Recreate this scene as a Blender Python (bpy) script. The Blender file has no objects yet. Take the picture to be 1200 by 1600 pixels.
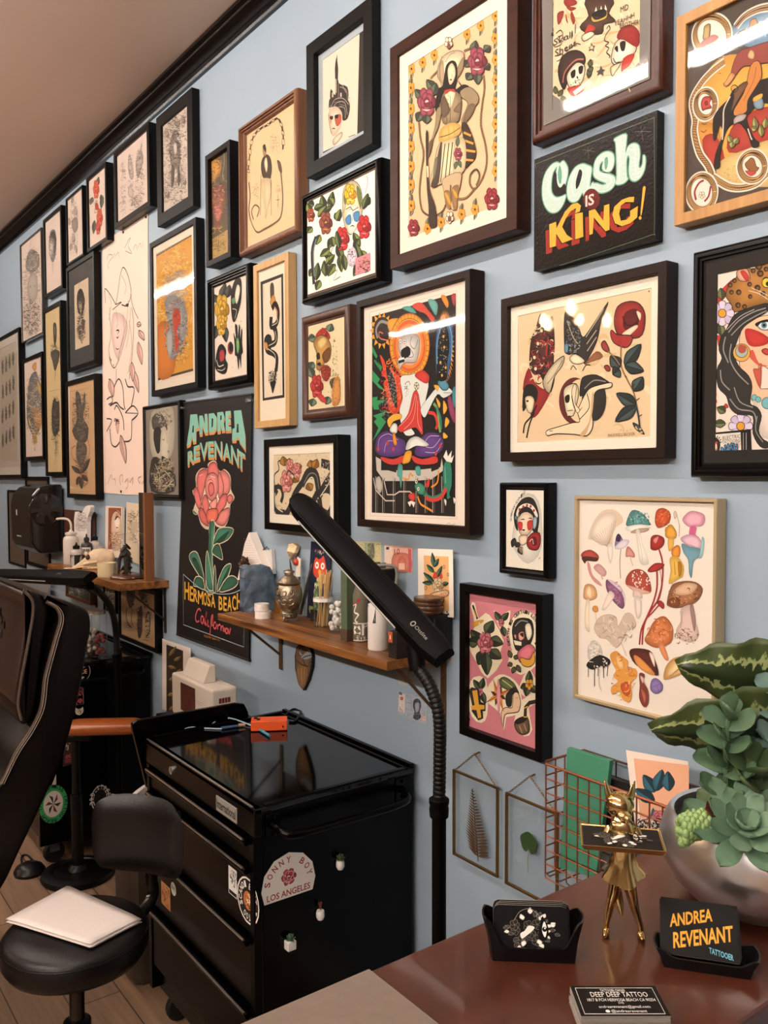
import bpy, bmesh, math, random
from mathutils import Vector, Matrix, noise
random.seed(7)
sc = bpy.context.scene
COL = sc.collection
# ------------------------------------------------------------------ camera
FOC, CX, CY = 1330.0, 600.0, 800.0
CAM = Vector((0, 0, 1.62))
WY = 1.42                                  # the picture wall is the plane y = WY
YAW, PITCH, ROLL = 0.92876277, -0.0414905, -0.00245265
_r = Vector((math.cos(YAW), math.sin(YAW), 0))
_f = Vector((-math.sin(YAW)*math.cos(PITCH), math.cos(YAW)*math.cos(PITCH), math.sin(PITCH)))
_u = _r.cross(_f)
RIGHT = _r*math.cos(ROLL) + _u*math.sin(ROLL)
UP = _u*math.cos(ROLL) - _r*math.sin(ROLL)
FWD = _f
cam_d = bpy.data.cameras.new('camera'); cam = bpy.data.objects.new('camera', cam_d); COL.objects.link(cam)
cam_d.sensor_fit = 'VERTICAL'; cam_d.sensor_height = 36; cam_d.lens = 36*FOC/1600; cam_d.clip_start = 0.02
cam.matrix_world = Matrix.Translation(CAM) @ Matrix((RIGHT, UP, -FWD)).transposed().to_4x4()
sc.camera = cam
# ------------------------------------------------------------------ exposure, world
sc.view_settings.view_transform = 'Standard'; sc.view_settings.look = 'None'
sc.view_settings.gamma = 1; sc.view_settings.use_curve_mapping = False
sc.view_settings.exposure = 0.6
sc.cycles.use_denoising = True
sc.cycles.max_bounces = 8; sc.cycles.diffuse_bounces = 4; sc.cycles.glossy_bounces = 4
sc.cycles.transmission_bounces = 6; sc.cycles.transparent_max_bounces = 16
sc.cycles.caustics_reflective = False; sc.cycles.caustics_refractive = False
sc.cycles.sample_clamp_indirect = 4
w = bpy.data.worlds.new('room_air'); sc.world = w; w.use_nodes = True
w.node_tree.nodes['Background'].inputs[0].default_value = (1, .9, .8, 1)
w.node_tree.nodes['Background'].inputs[1].default_value = 0.1
# lamp strengths, used by the fixtures built further down
TUBE_NEAR, TUBE_FAR, TUBE_FILL, BULB_GLOW = 50.0, 60.0, 165.0, 75.0
TUBE_COL = (1.0, 0.9, 0.83)
BULB_COL = (1.0, 0.66, 0.33)

# ------------------------------------------------------------------ picture point -> place
def ray(px, py): return RIGHT*((px-CX)/FOC) - UP*((py-CY)/FOC) + FWD
def onY(px, py, y=WY):
    d = ray(px, py); return CAM + d*((y-CAM.y)/d.y)
def onZ(px, py, z):
    d = ray(px, py); return CAM + d*((z-CAM.z)/d.z)
def onX(px, py, x):
    d = ray(px, py); return CAM + d*((x-CAM.x)/d.x)

# ------------------------------------------------------------------ colours and materials
def lin(c): return c/12.92 if c <= .04045 else ((c+.055)/1.055)**2.4
def hx(h):
    h = h.lstrip('#')
    if len(h) == 3: h = ''.join(a*2 for a in h)
    return tuple(lin(int(h[i:i+2], 16)/255) for i in (0, 2, 4)) + (1,)
_M = {}
def mat(name, col='#888', rough=.5, metal=0, bump=0, bscale=60, var=0, vscale=8, spec=.5, coat=0, stretch=None, col2=None, emit=0, trans=0, ior=1.45, sheen=0, detail=6):
    """one procedural material: colour with a noise variation, noise bump"""
    if name in _M: return _M[name]
    m = bpy.data.materials.new(name); m.use_nodes = True; nt = m.node_tree; b = nt.nodes['Principled BSDF']
    c = hx(col) if isinstance(col, str) else col
    b.inputs['Base Color'].default_value = c; b.inputs['Roughness'].default_value = rough; b.inputs['Metallic'].default_value = metal
    b.inputs['Specular IOR Level'].default_value = spec; b.inputs['Coat Weight'].default_value = coat
    b.inputs['Transmission Weight'].default_value = trans; b.inputs['IOR'].default_value = ior
    if sheen: b.inputs['Sheen Weight'].default_value = sheen
    if emit:
        b.inputs['Emission Color'].default_value = c; b.inputs['Emission Strength'].default_value = emit
    tc = nt.nodes.new('ShaderNodeTexCoord'); mp = nt.nodes.new('ShaderNodeMapping')
    nt.links.new(tc.outputs['Object'], mp.inputs[0])
    if stretch: mp.inputs['Scale'].default_value = stretch
    if var or col2:
        n = nt.nodes.new('ShaderNodeTexNoise'); n.inputs['Scale'].default_value = vscale; n.inputs['Detail'].default_value = detail
        nt.links.new(mp.outputs[0], n.inputs['Vector'])
        r = nt.nodes.new('ShaderNodeValToRGB'); r.color_ramp.elements[0].position = .32; r.color_ramp.elements[1].position = .68
        c2 = hx(col2) if col2 else tuple(min(1, x*(1+var)) for x in c[:3]) + (1,)
        c1 = c if col2 else tuple(x*(1-var) for x in c[:3]) + (1,)
        r.color_ramp.elements[0].color = c1; r.color_ramp.elements[1].color = c2
        nt.links.new(n.outputs[0], r.inputs[0]); nt.links.new(r.outputs[0], b.inputs['Base Color'])
    if bump:
        n = nt.nodes.new('ShaderNodeTexNoise'); n.inputs['Scale'].default_value = bscale; n.inputs['Detail'].default_value = 4
        nt.links.new(mp.outputs[0], n.inputs['Vector'])
        bp = nt.nodes.new('ShaderNodeBump'); bp.inputs['Strength'].default_value = bump; bp.inputs['Distance'].default_value = .002
        nt.links.new(n.outputs[0], bp.inputs['Height']); nt.links.new(bp.outputs[0], b.inputs['Normal'])
    _M[name] = m; return m
def wood(name, c1, c2, rough=.4, along='x', scale=6, coat=0, bump=.1):
    st = {'x': (.35, 6, 6), 'y': (6, .35, 6), 'z': (6, 6, .35)}[along]
    return mat(name, c1, rough, col2=c2, vscale=scale, stretch=st, bump=bump, bscale=scale*4, coat=coat, detail=8)
def glass_mat():
    """thin picture glass: clear, mirror at its fresnel share"""
    if 'picture_glass' in _M: return _M['picture_glass']
    m = bpy.data.materials.new('picture_glass'); m.use_nodes = True; nt = m.node_tree; nt.nodes.clear()
    o = nt.nodes.new('ShaderNodeOutputMaterial'); mx = nt.nodes.new('ShaderNodeMixShader')
    t = nt.nodes.new('ShaderNodeBsdfTransparent'); g = nt.nodes.new('ShaderNodeBsdfGlossy'); g.inputs['Roughness'].default_value = .03
    t.inputs[0].default_value = (.97, .98, .97, 1)
    fr = nt.nodes.new('ShaderNodeFresnel'); 
    ge = nt.nodes.new('ShaderNodeNewGeometry'); mr = nt.nodes.new('ShaderNodeMapRange'); mr.inputs[3].default_value = 1.5; mr.inputs[4].default_value = 1/1.5
    nt.links.new(ge.outputs['Backfacing'], mr.inputs[0]); nt.links.new(mr.outputs[0], fr.inputs[0])   # same share from either side of the pane
    tc = nt.nodes.new('ShaderNodeTexCoord'); n = nt.nodes.new('ShaderNodeTexNoise'); n.inputs['Scale'].default_value = 4
    bp = nt.nodes.new('ShaderNodeBump'); bp.inputs['Strength'].default_value = .05; bp.inputs['Distance'].default_value = .02
    nt.links.new(tc.outputs['Object'], n.inputs['Vector']); nt.links.new(n.outputs[0], bp.inputs['Height'])
    nt.links.new(bp.outputs[0], g.inputs['Normal'])
    nt.links.new(fr.outputs[0], mx.inputs[0]); nt.links.new(t.outputs[0], mx.inputs[1]); nt.links.new(g.outputs[0], mx.inputs[2])
    nt.links.new(mx.outputs[0], o.inputs[0]); _M['picture_glass'] = m; return m
def ink_mat(name='ink', rough=.75, spec=.3, coat=0):
    """printed or painted surface: the flat colour of each drawn shape is stored per corner"""
    if name in _M: return _M[name]
    m = bpy.data.materials.new(name); m.use_nodes = True; nt = m.node_tree; b = nt.nodes['Principled BSDF']
    a = nt.nodes.new('ShaderNodeVertexColor'); a.layer_name = 'ink'
    nt.links.new(a.outputs[0], b.inputs['Base Color'])
    b.inputs['Roughness'].default_value = rough; b.inputs['Specular IOR Level'].default_value = spec; b.inputs['Coat Weight'].default_value = coat
    _M[name] = m; return m

# ------------------------------------------------------------------ objects
def _origin(o):
    v = Vector((0, 0, 0))
    while o: v += o.location; o = o.parent
    return v
def tag(o, label=None, cat=None, group=None, kind=None):
    if label: o['label'] = label
    if cat: o['category'] = cat
    if group: o['group'] = group
    if kind: o['kind'] = kind
    return o
def thing(name, label, cat, loc=(0, 0, 0), group=None):
    o = bpy.data.objects.new(name, None); COL.objects.link(o); o.location = loc; o.empty_display_size = .05
    return tag(o, label, cat, group)
class MB:
    """collects shapes in room coordinates; build() links them as ONE mesh object"""
    def __init__(s): s.v = []; s.f = []; s.c = []; s.m = []; s.mi = 0; s.xf = None
    def add(s, vs, fs, col=None):
        n = len(s.v)
        if s.xf is not None: vs = [s.xf @ Vector(v) for v in vs]
        s.v += [tuple(v) for v in vs]; s.f += [tuple(i+n for i in f) for f in fs]
        s.c += [col]*len(fs); s.m += [s.mi]*len(fs); return s
    def box(s, a, b):
        x0, y0, z0 = a; x1, y1, z1 = b
        x0, x1 = min(x0, x1), max(x0, x1); y0, y1 = min(y0, y1), max(y0, y1); z0, z1 = min(z0, z1), max(z0, z1)
        return s.add([(x0,y0,z0),(x1,y0,z0),(x1,y1,z0),(x0,y1,z0),(x0,y0,z1),(x1,y0,z1),(x1,y1,z1),(x0,y1,z1)],
                     [(3,2,1,0),(4,5,6,7),(0,1,5,4),(1,2,6,5),(2,3,7,6),(3,0,4,7)])
    def rings(s, rs, cap0=True, cap1=True, closed=True):
        n = len(rs[0]); vs = [p for r in rs for p in r]; fs = []
        for i in range(len(rs)-1):
            for j in range(n if closed else n-1):
                k = (j+1) % n; fs.append((i*n+j, i*n+k, (i+1)*n+k, (i+1)*n+j))
        if cap0: fs.append(tuple(range(n-1, -1, -1)))
        if cap1: fs.append(tuple((len(rs)-1)*n+j for j in range(n)))
        return s.add(vs, fs)
    def tube(s, path, r, n=12, caps=True, flat=None):
        P = [Vector(p) for p in path]; rr = r if isinstance(r, (list, tuple)) else [r]*len(P)
        t0 = (P[1]-P[0]).normalized(); a = Vector((0, 0, 1)) if abs(t0.z) < .9 else Vector((1, 0, 0))
        nx = t0.cross(a).normalized(); rs = []
        for i, p in enumerate(P):
            t = ((P[min(i+1, len(P)-1)]-P[max(i-1, 0)])).normalized()
            nx = (nx - t*nx.dot(t)).normalized(); ny = t.cross(nx)
            fl = flat if flat else 1
            rs.append([p + nx*(rr[i]*math.cos(2*math.pi*k/n)) + ny*(rr[i]*fl*math.sin(2*math.pi*k/n)) for k in range(n)])
        return s.rings(rs, caps, caps)
    def lathe(s, prof, c=(0, 0, 0), n=32, axis='z', sx=1, sy=1, wob=None):
        c = Vector(c); rs = []
        for r, h in prof:
            ring = []
            for k in range(n):
                a = 2*math.pi*k/n; rad = r*(1+(wob(a, h) if wob else 0)); x, y = rad*math.cos(a)*sx, rad*math.sin(a)*sy
                ring.append(c + (Vector((x, y, h)) if axis == 'z' else Vector((h, x, y)) if axis == 'x' else Vector((y, h, x))))
            rs.append(ring)
        return s.rings(rs, prof[0][0] > 1e-6, prof[-1][0] > 1e-6)
    def ball(s, c, r, n=16, m=10, sc=(1, 1, 1), rot=None):
        c = Vector(c); rs = []
        for i in range(m+1):
            t = math.pi*i/m; ring = []
            for k in range(n):
                a = 2*math.pi*k/n; p = Vector((math.sin(t)*math.cos(a)*sc[0], math.sin(t)*math.sin(a)*sc[1], -math.cos(t)*sc[2]))*r
                if rot is not None: p = rot @ p
                ring.append(c+p)
            rs.append(ring)
        return s.rings(rs, False, False)
    def prism(s, poly, d, holes=None):
        n = len(poly); d = Vector(d); P = [Vector(p) for p in poly]
        return s.add(P+[p+d for p in P], [tuple(range(n-1, -1, -1)), tuple(range(n, 2*n))] + [(i, (i+1) % n, n+(i+1) % n, n+i) for i in range(n)])
    def build(s, name, material, parent=None, loc=None, smooth=False, bevel=0, seg=2, subsurf=0, solid=0, angle=40, weld=False, keep=False):
        o0 = _origin(parent) if parent else Vector(loc) if loc is not None else Vector((0, 0, 0))
        me = bpy.data.meshes.new(name)
        me.from_pydata([(a-o0.x, b-o0.y, c-o0.z) for a, b, c in s.v], [], s.f)
        mats = material if isinstance(material, (list, tuple)) else [material]
        for m in mats: me.materials.append(m)
        if len(mats) > 1: me.polygons.foreach_set('material_index', s.m)
        if any(c is not None for c in s.c):
            at = me.color_attributes.new('ink', 'FLOAT_COLOR', 'CORNER'); vals = []
            for p, c in zip(me.polygons, s.c):
                vals += [x for q in c for x in q] if isinstance(c, list) else list(c or (1, 1, 1, 1))*p.loop_total
            at.data.foreach_set('color', vals)
        else:
            b = bmesh.new(); b.from_mesh(me)
            if weld: bmesh.ops.remove_doubles(b, verts=b.verts, dist=1e-5)
            if not keep: bmesh.ops.recalc_face_normals(b, faces=b.faces)
            b.to_mesh(me); b.free()
        if smooth:
            me.shade_smooth()
            if not subsurf: me.set_sharp_from_angle(angle=math.radians(angle))
        o = bpy.data.objects.new(name, me); COL.objects.link(o)
        if parent: o.parent = parent
        elif loc is not None: o.location = loc
        if solid:
            md = o.modifiers.new('thickness', 'SOLIDIFY'); md.thickness = solid; md.offset = 0
        if bevel:
            md = o.modifiers.new('bevel', 'BEVEL'); md.width = bevel; md.segments = seg; md.limit_method = 'ANGLE'; md.angle_limit = math.radians(35)
            md.harden_normals = False
        if subsurf:
            md = o.modifiers.new('subdivision', 'SUBSURF'); md.levels = subsurf; md.render_levels = subsurf
        return o
def struct(mb, name, m, **k): return tag(mb.build(name, m, **k), kind='structure')
def spline(pts, closed=True, sub=4):
    """Catmull-Rom through the points"""
    n = len(pts); out = []
    if n < 3: return list(pts)
    rng = range(n) if closed else range(n-1)
    for i in rng:
        g = (lambda k: pts[k % n]) if closed else (lambda k: pts[min(max(k, 0), n-1)])
        a, b, c, d = g(i-1), g(i), g(i+1), g(i+2)
        for k in range(sub):
            t = k/sub
            out.append(tuple(.5*(2*b[j]+(c[j]-a[j])*t+(2*a[j]-5*b[j]+4*c[j]-d[j])*t*t+(-a[j]+3*b[j]-3*c[j]+d[j])*t**3) for j in range(len(b))))
    if not closed: out.append(tuple(pts[-1]))
    return out
def copy_tree(o, parent=None):
    c = o.copy(); COL.objects.link(c)
    if parent: c.parent = parent
    for ch in [x for x in bpy.data.objects if x.parent == o and x.name in COL.objects]:
        copy_tree(ch, c)
    return c
def rotz(c, a): return Matrix.Translation(Vector(c)) @ Matrix.Rotation(a, 4, 'Z') @ Matrix.Translation(-Vector(c))
def place(loc, rz=0, rx=0, ry=0, s=1): return Matrix.Translation(Vector(loc)) @ Matrix.Rotation(rz, 4, 'Z') @ Matrix.Rotation(rx, 4, 'X') @ Matrix.Rotation(ry, 4, 'Y') @ Matrix.Scale(s, 4)
# ================================================================== the room
X0, X1, Y0, ZC = -8.2, 2.6, -4.6, 3.217
m_wall = mat('blue_wall_paint', '#94a5b2', .5, bump=.22, bscale=55, var=.02, vscale=2)
m_room = mat('dim_wall_paint', '#5d5147', .8)
m_ceil = mat('ceiling_paint', '#d8c0ae', .8, var=.03, vscale=1.5)
m_crown = mat('black_gloss_moulding', '#070505', .2, bump=.08, bscale=30)
def floor_mat():
    m = bpy.data.materials.new('oak_plank_floor'); m.use_nodes = True; nt = m.node_tree; b = nt.nodes['Principled BSDF']
    tc = nt.nodes.new('ShaderNodeTexCoord'); mp = nt.nodes.new('ShaderNodeMapping'); mp.inputs['Rotation'].default_value = (0, 0, 0)
    br = nt.nodes.new('ShaderNodeTexBrick'); br.inputs['Scale'].default_value = 1; br.inputs['Brick Width'].default_value = 1.3; br.inputs['Row Height'].default_value = .15
    br.inputs['Mortar Size'].default_value = .0022; br.inputs['Color1'].default_value = hx('#8d6f55'); br.inputs['Color2'].default_value = hx('#7d634d'); br.inputs['Mortar'].default_value = hx('#3a2a1e')
    n = nt.nodes.new('ShaderNodeTexNoise'); n.inputs['Scale'].default_value = 7; n.inputs['Detail'].default_value = 9
    mp2 = nt.nodes.new('ShaderNodeMapping'); mp2.inputs['Scale'].default_value = (.5, 7, 1)
    nt.links.new(tc.outputs['Object'], mp.inputs[0]); nt.links.new(mp.outputs[0], br.inputs[0]); nt.links.new(tc.outputs['Object'], mp2.inputs[0]); nt.links.new(mp2.outputs[0], n.inputs[0])
    mx = nt.nodes.new('ShaderNodeMix'); mx.data_type = 'RGBA'; mx.blend_type = 'OVERLAY'; mx.inputs[0].default_value = .55
    nt.links.new(br.outputs[0], mx.inputs[6]); nt.links.new(n.outputs[0], mx.inputs[7]); nt.links.new(mx.outputs[2], b.inputs['Base Color'])
    b.inputs['Roughness'].default_value = .5
    return m
struct(MB().box((X0-.1, WY, -.05), (X1+.1, WY+.1, ZC+.1)), 'wall_back', m_wall)
struct(MB().box((X0-.1, Y0-.1, -.05), (X0, WY, ZC+.1)), 'wall_left', m_room)
struct(MB().box((X1, Y0-.1, -.05), (X1+.1, WY, ZC+.1)), 'wall_right', m_room)
struct(MB().box((X0, Y0-.1, -.05), (X1, Y0, ZC+.1)), 'wall_front', m_room)
struct(MB().box((X0, Y0, -.1), (X1, WY, 0)), 'floor', floor_mat())
struct(MB().box((X0, Y0, ZC), (X1, WY, ZC+.1)), 'ceiling', m_ceil)
# crown moulding: a profile run along the wall, (distance from wall, height)
cp = [(0, 3.135), (.014, 3.135), (.018, 3.143), (.013, 3.15), (.013, 3.154), (.02, 3.156), (.025, 3.162), (.03, 3.173), (.04, 3.182), (.05, 3.187),
      (.05, 3.195), (.056, 3.198), (.062, 3.205), (.062, ZC), (0, ZC)]
b = MB(); b.rings([[(x, WY-p, z) for p, z in cp] for x in (X0, X1)]); struct(b, 'trim_1', m_crown, smooth=True, angle=25)
b = MB().box((X0, WY-.015, 0), (X1, WY, .12)); struct(b, 'baseboard_back', mat('white_trim', '#c9c4bc', .5), bevel=.004)

# ------------------------------------------------------------------ the ceiling's tube lamps, added fill tubes and the bulb pendant (behind the viewer)
m_tube = mat('tube_glow_near', TUBE_COL+(1,), emit=TUBE_NEAR); m_tube2 = mat('tube_glow_far', TUBE_COL+(1,), emit=TUBE_FAR)
m_fix = mat('white_enamel', '#d8d4cc', .4)
def tube_lamp(x0, x1, y, z, m, label, hang=False):
    t = thing('tube_lamp', label, 'ceiling light', ((x0+x1)/2, y, z), 'ceiling tube lights')
    if hang:
        MB().box((x0, y-.018, z+.024), (x1, y+.018, z+.045)).build('housing', m_fix, t, bevel=.004)
        for x in (x0+.2, x1-.2): MB().tube([(x, y, z+.04), (x, y, ZC-.001)], .004, 6).build('hanging_rod', m_fix, t)
    else: MB().box((x0, y-.05, z+.03), (x1, y+.05, ZC-.001)).build('housing', m_fix, t, bevel=.006)
    MB().tube([(x0+.03, y, z), (x1-.03, y, z)], .022, 12).build('tube', m, t, smooth=True)
    for x in (x0, x1-.02): MB().box((x, y-.03, z-.025), (x+.02, y+.03, z+.035)).build('end_cap', m_fix, t)
for xa, xb, lb in [(-6.9, -5.6, 'white tube light over the far end of the room'), (-5.4, -4.1, 'white tube light over the client chair'), (-3.9, -2.6, 'white tube light in front of the picture wall'),
                   (-2.45, -1.2, 'white tube light over the stool'), (-1.05, .2, 'white tube light over the desk')]:
    tube_lamp(xa, xb, 0, 3.13, m_tube, lb)
tube_lamp(-7.3, -5.9, -2.8, 3.13, m_tube2, 'white tube light at the back of the room')
m_tube3 = mat('tube_glow_fill', TUBE_COL+(1,), emit=TUBE_FILL)  # unseen fill tubes, added to brighten the lower wall and the ceiling
for xa, xb, yy, lb in [(-2.3, -.9, -2.2, 'white tube light behind the viewer, left'), (-.7, .7, -2.2, 'white tube light behind the viewer, middle'), (.9, 2.3, -2.2, 'white tube light behind the viewer, right')]:
    tube_lamp(xa, xb, yy, 2.75, m_tube3, lb, True)
pen = thing('pendant_lamp', 'five warm bulbs hanging on short cords from a bar', 'ceiling light', (-5.1, -3.02, 2.9))
m_bulb = mat('warm_bulb_glow', BULB_COL+(1,), emit=BULB_GLOW); m_cord = mat('black_cord', '#0b0b0b', .5)
MB().box((-5.85, -3.05, ZC-.03), (-4.5, -2.99, ZC-.001)).build('ceiling_bar', m_cord, pen)
for x, z in [(-5.74, 3.1), (-5.3, 3.02), (-5.04, 3.11), (-4.93, 2.98), (-4.66, 2.93)]:
    MB().tube([(x, -3.02, ZC-.03), (x, -3.02, z+.05)], .006, 6).build('cord', m_cord, pen)
    MB().lathe([(0, -.055), (.025, -.045), (.04, -.01), (.034, .02), (.018, .045), (.014, .06), (0, .06)], (x, -3.02, z), 12).build('bulb', m_bulb, pen, smooth=True)
# ================================================================== drawing toolkit for everything printed or painted
PAL = dict(k='#15110f', w='#f4ead8', W='#ffffff', c='#ecd9b8', t='#dcc09a', r='#b03030', R='#8c1f22', o='#d98a2b', y='#e3b23c', g='#4d6b45', G='#2f4a38', b='#4f7f9c', n='#7a5a3c', p='#d98c8c', P='#e9b5ae', s='#8d8a86', S='#c9c2b8', m='#3a3634', T='#6fae9b')
def col(c): return hx(PAL.get(c, c))
class Art:
    """flat drawn shapes on one plane; points are read off the photograph and land on that plane"""
    def __init__(s, place, vs, crop): s.place, s.crop, s.mb, s.lay, s.vs = place, crop, MB(), 0, vs
    def flat(s, y):
        """press the drawn layers to within a millimetre or so of the sheet at plane y"""
        k = max(4e-6, min(2e-5, .0016/max(1, s.lay)))/1e-5
        s.mb.v = [(a, y+(b-y)*k if b < y else b, c) for a, b, c in s.mb.v]; return s.mb
    def P(s, q):
        ox, oy, k = s.crop; return s.place(ox+q[0]/k, oy+q[1]/k, s.lay)
    def wd(s, w): return w/s.crop[2]*s.vs
    def fill(s, c, pts, sm=True, sub=3, airy=0):
        """flat shape; airy > 0 gives the artist's airbrushed edge, darker ink round the rim"""
        s.lay += 1; p2 = spline(pts, True, sub) if sm and len(pts) > 2 else pts
        P = [s.P(q) for q in p2]; n = len(P); k = col(c)
        if airy and n > 5:
            cx, cy = sum(q[0] for q in p2)/n, sum(q[1] for q in p2)/n; f = .5
            inn = [(cx+(x-cx)*f, cy+(y-cy)*f) for x, y in p2]
            def inside(x, y):
                r = False
                for i in range(n):
                    (a, b), (d, e) = p2[i], p2[i-1]
                    if (b > y) != (e > y) and x < (d-a)*(y-b)/(e-b)+a: r = not r
                return r
            if all(inside(*q) for q in inn) and all(inside(cx+(x-cx)*.82, cy+(y-cy)*.82) for x, y in p2):
                do = tuple(v*(1-.55*airy) for v in k[:3])+(1,); li = tuple(min(1, v*(1+.12*airy)) for v in k[:3])+(1,)
                s.mb.add(P+[s.P(q) for q in inn], [(i, (i+1) % n, n+(i+1) % n, n+i) for i in range(n)]+[tuple(range(n, 2*n))], li)
                for i in range(n): s.mb.c[-1-n+i] = [do, do, li, li]
                return
        s.mb.add(P, [tuple(range(n))], k)
    def stroke(s, c, w, pts, sm=True, closed=False, sub=4, taper=False):
        s.lay += 1
        p2 = spline(pts, closed, sub) if sm and len(pts) > 2 else list(pts)
        P = [s.P(q) for q in p2]; n = len(P)
        if n < 2: return
        h = s.wd(w)/2; A = []; nv = s.nrm
        for i in range(n):
            a = P[(i-1) % n] if closed else P[max(i-1, 0)]; d = P[(i+1) % n] if closed else P[min(i+1, n-1)]
            t = d-a; sd = nv.cross(t)
            sd = sd.normalized() if sd.length > 1e-9 else Vector((0, 0, 1))
            hh = h*(math.sin(math.pi*(i+.15)/(n-.7)) if taper else 1)
            A += [P[i]+sd*hh, P[i]-sd*hh]
        F = [(2*i, 2*i+1, 2*i+3, 2*i+2) for i in range(n-1)]
        if closed: F.append((2*n-2, 2*n-1, 1, 0))
        s.mb.add(A, F, col(c))
    nrm = Vector((0, -1, 0))
    def circ(s, c, q, r, n=18, asp=1, sx=None):
        sx = s.sx if sx is None else sx
        s.fill(c, [(q[0]+r*sx*asp*math.cos(2*math.pi*k/n), q[1]+r*math.sin(2*math.pi*k/n)) for k in range(n)], False)
    sx = 1.0
    def ring(s, c, w, q, r, n=20, asp=1):
        s.stroke(c, w, [(q[0]+r*s.sx*asp*math.cos(2*math.pi*k/n), q[1]+r*math.sin(2*math.pi*k/n)) for k in range(n)], False, True)
    def leaf(s, c, c2, a, b_, wd, out='k', ow=2):
        dx, dy = b_[0]-a[0], b_[1]-a[1]; L = math.hypot(dx, dy) or 1; nx, ny = -dy/L*wd/2, dx/L*wd/2
        up = [(a[0]+dx*t+nx*f, a[1]+dy*t+ny*f) for t, f in ((0, 0), (.2, .7), (.45, 1), (.75, .62), (1, 0))]
        dn = [(a[0]+dx*t-nx*f, a[1]+dy*t-ny*f) for t, f in ((.75, .62), (.45, 1), (.2, .7))]
        full = up+dn
        s.fill(c, full, True, 2, .6)
        if c2: s.fill(c2, up+[(a[0]+dx*.5, a[1]+dy*.5)], True, 2)
        if ow: s.stroke(out, ow, full, True, True, 2); s.stroke(out, ow*.7, [a, b_], False)
    def rose(s, c, d, l, q, r, out='k', ow=2, rot=0):
        def pet(R, n, rr, cc, ro):
            for k in range(n):
                a = ro+2*math.pi*k/n; cx, cy = q[0]+R*s.sx*math.cos(a), q[1]+R*math.sin(a)
                pts = [(cx+rr*s.sx*math.cos(t)*(1+.12*math.sin(3*t+k)), cy+rr*math.sin(t)*(1+.1*math.cos(2*t+k))) for t in [2*math.pi*i/9 for i in range(9)]]
                s.fill(cc if k % 2 else d if n > 4 and k % 3 == 0 else cc, pts, True, 2, .9)
                if ow: s.stroke(out, ow, pts, True, True, 2)
        ow *= .6; pet(r*.62, 6, r*.42, c, rot); pet(r*.36, 5, r*.33, c, rot+.5)
        s.circ(d, q, r*.36); s.stroke(out, ow or 1, [(q[0]+r*.36*s.sx*math.cos(t*.9)*(1-t/9), q[1]+r*.36*math.sin(t*.9)*(1-t/9)) for t in range(9)])
        s.fill(l, [(q[0]-r*.2*s.sx, q[1]), (q[0], q[1]-r*.16), (q[0]+r*.22*s.sx, q[1]-r*.05), (q[0], q[1]+r*.02)])
        s.fill(l, [(q[0]-r*.45*s.sx, q[1]+r*.5), (q[0], q[1]+r*.62), (q[0]+r*.4*s.sx, q[1]+r*.5), (q[0], q[1]+r*.5)])
    def text(s, c, hgt, a, b_, txt, font_bold=False, slant=0, fit=True, hgt2=None, arc=0, oc=None, ow=0, extr=None, rot=False):
        """lettering whose baseline runs from a to b_; letters hgt tall (picture units)"""
        cu = bpy.data.curves.new('lettering', 'FONT'); cu.body = txt; cu.size = 1; cu.resolution_u = 2; cu.shear = slant
        if font_bold: cu.offset = .02
        ob = bpy.data.objects.new('lettering', cu); COL.objects.link(ob)
        me = ob.to_mesh(depsgraph=bpy.context.evaluated_depsgraph_get())
        V = [v.co.copy() for v in me.vertices]; F = [tuple(p.vertices) for p in me.polygons]
        ob.to_mesh_clear(); bpy.data.objects.remove(ob); bpy.data.curves.remove(cu)
        if not V: return
        xa, xb = min(v.x for v in V), max(v.x for v in V); h = .73 if txt.upper() == txt or any(ch.isupper() for ch in txt) else max(v.y for v in V)
        dx, dy = b_[0]-a[0], b_[1]-a[1]; out = []
        s.lay += 1
        def mp(v, ex=0, ey=0):
            t = (v.x-xa)/(xb-xa); hh = hgt+((hgt2 or hgt)-hgt)*t; u = v.y/h
            if rot:
                mx, my = dx/s.sx, dy; L = math.hypot(mx, my); return s.P((a[0]+dx*t+my/L*hh*u*s.sx+ex, a[1]+dy*t-mx/L*hh*u+ey))
            return s.P((a[0]+dx*t+ex, a[1]+dy*t-hh*u-arc*4*t*(1-t)+ey))
        if oc:
            for k in range(12):
                an = 2*math.pi*k/12; s.lay += 0.2; s.mb.add([mp(v, ow*s.sx*math.cos(an), ow*math.sin(an)) for v in V], F, col(oc))
        if extr:
            ec, ex, ey = extr
            for k in range(4): s.lay += .5; s.mb.add([mp(v, ex*(4-k)/4, ey*(4-k)/4) for v in V], F, col(ec))
        s.lay += 1
        s.mb.add([mp(v) for v in V], F, col(c))
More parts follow.
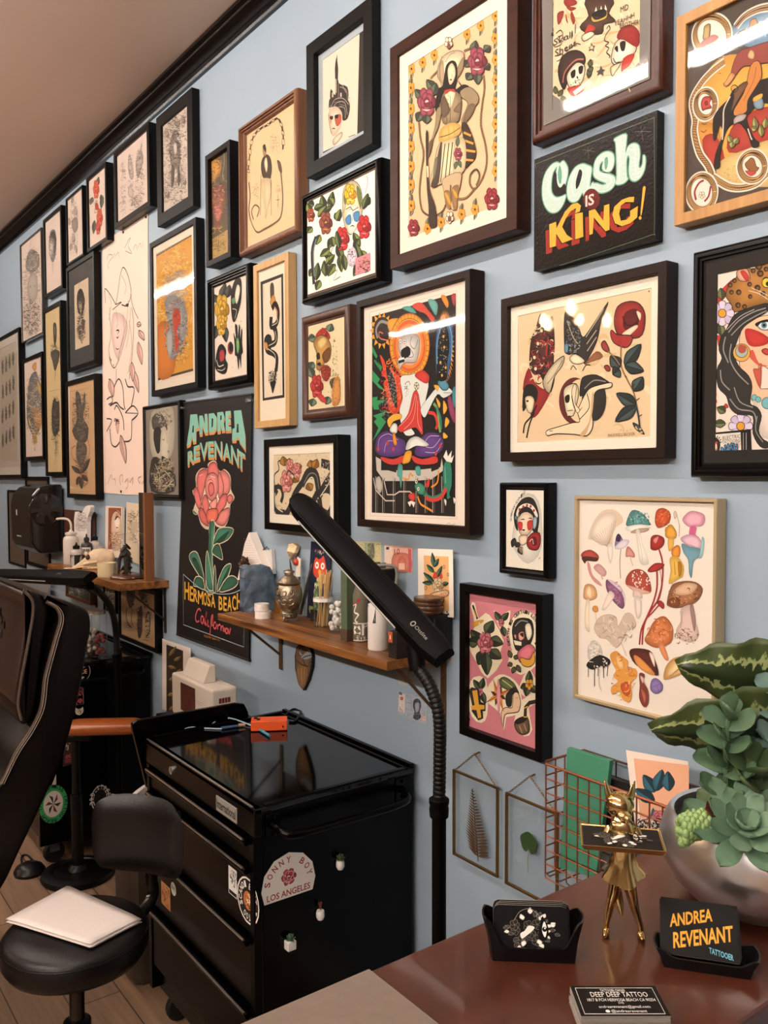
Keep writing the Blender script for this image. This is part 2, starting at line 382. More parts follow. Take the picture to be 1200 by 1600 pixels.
    def scrib(s, cs, n, w, a, b_, seed, ln=.35, wild=1.0, leaf=0):
        """dense pen work: n curling strokes inside an oval"""
        rd = random.Random(seed); cx, cy = (a[0]+b_[0])/2, (a[1]+b_[1])/2; rx, ry = abs(b_[0]-a[0])/2, abs(b_[1]-a[1])/2
        if s.crop[2] >= 4: n = int(n*1.7)
        base = s.lay; w *= 1.05; ln *= 1.5
        for i in range(n):
            s.lay = base+(i % 9)
            t = rd.uniform(0, 6.283); q = math.sqrt(rd.random()); x, y = cx+rx*q*math.cos(t), cy+ry*q*math.sin(t)
            h = rd.uniform(0, 6.283); cv = rd.uniform(-1.3, 1.3)*wild; st = ln*min(rx, ry)*rd.uniform(.3, .8); pts = [(x, y)]
            for k in range(4):
                x += st*math.cos(h)*.6; y += st*math.sin(h)*.6
                x = min(max(x, cx-rx), cx+rx); y = min(max(y, cy-ry), cy+ry)
                h += cv; pts.append((x, y))
            c = cs[i % len(cs)]
            if leaf and i % leaf == 0: s.fill(c, [pts[0], pts[1], pts[3], ((pts[1][0]+pts[3][0])/2+st*.3, (pts[1][1]+pts[3][1])/2)], True, 2)
            else: s.stroke(c, w*rd.uniform(.6, 1.5), pts, True, False, 2, True)
        s.lay = base+11
    def run(s, txt):
        """one drawn shape per line: see the letters below"""
        for ln in txt.strip().split('\n'):
            ln = ln.strip()
            if not ln or ln[0] == '#': continue
            a = ln.split(' '); k = a[0]
            pt = lambda z: tuple(float(q) for q in z.split(','))
            if k in 'fp': s.fill(a[1], [pt(z) for z in a[2:]], k == 'f', airy=.5 if k == 'f' else 0)
            elif k in 'FQ':
                P = [pt(z) for z in a[4:]]; s.fill(a[1], P, k == 'F', airy=.8); s.stroke(a[3], float(a[2]), P, k == 'F', True, 3)
            elif k in 'sl': s.stroke(a[1], float(a[2]), [pt(z) for z in a[3:]], k == 's')
            elif k == 'e': s.stroke(a[1], float(a[2]), [pt(z) for z in a[3:]], True, False, 5, True)
            elif k == 'S': s.stroke(a[1], float(a[2]), [pt(z) for z in a[3:]], True, True)
            elif k == 'o':
                for z in a[3:]: s.circ(a[1], pt(z), float(a[2]))
            elif k == 'O':
                for z in a[5:]: s.circ(a[1], pt(z), float(a[2])); s.ring(a[4], float(a[3]), pt(z), float(a[2]))
            elif k == 'c': s.ring(a[1], float(a[2]), pt(a[4]), float(a[3]))
            elif k == 'v':
                for i in range(5, len(a)-1, 2): s.leaf(a[1], a[2] if a[2] != '-' else None, pt(a[i]), pt(a[i+1]), float(a[3]), 'k', float(a[4]))
            elif k == 'r': s.rose(a[1], a[2], a[3], pt(a[4]), float(a[5]), 'k', float(a[6]) if len(a) > 6 else 2)
            elif k == 't': s.text(a[1], float(a[2]), pt(a[3]), pt(a[4]), ' '.join(a[5:]))
            elif k == 'h': s.scrib(a[1].split('/'), int(a[2]), float(a[3]), pt(a[5]), pt(a[6]), int(a[4]), *(float(z) for z in a[7:]))
            elif k == 'fl':                               # little flower: petals, heart, radius, centres
                for z in a[4:]:
                    q = pt(z); R = float(a[3])
                    for j in range(5):
                        an = j*1.2566+.3; s.circ('k', (q[0]+R*.6*s.sx*math.cos(an), q[1]+R*.6*math.sin(an)), R*.46, 9)
                        s.circ(a[1], (q[0]+R*.6*s.sx*math.cos(an), q[1]+R*.6*math.sin(an)), R*.36, 9)
                    s.circ(a[2], q, R*.3, 8)
        return s
def wall_art(yp, crop, mid):
    """drawing on the plane y = yp (facing the room)"""
    v = onY(mid[0], mid[1], yp); vs = (onY(mid[0], mid[1]-1, yp)-v).z
    hs = (onY(mid[0]+1, mid[1], yp)-v).x
    A = Art(lambda x, y, l: onY(x, y, yp)+Vector((0, -1e-5*l, 0)), vs, crop); A.sx = vs/hs; return A
# ------------------------------------------------------------------ framed pictures
PROF = {'flat': [(0, 0), (0, 1), (1, 1), (1, .35)],
        'soft': [(0, 0), (0, .94), (.1, 1), (.9, 1), (1, .94), (1, .35)],
        'step': [(0, 0), (0, .72), (.1, .92), (.3, 1), (.42, .98), (.45, .84), (.62, .86), (.66, .72), (.86, .74), (1, .62), (1, .35)],
        'round': [(0, 0), (0, .7), (.08, .88), (.25, 1), (.45, 1), (.65, .88), (.72, .74), (.9, .72), (1, .6), (1, .35)]}
m_glass = glass_mat(); m_ink = ink_mat()
FR = {}
def frame(key, label, corners, w, depth, fm, prof='flat', mats=(), rec=.009, glass=True, gap=.003, cat='picture', name='picture_frame', grp='framed pictures on the blue wall', tip=0):
    """corners: outer front corners in the photograph, clockwise from top left; w: moulding width; mats: (width, colour) rings inside it"""
    w *= .78; rec = (depth-rec)/depth; yf = WY-gap-depth; q = [onY(*c, yf) if c else None for c in corners]
    av = lambda l: sum(l)/len(l)
    xl = av([q[i].x for i in (0, 3) if q[i]]); xr = av([q[i].x for i in (1, 2) if q[i]])
    zt = av([q[i].z for i in (0, 1) if q[i]]); zb = av([q[i].z for i in (2, 3) if q[i]])
    t = thing(name, label, cat, ((xl+xr)/2, WY-gap, zb), grp)
    b = MB(); P = PROF[prof]; rs = []
    for u, h in P[:-1]+[(1, rec-.1)]:
        d = u*w; y = WY-gap-depth*h; rs.append([(xl+d, y, zb+d), (xr-d, y, zb+d), (xr-d, y, zt-d), (xl+d, y, zt-d)])
    b.rings(rs, False, False); b.build('moulding', fm, t, smooth=prof not in ('flat',), angle=50, bevel=.0012 if prof == 'flat' else 0, seg=1)
    yp = WY-gap-depth*rec; ins = w
    MB().box((xl+.003, WY-gap, zb+.003), (xr-.003, yp+.002, zt-.003)).build('backing', mat('backing_board', '#5b4a3a', .9), t)
    for k, (mw, mc) in enumerate(mats):
        o1 = ins-.004 if k == 0 else ins; o2 = ins+mw; y = yp-.0016+.0004*k
        b = MB(); b.rings([[(xl+o, yy, zb+o), (xr-o, yy, zb+o), (xr-o, yy, zt-o), (xl+o, yy, zt-o)] for o, yy in ((o1, y), (o2, y), (o2, yp+.0005))], False, False)
        b.build('mat_board', mat('mat_board_'+mc.strip('#'), mc, .85), t); ins = o2
    if glass: MB().add([(xl+w-.002, yp-.0045, zb+w-.002), (xr-w+.002, yp-.0045, zb+w-.002), (xr-w+.002, yp-.0045-tip, zt-w+.002), (xl+w-.002, yp-.0045-tip, zt-w+.002)], [(0, 1, 2, 3)]).build('glass', m_glass, t, keep=True)
    FR[key] = dict(t=t, yp=yp, xl=xl, xr=xr, zt=zt, zb=zb, ins=ins, mid=(av([c[0] for c in corners if c]), av([c[1] for c in corners if c])))
    return FR[key]
def picture(key, crop, paper, script='', extra=None, pname='print', m=None):
    """the sheet inside a frame with everything drawn on it (one mesh)"""
    f = FR[key]; A = wall_art(f['yp'], crop, f['mid']); i = f['ins']-.003
    y = f['yp']; A.mb.add([(f['xl']+i, y, f['zb']+i), (f['xr']-i, y, f['zb']+i), (f['xr']-i, y, f['zt']-i), (f['xl']+i, y, f['zt']-i)], [(0, 1, 2, 3)], col(paper))
    if script: A.run(script)
    if extra: extra(A)
    A.flat(f['yp']); return A.mb.build(pname, m or m_ink, f['t'])
BLK = mat('black_frame_lacquer', '#070504', .34, spec=.2); BLM = mat('black_frame_matt', '#0a0706', .5, spec=.2)
BRN = mat('dark_brown_frame', '#3a1c0f', .45, col2='#2a130a', spec=.18, vscale=5, stretch=(1, 8, 8)); ESP = mat('espresso_frame', '#1c0f08', .45, spec=.2)
OAK = wood('light_wood_frame', '#b88a50', '#a0723c', .45, 'z', 8); PINE = wood('pale_pine_frame', '#c29c68', '#b08850', .5, 'z', 8)
CHER = wood('reddish_wood_frame', '#4a2314', '#38190e', .4, 'x', 8); GOLD = mat('brass_frame', '#c4ae88', .4, .5)
RUST = wood('beaded_brown_frame', '#4a2a18', '#341c10', .4, 'z', 9)
F = frame
F('silver', 'clear and black framed tall ornamental grey drawing, far left under the crown moulding', [(30.4,384),(64,354),(66,521),(33.6,537)], .012, .03, mat('acrylic_edge', '#4a4643', .12, .3), 'soft')
F('oval', 'black frame with a small oval grey skull drawing on white', [(66,347),(94,318),(98,451),(70,465)], .026, .035, BLK)
F('pencil', 'narrow black frame with faint grey flower drawing, left of the red flowers', [(102,311),(128,289),(130,398),(104,416)], .014, .03, BLK)
F('redflower', 'black frame with two red flowers on white paper', [(134.4,278),(164,254),(168,376),(136,393)], .022, .035, BLK)
F('sketches', 'black frame with grey pencil sketches of birds and shells', [(177,240),(232,188),(234,322),(179,358)], .032, .035, BLK)
F('greymat', 'black frame with wide dark grey mat around a small portrait', [(103.6,418),(146,393),(149,572),(105,579)], .028, .035, BLK, mats=[(.085, '#3b3c3c')])
F('twin', 'tall narrow black frame holding two tan figure prints stacked', [(68,483),(97,467.5),(96.5,746),(69.6,742)], .03, .03, BLK)
F('grid', 'black frame with rows of small grey designs, cut by the left photo edge', [None,(30,513),(33,750),None] and [(-20,536),(30,513),(33,750),(-18,745)], .03, .035, BLK, mats=[(.05, '#c9bfb2')])
F('goldgrey', 'black frame with gold and grey flower bouquet on white', [(35,561),(66.5,549),(66.5,722),(36,717)], .03, .035, BLK)
F('horned', 'black frame with tan print of dark horned figure and red curls', [(102,596),(149,584),(151,782),(104,776)], .03, .035, BLK)
F('goddess', 'wide black frame with dense grey drawing of woman among flowers', [(243.8,185),(300,135),(301,322),(246,355)], .06, .03, BLM, rec=0.01)
F('devil', 'narrow black frame with brown devil mask and yellow moon', [(320.3,244.6),(358.7,216.4),(359.8,401.7),(321.8,418)], .027, .045, BLM, rec=0.016)
F('crutches', 'reddish wood frame with chain border and man on crutches', [(370,203.4),(460.5,133),(464,360),(372.8,401.7)], .036, .045, wood('ribbed_wood_frame', '#80583f', '#694532', .45, 'z', 9), 'step', rec=0.022)
F('gold', 'black frame with orange and gold print of a grey flower cluster', [(234.5,381),(306.7,336.7),(307.5,610),(235.5,616)], .03, .035, BLM, mats=[(.03, '#e6d5c0')])
F('yellowrose', 'stepped black frame with yellow rose, panther, red moon and dark hand', [(320.5,437.5),(386,410),(389,599),(324.5,608)], .042, .04, BLK, 'step', rec=0.018)
F('snake', 'pale wood frame with tall black snake and dagger print', [(395,416),(450.8,392),(451,665),(398,669.5)], .03, .03, PINE)
F('church', 'deep black frame with woman wearing church steeple hair', [(478.5,67.8),(580,-3),(581.8,229),(479,275)], .052, .03, BLM, mats=[(.02, '#aeb6bd')], rec=0.02)
F('sphinx', 'stepped black frame with winged face, yellow flower and red roses', [(466.8,308),(589.5,243.6),(592.6,436),(472.3,476.4)], .038, .045, BLK, 'step', glass=False)
F('cowgirl', 'large brown frame with cowgirl holding a rifle inside flower border', [(607.4,76.5),None,(807,359),(611,420)], .042, .045, BRN, mats=[(.036, '#e6d8c4')], glass=False)
F('cosmic', 'tall black frame with many coloured seated figure, flames and dragon', [(556.6,474.5),(736,414.7),(733,833),(557.5,825)], .026, .045, ESP, 'soft', rec=0.013)
F('skullrose', 'beaded brown frame with golden skull and red roses', [(467.5,497),(542.5,473.6),(545.5,648.5),(472,658.4)], .045, .03, RUST, 'round')
F('coil', 'black frame with coiled black snake and pink flowers behind lamp head', [(411.4,686),(526,680),(529,834.5),(413.5,830)], .03, .045, BLK, mats=[(.028, '#efe3d0')])
F('skulls', 'brown stepped frame with sheet of pirate skulls, cut by the top edge', [(826.5,-125),(1034,-232),(1037,136.5),(832.5,224)], .045, .035, CHER, 'step', mats=[(.02, '#7b756f')], tip=.003)
F('cowboy', 'light wood frame with rider on horse and rope loops, top right', [(1056.5,14),(1300,-78),(1296,294),(1053,348)], .026, .03, OAK)
F('leopard', 'large black frame with woman in leopard hood at right photo edge', [(1079,386.8),(1352,338),(1350,751),(1078,741)], .038, .03, BLK, 'step', mats=[(.018, '#1d1916')])
F('becker', 'brown black wide frame with eagle, rose, skull and winged head designs', [(782.7,467),(1040.5,407.5),(1040.5,717.4),(781,720)], .026, .035, ESP, mats=[(.022, '#efe2cf')], rec=0.014)
F('lady', 'small black frame with red cheeked woman and one rose', [(780,753.8),(855,754.4),(852.5,905),(777,896)], .024, .032, BLK, 'round')
F('pink', 'black frame with pink sheet of dagger, skull and smoking pipe', [(716.7,911),(846.7,929.8),(846.7,1192.8),(718,1146.9)], .026, .035, BLK, rec=0.016)
F('mushroom', 'thin brass frame with painted mushrooms of many kinds on white', [(897.9,774),(1118.6,780),(1117,1148.5),(893.8,1089.5)], .009, .03, GOLD)
F('profile', 'black frame with grey woman in profile beside hanging banner', [(222,637),(279,622.5),(280.5,784),(224,775)], .026, .03, BLK, 'round')
# ================================================================== the counter ledge in the foreground and what stands on it
ZD = 1.067
m_ledge = mat('redbrown_varnish', '#4c2416', .3, col2='#3a1a0f', vscale=3, stretch=(5, .8, 1), coat=.15)
m_dark = mat('dark_panel', '#191411', .6)
t = thing('counter', 'reddish brown varnished counter ledge at lower right, running to the wall', 'counter', (-.6, .75, 0))
MB().box((-.757, .02, ZD-.03), (-.456, 1.415, ZD)).build('ledge', m_ledge, t, bevel=.004)
MB().box((-.72, .04, 0), (-.49, 1.41, ZD-.03)).build('front_panel', m_dark, t, bevel=.003)
o = MB().box((-.7555, .04, ZD+.0004), (-.47, .5425, ZD+.0035)).build('desk_mat', mat('taupe_suede', '#5f4d3d', .95, var=.08, vscale=90, sheen=.4), loc=(-.6, .3, ZD), bevel=.001)
tag(o, 'taupe suede mat lying on the near end of the counter', 'mat')

BRASS = mat('polished_brass', '#dcbc80', .14, 1); BLKP = mat('black_plastic', '#060505', .35, spec=.35); CARDB = mat('black_card', '#15130f', .5)
# ---- brass fox holding a tray
FO = Vector((-.634, .831, ZD)); FR_, FF = Vector((.743, .669, 0)), Vector((.669, -.743, 0))
def fx(r, f, z): return FO + FR_*r + FF*f + Vector((0, 0, z))
t = thing('fox_statue', 'polished brass fox in a coat holding a card tray on the counter', 'statue', FO)
b = MB()
for s, fr_ in ((-1, -.0185), (1, .0215)):
    b.tube([fx(s*.006, 0, .075), fx(s*.009, .002, .058), fx(s*.013*(1.1), .001, .035), fx(fr_, 0, .012), fx(fr_, 0, .005)], [.0085, .0075, .0052, .0036, .0034], 12)
    b.ball(fx(fr_, .005, .0045), .0045, 10, 8, (1, 1, 1)); b.tube([fx(fr_, -.003, .0042), fx(fr_+s*.001, .009, .0038), fx(fr_+s*.002, .0145, .003)], [.0042, .0042, .002], 10)
b.build('legs', BRASS, t, smooth=True)
b = MB(); rs = []
for z, rx, ry, fo in [(.069, .025, .02, -.002), (.072, .024, .019, -.002), (.085, .0165, .0145, -.002), (.1, .0135, .012, -.002), (.115, .0155, .0125, -.001), (.128, .017, .012, 0), (.137, .0135, .0105, 0), (.143, .0075, .0075, 0)]:
    ring = []
    for k in range(28):
        a = 2*math.pi*k/28; fl = 1+(.14*math.cos(5*a) if z < .09 else .03*math.cos(6*a)); ring.append(fx(rx*math.cos(a)*fl, fo+ry*math.sin(a)*fl, z+(.005*math.cos(2*a) if z < .08 else 0)))
    rs.append(ring)
b.rings(rs); b.build('coat', BRASS, t, smooth=True, angle=60)
b = MB().tube([fx(0, -.012, .068), fx(-.006, -.02, .05), fx(-.003, -.022, .03), fx(.001, -.014, .016)], [.003, .006, .0065, .002], 10); b.build('tail', BRASS, t, smooth=True)
b = MB()
for s in (-1, 1): b.tube([fx(s*.015, 0, .131), fx(s*.021, .004, .12), fx(s*.019, .016, .118), fx(s*.012, .024, .1255)], [.0055, .005, .0042, .0036], 10)
b.build('arms', BRASS, t, smooth=True)
b = MB(); b.lathe([(.0085, -.003), (.0105, 0), (.0085, .004)], fx(-.002, 0, .142), 16)
b.ball(fx(-.004, .001, .1595), .0168, 18, 12, (1, 1, .92)); b.ball(fx(.0005, .0135, .152), .0088, 14, 10, (1, 1.2, .75)); b.ball(fx(.0035, .0215, .1505), .0046, 12, 8)
b.build('head', BRASS, t, smooth=True)
for s, r0, r1 in ((-1, -.013, -.0215), (1, .006, .0135)):
    b = MB().tube([fx(r0, -.001, .164), fx((r0+r1)/2, -.001, .174), fx(r1, -.002, .1885)], [.0085, .0062, .0008], 10, flat=.55); b.build('ear', BRASS, t, smooth=True)
b = MB(); TZ = .1275
def trayq(w, d): return [(-.003-w, .018-d), (-.003+w, .018-d), (-.003+w, .018+d), (-.003-w, .018+d)]
ring = lambda w, d, z: [fx(r, f, z) for r, f in trayq(w, d)]
b.rings([ring(.044, .028, TZ-.007), ring(.0475, .0315, TZ), ring(.0462, .0302, TZ), ring(.0452, .0295, TZ-.0015)]); b.build('tray', BRASS, t, bevel=.0006)
def ledge_art(loc, ax, ay, w, h):
    """drawing plane with its lower left corner at loc, unit square mapped on w x h"""
    n = ax.cross(ay).normalized(); A = Art(lambda x, y, l: loc+ax*(x*w)+ay*((1-y)*h)+n*(.000004*l), 1.0, (0, 0, 1)); A.vs = h; A.sx = h/w; A.nrm = n
    A.mb.add([loc, loc+ax*w, loc+ax*w+ay*h, loc+ay*h], [(0, 1, 2, 3)], col('#14110f')); return A
def floral_card(A):
    rd = random.Random(5)
    for k in range(11):
        q = (.28+.4*rd.random(), .3+.42*rd.random())
        for j in range(5): A.circ('#24201d', (q[0]+.035*math.cos(j*1.256), q[1]+.06*math.sin(j*1.256)), .05, 9); A.ring('#7a746a', .007, (q[0]+.035*math.cos(j*1.256), q[1]+.06*math.sin(j*1.256)), .05, 9)
    for k in range(34):
        a = rd.uniform(0, 6.28); q = (.5+.34*math.cos(a)*rd.uniform(.5, 1), .5+.36*math.sin(a)*rd.uniform(.5, 1))
        d = (q[0]+.07*math.cos(a), q[1]+.13*math.sin(a))
        if k % 2: A.leaf('#f2ede2', None, q, d, .07, 'k', 0)
        else: A.leaf('#2c2824', '#1c1916', q, d, .06, '#6d675e', .012)
    A.fill('#f2ede2', [(.36, .56), (.42, .5), (.47, .4), (.55, .42), (.52, .5), (.44, .6), (.38, .66)])
    A.stroke('#8a8378', .012, [(.28, .3), (.36, .12), (.5, .06), (.62, .2), (.66, .3)])
    A.fill('#0b0a09', [(.66, .2), (.74, .45), (.7, .68), (.6, .64), (.62, .4)]); A.fill('#f6f2ea', [(.68, .3), (.715, .45), (.69, .62), (.65, .48)]); A.circ('#0b0a09', (.685, .46), .05); A.circ('#f6f2ea', (.69, .44), .018)
o = fx(-.003-.0445, .018+.029, TZ-.001); A = ledge_art(o, FR_, -FF, .089, .058); floral_card(A)
o = A.mb.build('business_card', ink_mat('card_ink', .5, .15), loc=o); tag(o, 'black business card with white flower eye drawing on the fox\'s tray', 'business card')

# ---- curved black card holder with upright floral cards
def card_holder(name, label, base, ax, w, dep, hback, hfront, tilt):
    """open tray: raised curled ends, a dip in the front"""
    t = thing(name, label, 'card holder', base); ay = Vector((-ax.y, ax.x, 0)); b = MB(); N = 24
    def wall(k, off, top):                                            # k: 0..1 along a rounded outline, front first
        x = -w/2+w*k; e = abs(k-.5)*2; return x
    out = []; inn = []
    loop = []
    for k in range(N+1):
        a = k/N; loop.append((-w/2+w*a, -dep/2))
    for k in range(1, 5): loop.append((w/2+.003*math.sin(math.pi*k/5), -dep/2+dep*k/5))
    for k in range(N+1): loop.append((w/2-w*k/N, dep/2))
    for k in range(1, 5): loop.append((-w/2-.003*math.sin(math.pi*k/5), dep/2-dep*k/5))
    def top(x, y):
        e = abs(x)/(w/2); side = max(0, (e-.6)/.4); s = side*side*(3-2*side)
        h = hfront+(hback-hfront)*s if y < 0 else hback*.86+(hback*.14)*s
        return h
    fl = 1.12
    r0 = [base+ax*x*.94+ay*y*.9 for x, y in loop]; r1 = [base+ax*x+ay*y+Vector((0, 0, top(x, y)*.5)) for x, y in loop]; r2 = [base+ax*x*fl+ay*y*1.05+Vector((0, 0, top(x, y))) for x, y in loop]
    i2 = [base+ax*x*(fl-.035)+ay*(y*.9)+Vector((0, 0, top(x, y))) for x, y in loop]; i0 = [base+ax*x*.9+ay*y*.8+Vector((0, 0, .003)) for x, y in loop]
    b.rings([r0, r1, r2, i2, i0], True, True); b.build('tray', BLKP, t, smooth=True, angle=50); return t
AX1 = Vector((.655, .755, 0)).normalized(); B1 = Vector((-.668, .712, ZD))
card_holder('card_holder', 'curved black card holder with white flower drawing cards, left on counter', B1, AX1, .098, .032, .05, .017, 0)
def upright_cards(n, base, ax, w, h, lean, label, grp, draw, step=.0016):
    ay0 = Vector((-ax.y, ax.x, 0)); up = (Vector((0, 0, 1))*math.cos(lean)+ay0*math.sin(lean)).normalized(); nn = ax.cross(up).normalized()
    for k in range(n):
        o = base - ax*(w/2) + ay0*(step*k) + ax*(.0012*((k*7) % 3-1)) + Vector((0, 0, .0012*k)); b = MB()
        c = .006 if step < .002 else .0012; rr = [(c, 0), (w-c, 0), (w-c*.3, c*.3), (w, c), (w, h-c), (w-c*.3, h-c*.3), (w-c, h), (c, h), (c*.3, h-c*.3), (0, h-c), (0, c), (c*.3, c*.3)]
        b.prism([o+ax*x+up*y for x, y in rr], -nn*.0008); b.c = [col('#d9d2c6')]*len(b.c); b.c[0] = b.c[1] = col('#100e0d')
        if k == 0:
            A = Art(lambda x, y, l: o+ax*(x*w)+up*((1-y)*h)+nn*(.0002+.000004*l), h, (0, 0, 1)); A.sx = h/w; A.nrm = nn
            draw(A); n0 = len(b.v); b.v += A.mb.v; b.f += [tuple(i+n0 for i in f) for f in A.mb.f]; b.c += A.mb.c; b.m += A.mb.m
        ob = b.build('business_card', ink_mat('card_ink', .5, .15), loc=o)
        tag(ob, label[0] if k == 0 else label[1], 'business card', grp)
upright_cards(4, B1+Vector((.008, -.009, .006)), AX1, .085, .054, .22, ('front black floral eye card standing in the left card holder', 'black card standing behind the floral eye card in the holder'), 'cards in the left card holder', floral_card)
# ---- second holder, cards lying back
AX2 = Vector((.8, .6, 0)).normalized(); B2 = Vector((-.536, .853, ZD))
card_holder('card_holder', 'black card holder with orange lettered cards, right edge of counter', B2, AX2, .096, .036, .022, .013, 0)
def revenant(A):
    lw = .0
    A.text('#e8a63a', .27, (.13, .43), (.68, .19), 'ANDREA', True, 0, oc='#6a3a1c', ow=.008); A.text('#e8a63a', .33, (.17, .86), (.93, .55), 'REVENANT', True, 0, oc='#6a3a1c', ow=.008)
    A.text('#6fb4c8', .12, (.62, .86), (.92, .95), 'TATTOOER', True)
upright_cards(5, B2+Vector((-.002, -.006, .009)), AX2, .085, .052, .75, ('front black card with orange name lettering in right holder', 'black card lying behind the orange lettered one'), 'cards in the right card holder', revenant, .003)
# ---- stack of cards lying flat
SA = Vector((.6, .8, 0)); SB = Vector((.8, -.6, 0))                       # reading direction, towards the reader
S0 = Vector((-.583, .678, ZD))
rd = random.Random(3)
for k in range(12):
    j = SA*rd.uniform(-.001, .001)+SB*rd.uniform(-.0008, .0008); o = S0+j+Vector((0, 0, .0015*k)); b = MB()
    b.prism([o, o+SB*.05, o+SB*.05+SA*.089, o+SA*.089], (0, 0, .00135)); b.c = [col('#8c857c')]*6
    lb = 'black card in the flat pile at the front of the counter'
    if k == 11:
        b.c[1] = col('#12100f'); b.c[0] = col('#12100f'); lb = 'topmost card of the flat pile, white lettering inside a white border'
        A = Art(lambda x, y, l: o+Vector((0, 0, .0014+.000004*l))+SA*(x*.089)+SB*(y*.05), .05, (0, 0, 1)); A.sx = .56; A.nrm = Vector((0, 0, 1))
        A.stroke('#e9e4da', .018, [(.05, .07), (.95, .07), (.95, .93), (.05, .93)], False, True)
        for y, h, x0, x1, s_ in [(.2, .09, .33, .62, 'TATTOOER OWNER'), (.37, .17, .2, .86, 'DEEP DEEP TATTOO'), (.52, .1, .14, .92, '1817 B PCH HERMOSA BEACH CA 90254'), (.6, .06, .48, .54, '(310)'), (.74, .09, .24, .82, 'andrearevenant@gmail.com'), (.88, .09, .36, .76, '@andrearevenant')]:
            A.text('#e9e4da', h, (x0, y), (x1, y), s_, k == 1)
        A.circ('#e9e4da', (.32, .845), .045)
        n0 = len(b.v); b.v += A.mb.v; b.f += [tuple(i+n0 for i in f) for f in A.mb.f]; b.c += A.mb.c; b.m += A.mb.m
    tag(b.build('business_card', ink_mat('card_ink', .5, .15), loc=o), lb, 'business card', 'flat pile of business cards')

# ---- silver bowl with succulents
PB = Vector((-.585, 1.04, ZD)); t = thing('succulent_planter', 'hammered silver bowl of mixed green succulents, right end of counter', 'planter', PB)
b = MB().lathe([(0, 0), (.062, 0), (.078, .004), (.102, .028), (.116, .056), (.1185, .072), (.114, .094), (.108, .108), (.104, .112), (.1, .109), (.106, .09), (.1, .07), (0, .07)], PB, 56, wob=lambda a, h: .012*math.sin(3*a+h*40)*(h > .01))
b.build('bowl', mat('brushed_silver', '#eceae8', .34, 1, var=.18, vscale=6, bump=.15, bscale=25), t, smooth=True)
MB().lathe([(.1, .098), (.06, .104), (0, .106)], PB, 30).build('soil', mat('dark_soil', '#231a13', .95, bump=.6, bscale=150), t, smooth=True)
m_ros = mat('pale_rosette_green', '#6f8a6e', .5, col2='#4f6d54', vscale=12); m_pad = mat('paddle_green', '#39513f', .42, col2='#55704f', vscale=18); m_pad2 = mat('olive_paddle_green', '#4a5a36', .45, col2='#34482e', vscale=20)
m_red = mat('red_leaf', '#6d3428', .45, col2='#55281f', vscale=20); m_bead = mat('bead_green', '#8fa86a', .45, col2='#7c9a5c', vscale=25); m_stem = mat('woody_stem', '#5a4632', .8)
m_grey = mat('grey_green_leaf', '#6f877c', .5, col2='#55706a', vscale=16)
VR = RIGHT; VU = Vector((0, 0, 1)); VF = (Vector((FWD.x, FWD.y, 0))).normalized()      # right, up, away, as seen at the counter
def pp(r, f, z): return PB + VR*r + VF*f + Vector((0, 0, z))
def sleaf(b, base, d, up, L, W, th=.12, tip=.15, cup=.1, waist=.35):
    """a fleshy spoon leaf: closed surface along d, flat side up"""
    d = Vector(d).normalized(); up = Vector(up); sd = d.cross(up).normalized(); up = sd.cross(d).normalized(); rs = []
    n = 9
    for i in range(n+1):
        s = i/n; w = W/2*(waist+(1-waist)*math.sin(math.pi*min(s/.68, 1)*.5)) if s < .68 else W/2*math.sqrt(max(0, 1-((s-.68)/.32)**2))*(1-tip)+W/2*tip*(1-(s-.68)/.32)
        w = max(w, .0004); thk = W*th*(.5+.5*math.sin(math.pi*min(1, s*1.1+.08))) if s < .98 else .0006; bend = cup*L*s*s
        c = base+d*(L*s)+up*bend
        rs.append([c+sd*(w*math.cos(q))+up*(thk*math.sin(q)+abs(math.cos(q))**2*W*.1) for q in [2*math.pi*k/10 for k in range(10)]])
    b.rings(rs)
rd = random.Random(11)
def rosette(c, R, n_rings, m, name, ax=None, elev0=.25, wf=.42):
    ax = (ax or Vector((0, 0, 1))).normalized(); u = ax.orthogonal().normalized(); v = ax.cross(u); b = MB()
    for q in range(n_rings):
        s = 1-q/(n_rings+.4); n = max(4, 9-q); el = elev0+q*1.05/n_rings
        for k in range(n):
            a = 2*math.pi*(k+.5*(q % 2))/n+rd.uniform(-.1, .1); out = u*math.cos(a)+v*math.sin(a)
            sleaf(b, c+ax*(.004*q)+out*R*.06, out*math.cos(el)+ax*math.sin(el), ax*math.cos(el)-out*math.sin(el), R*s*rd.uniform(.9, 1.08), R*wf*(.6+.4*s), .13, .25, .12)
    return b.build(name, m, t, smooth=True, angle=70)
rosette(pp(-.052, -.086, .127), .066, 4, m_ros, 'rosette', (Vector((0, 0, 1))-VF*.75-VR*.1), .15)
def paddles(path, R, m, name, n=8, per=2):
    b = MB(); P = [pp(*q) for q in path]
    b.tube(P, .0035, 7)
    for i in range(n):
        s = (i+.6)/n*(len(P)-1); k = min(int(s), len(P)-2); c = P[k].lerp(P[k+1], s-k); a0 = i*1.45+rd.uniform(-.2, .2)
        for j in range(per):
            a = a0+j*2*math.pi/per; out = VR*math.cos(a)-VF*math.sin(a); el = .25+.5*i/n
            sz = R*(1.05-.35*i/n)*rd.uniform(.85, 1.1)
            sleaf(b, c+out*.003, out*math.cos(el)+VU*math.sin(el), VU*math.cos(el)-out*math.sin(el)-VF*.9, sz, sz*.78, .09, .05, -.05, .3)
    sleaf(b, P[-1], VU, -VF, R*.6, R*.4, .2)
    return b.build(name, m, t, smooth=True, angle=70)
paddles([(-.05, -.02, .1), (-.055, -.04, .17), (-.06, -.05, .22), (-.056, -.05, .258)], .05, m_pad, 'paddle_stem', 9, 2)
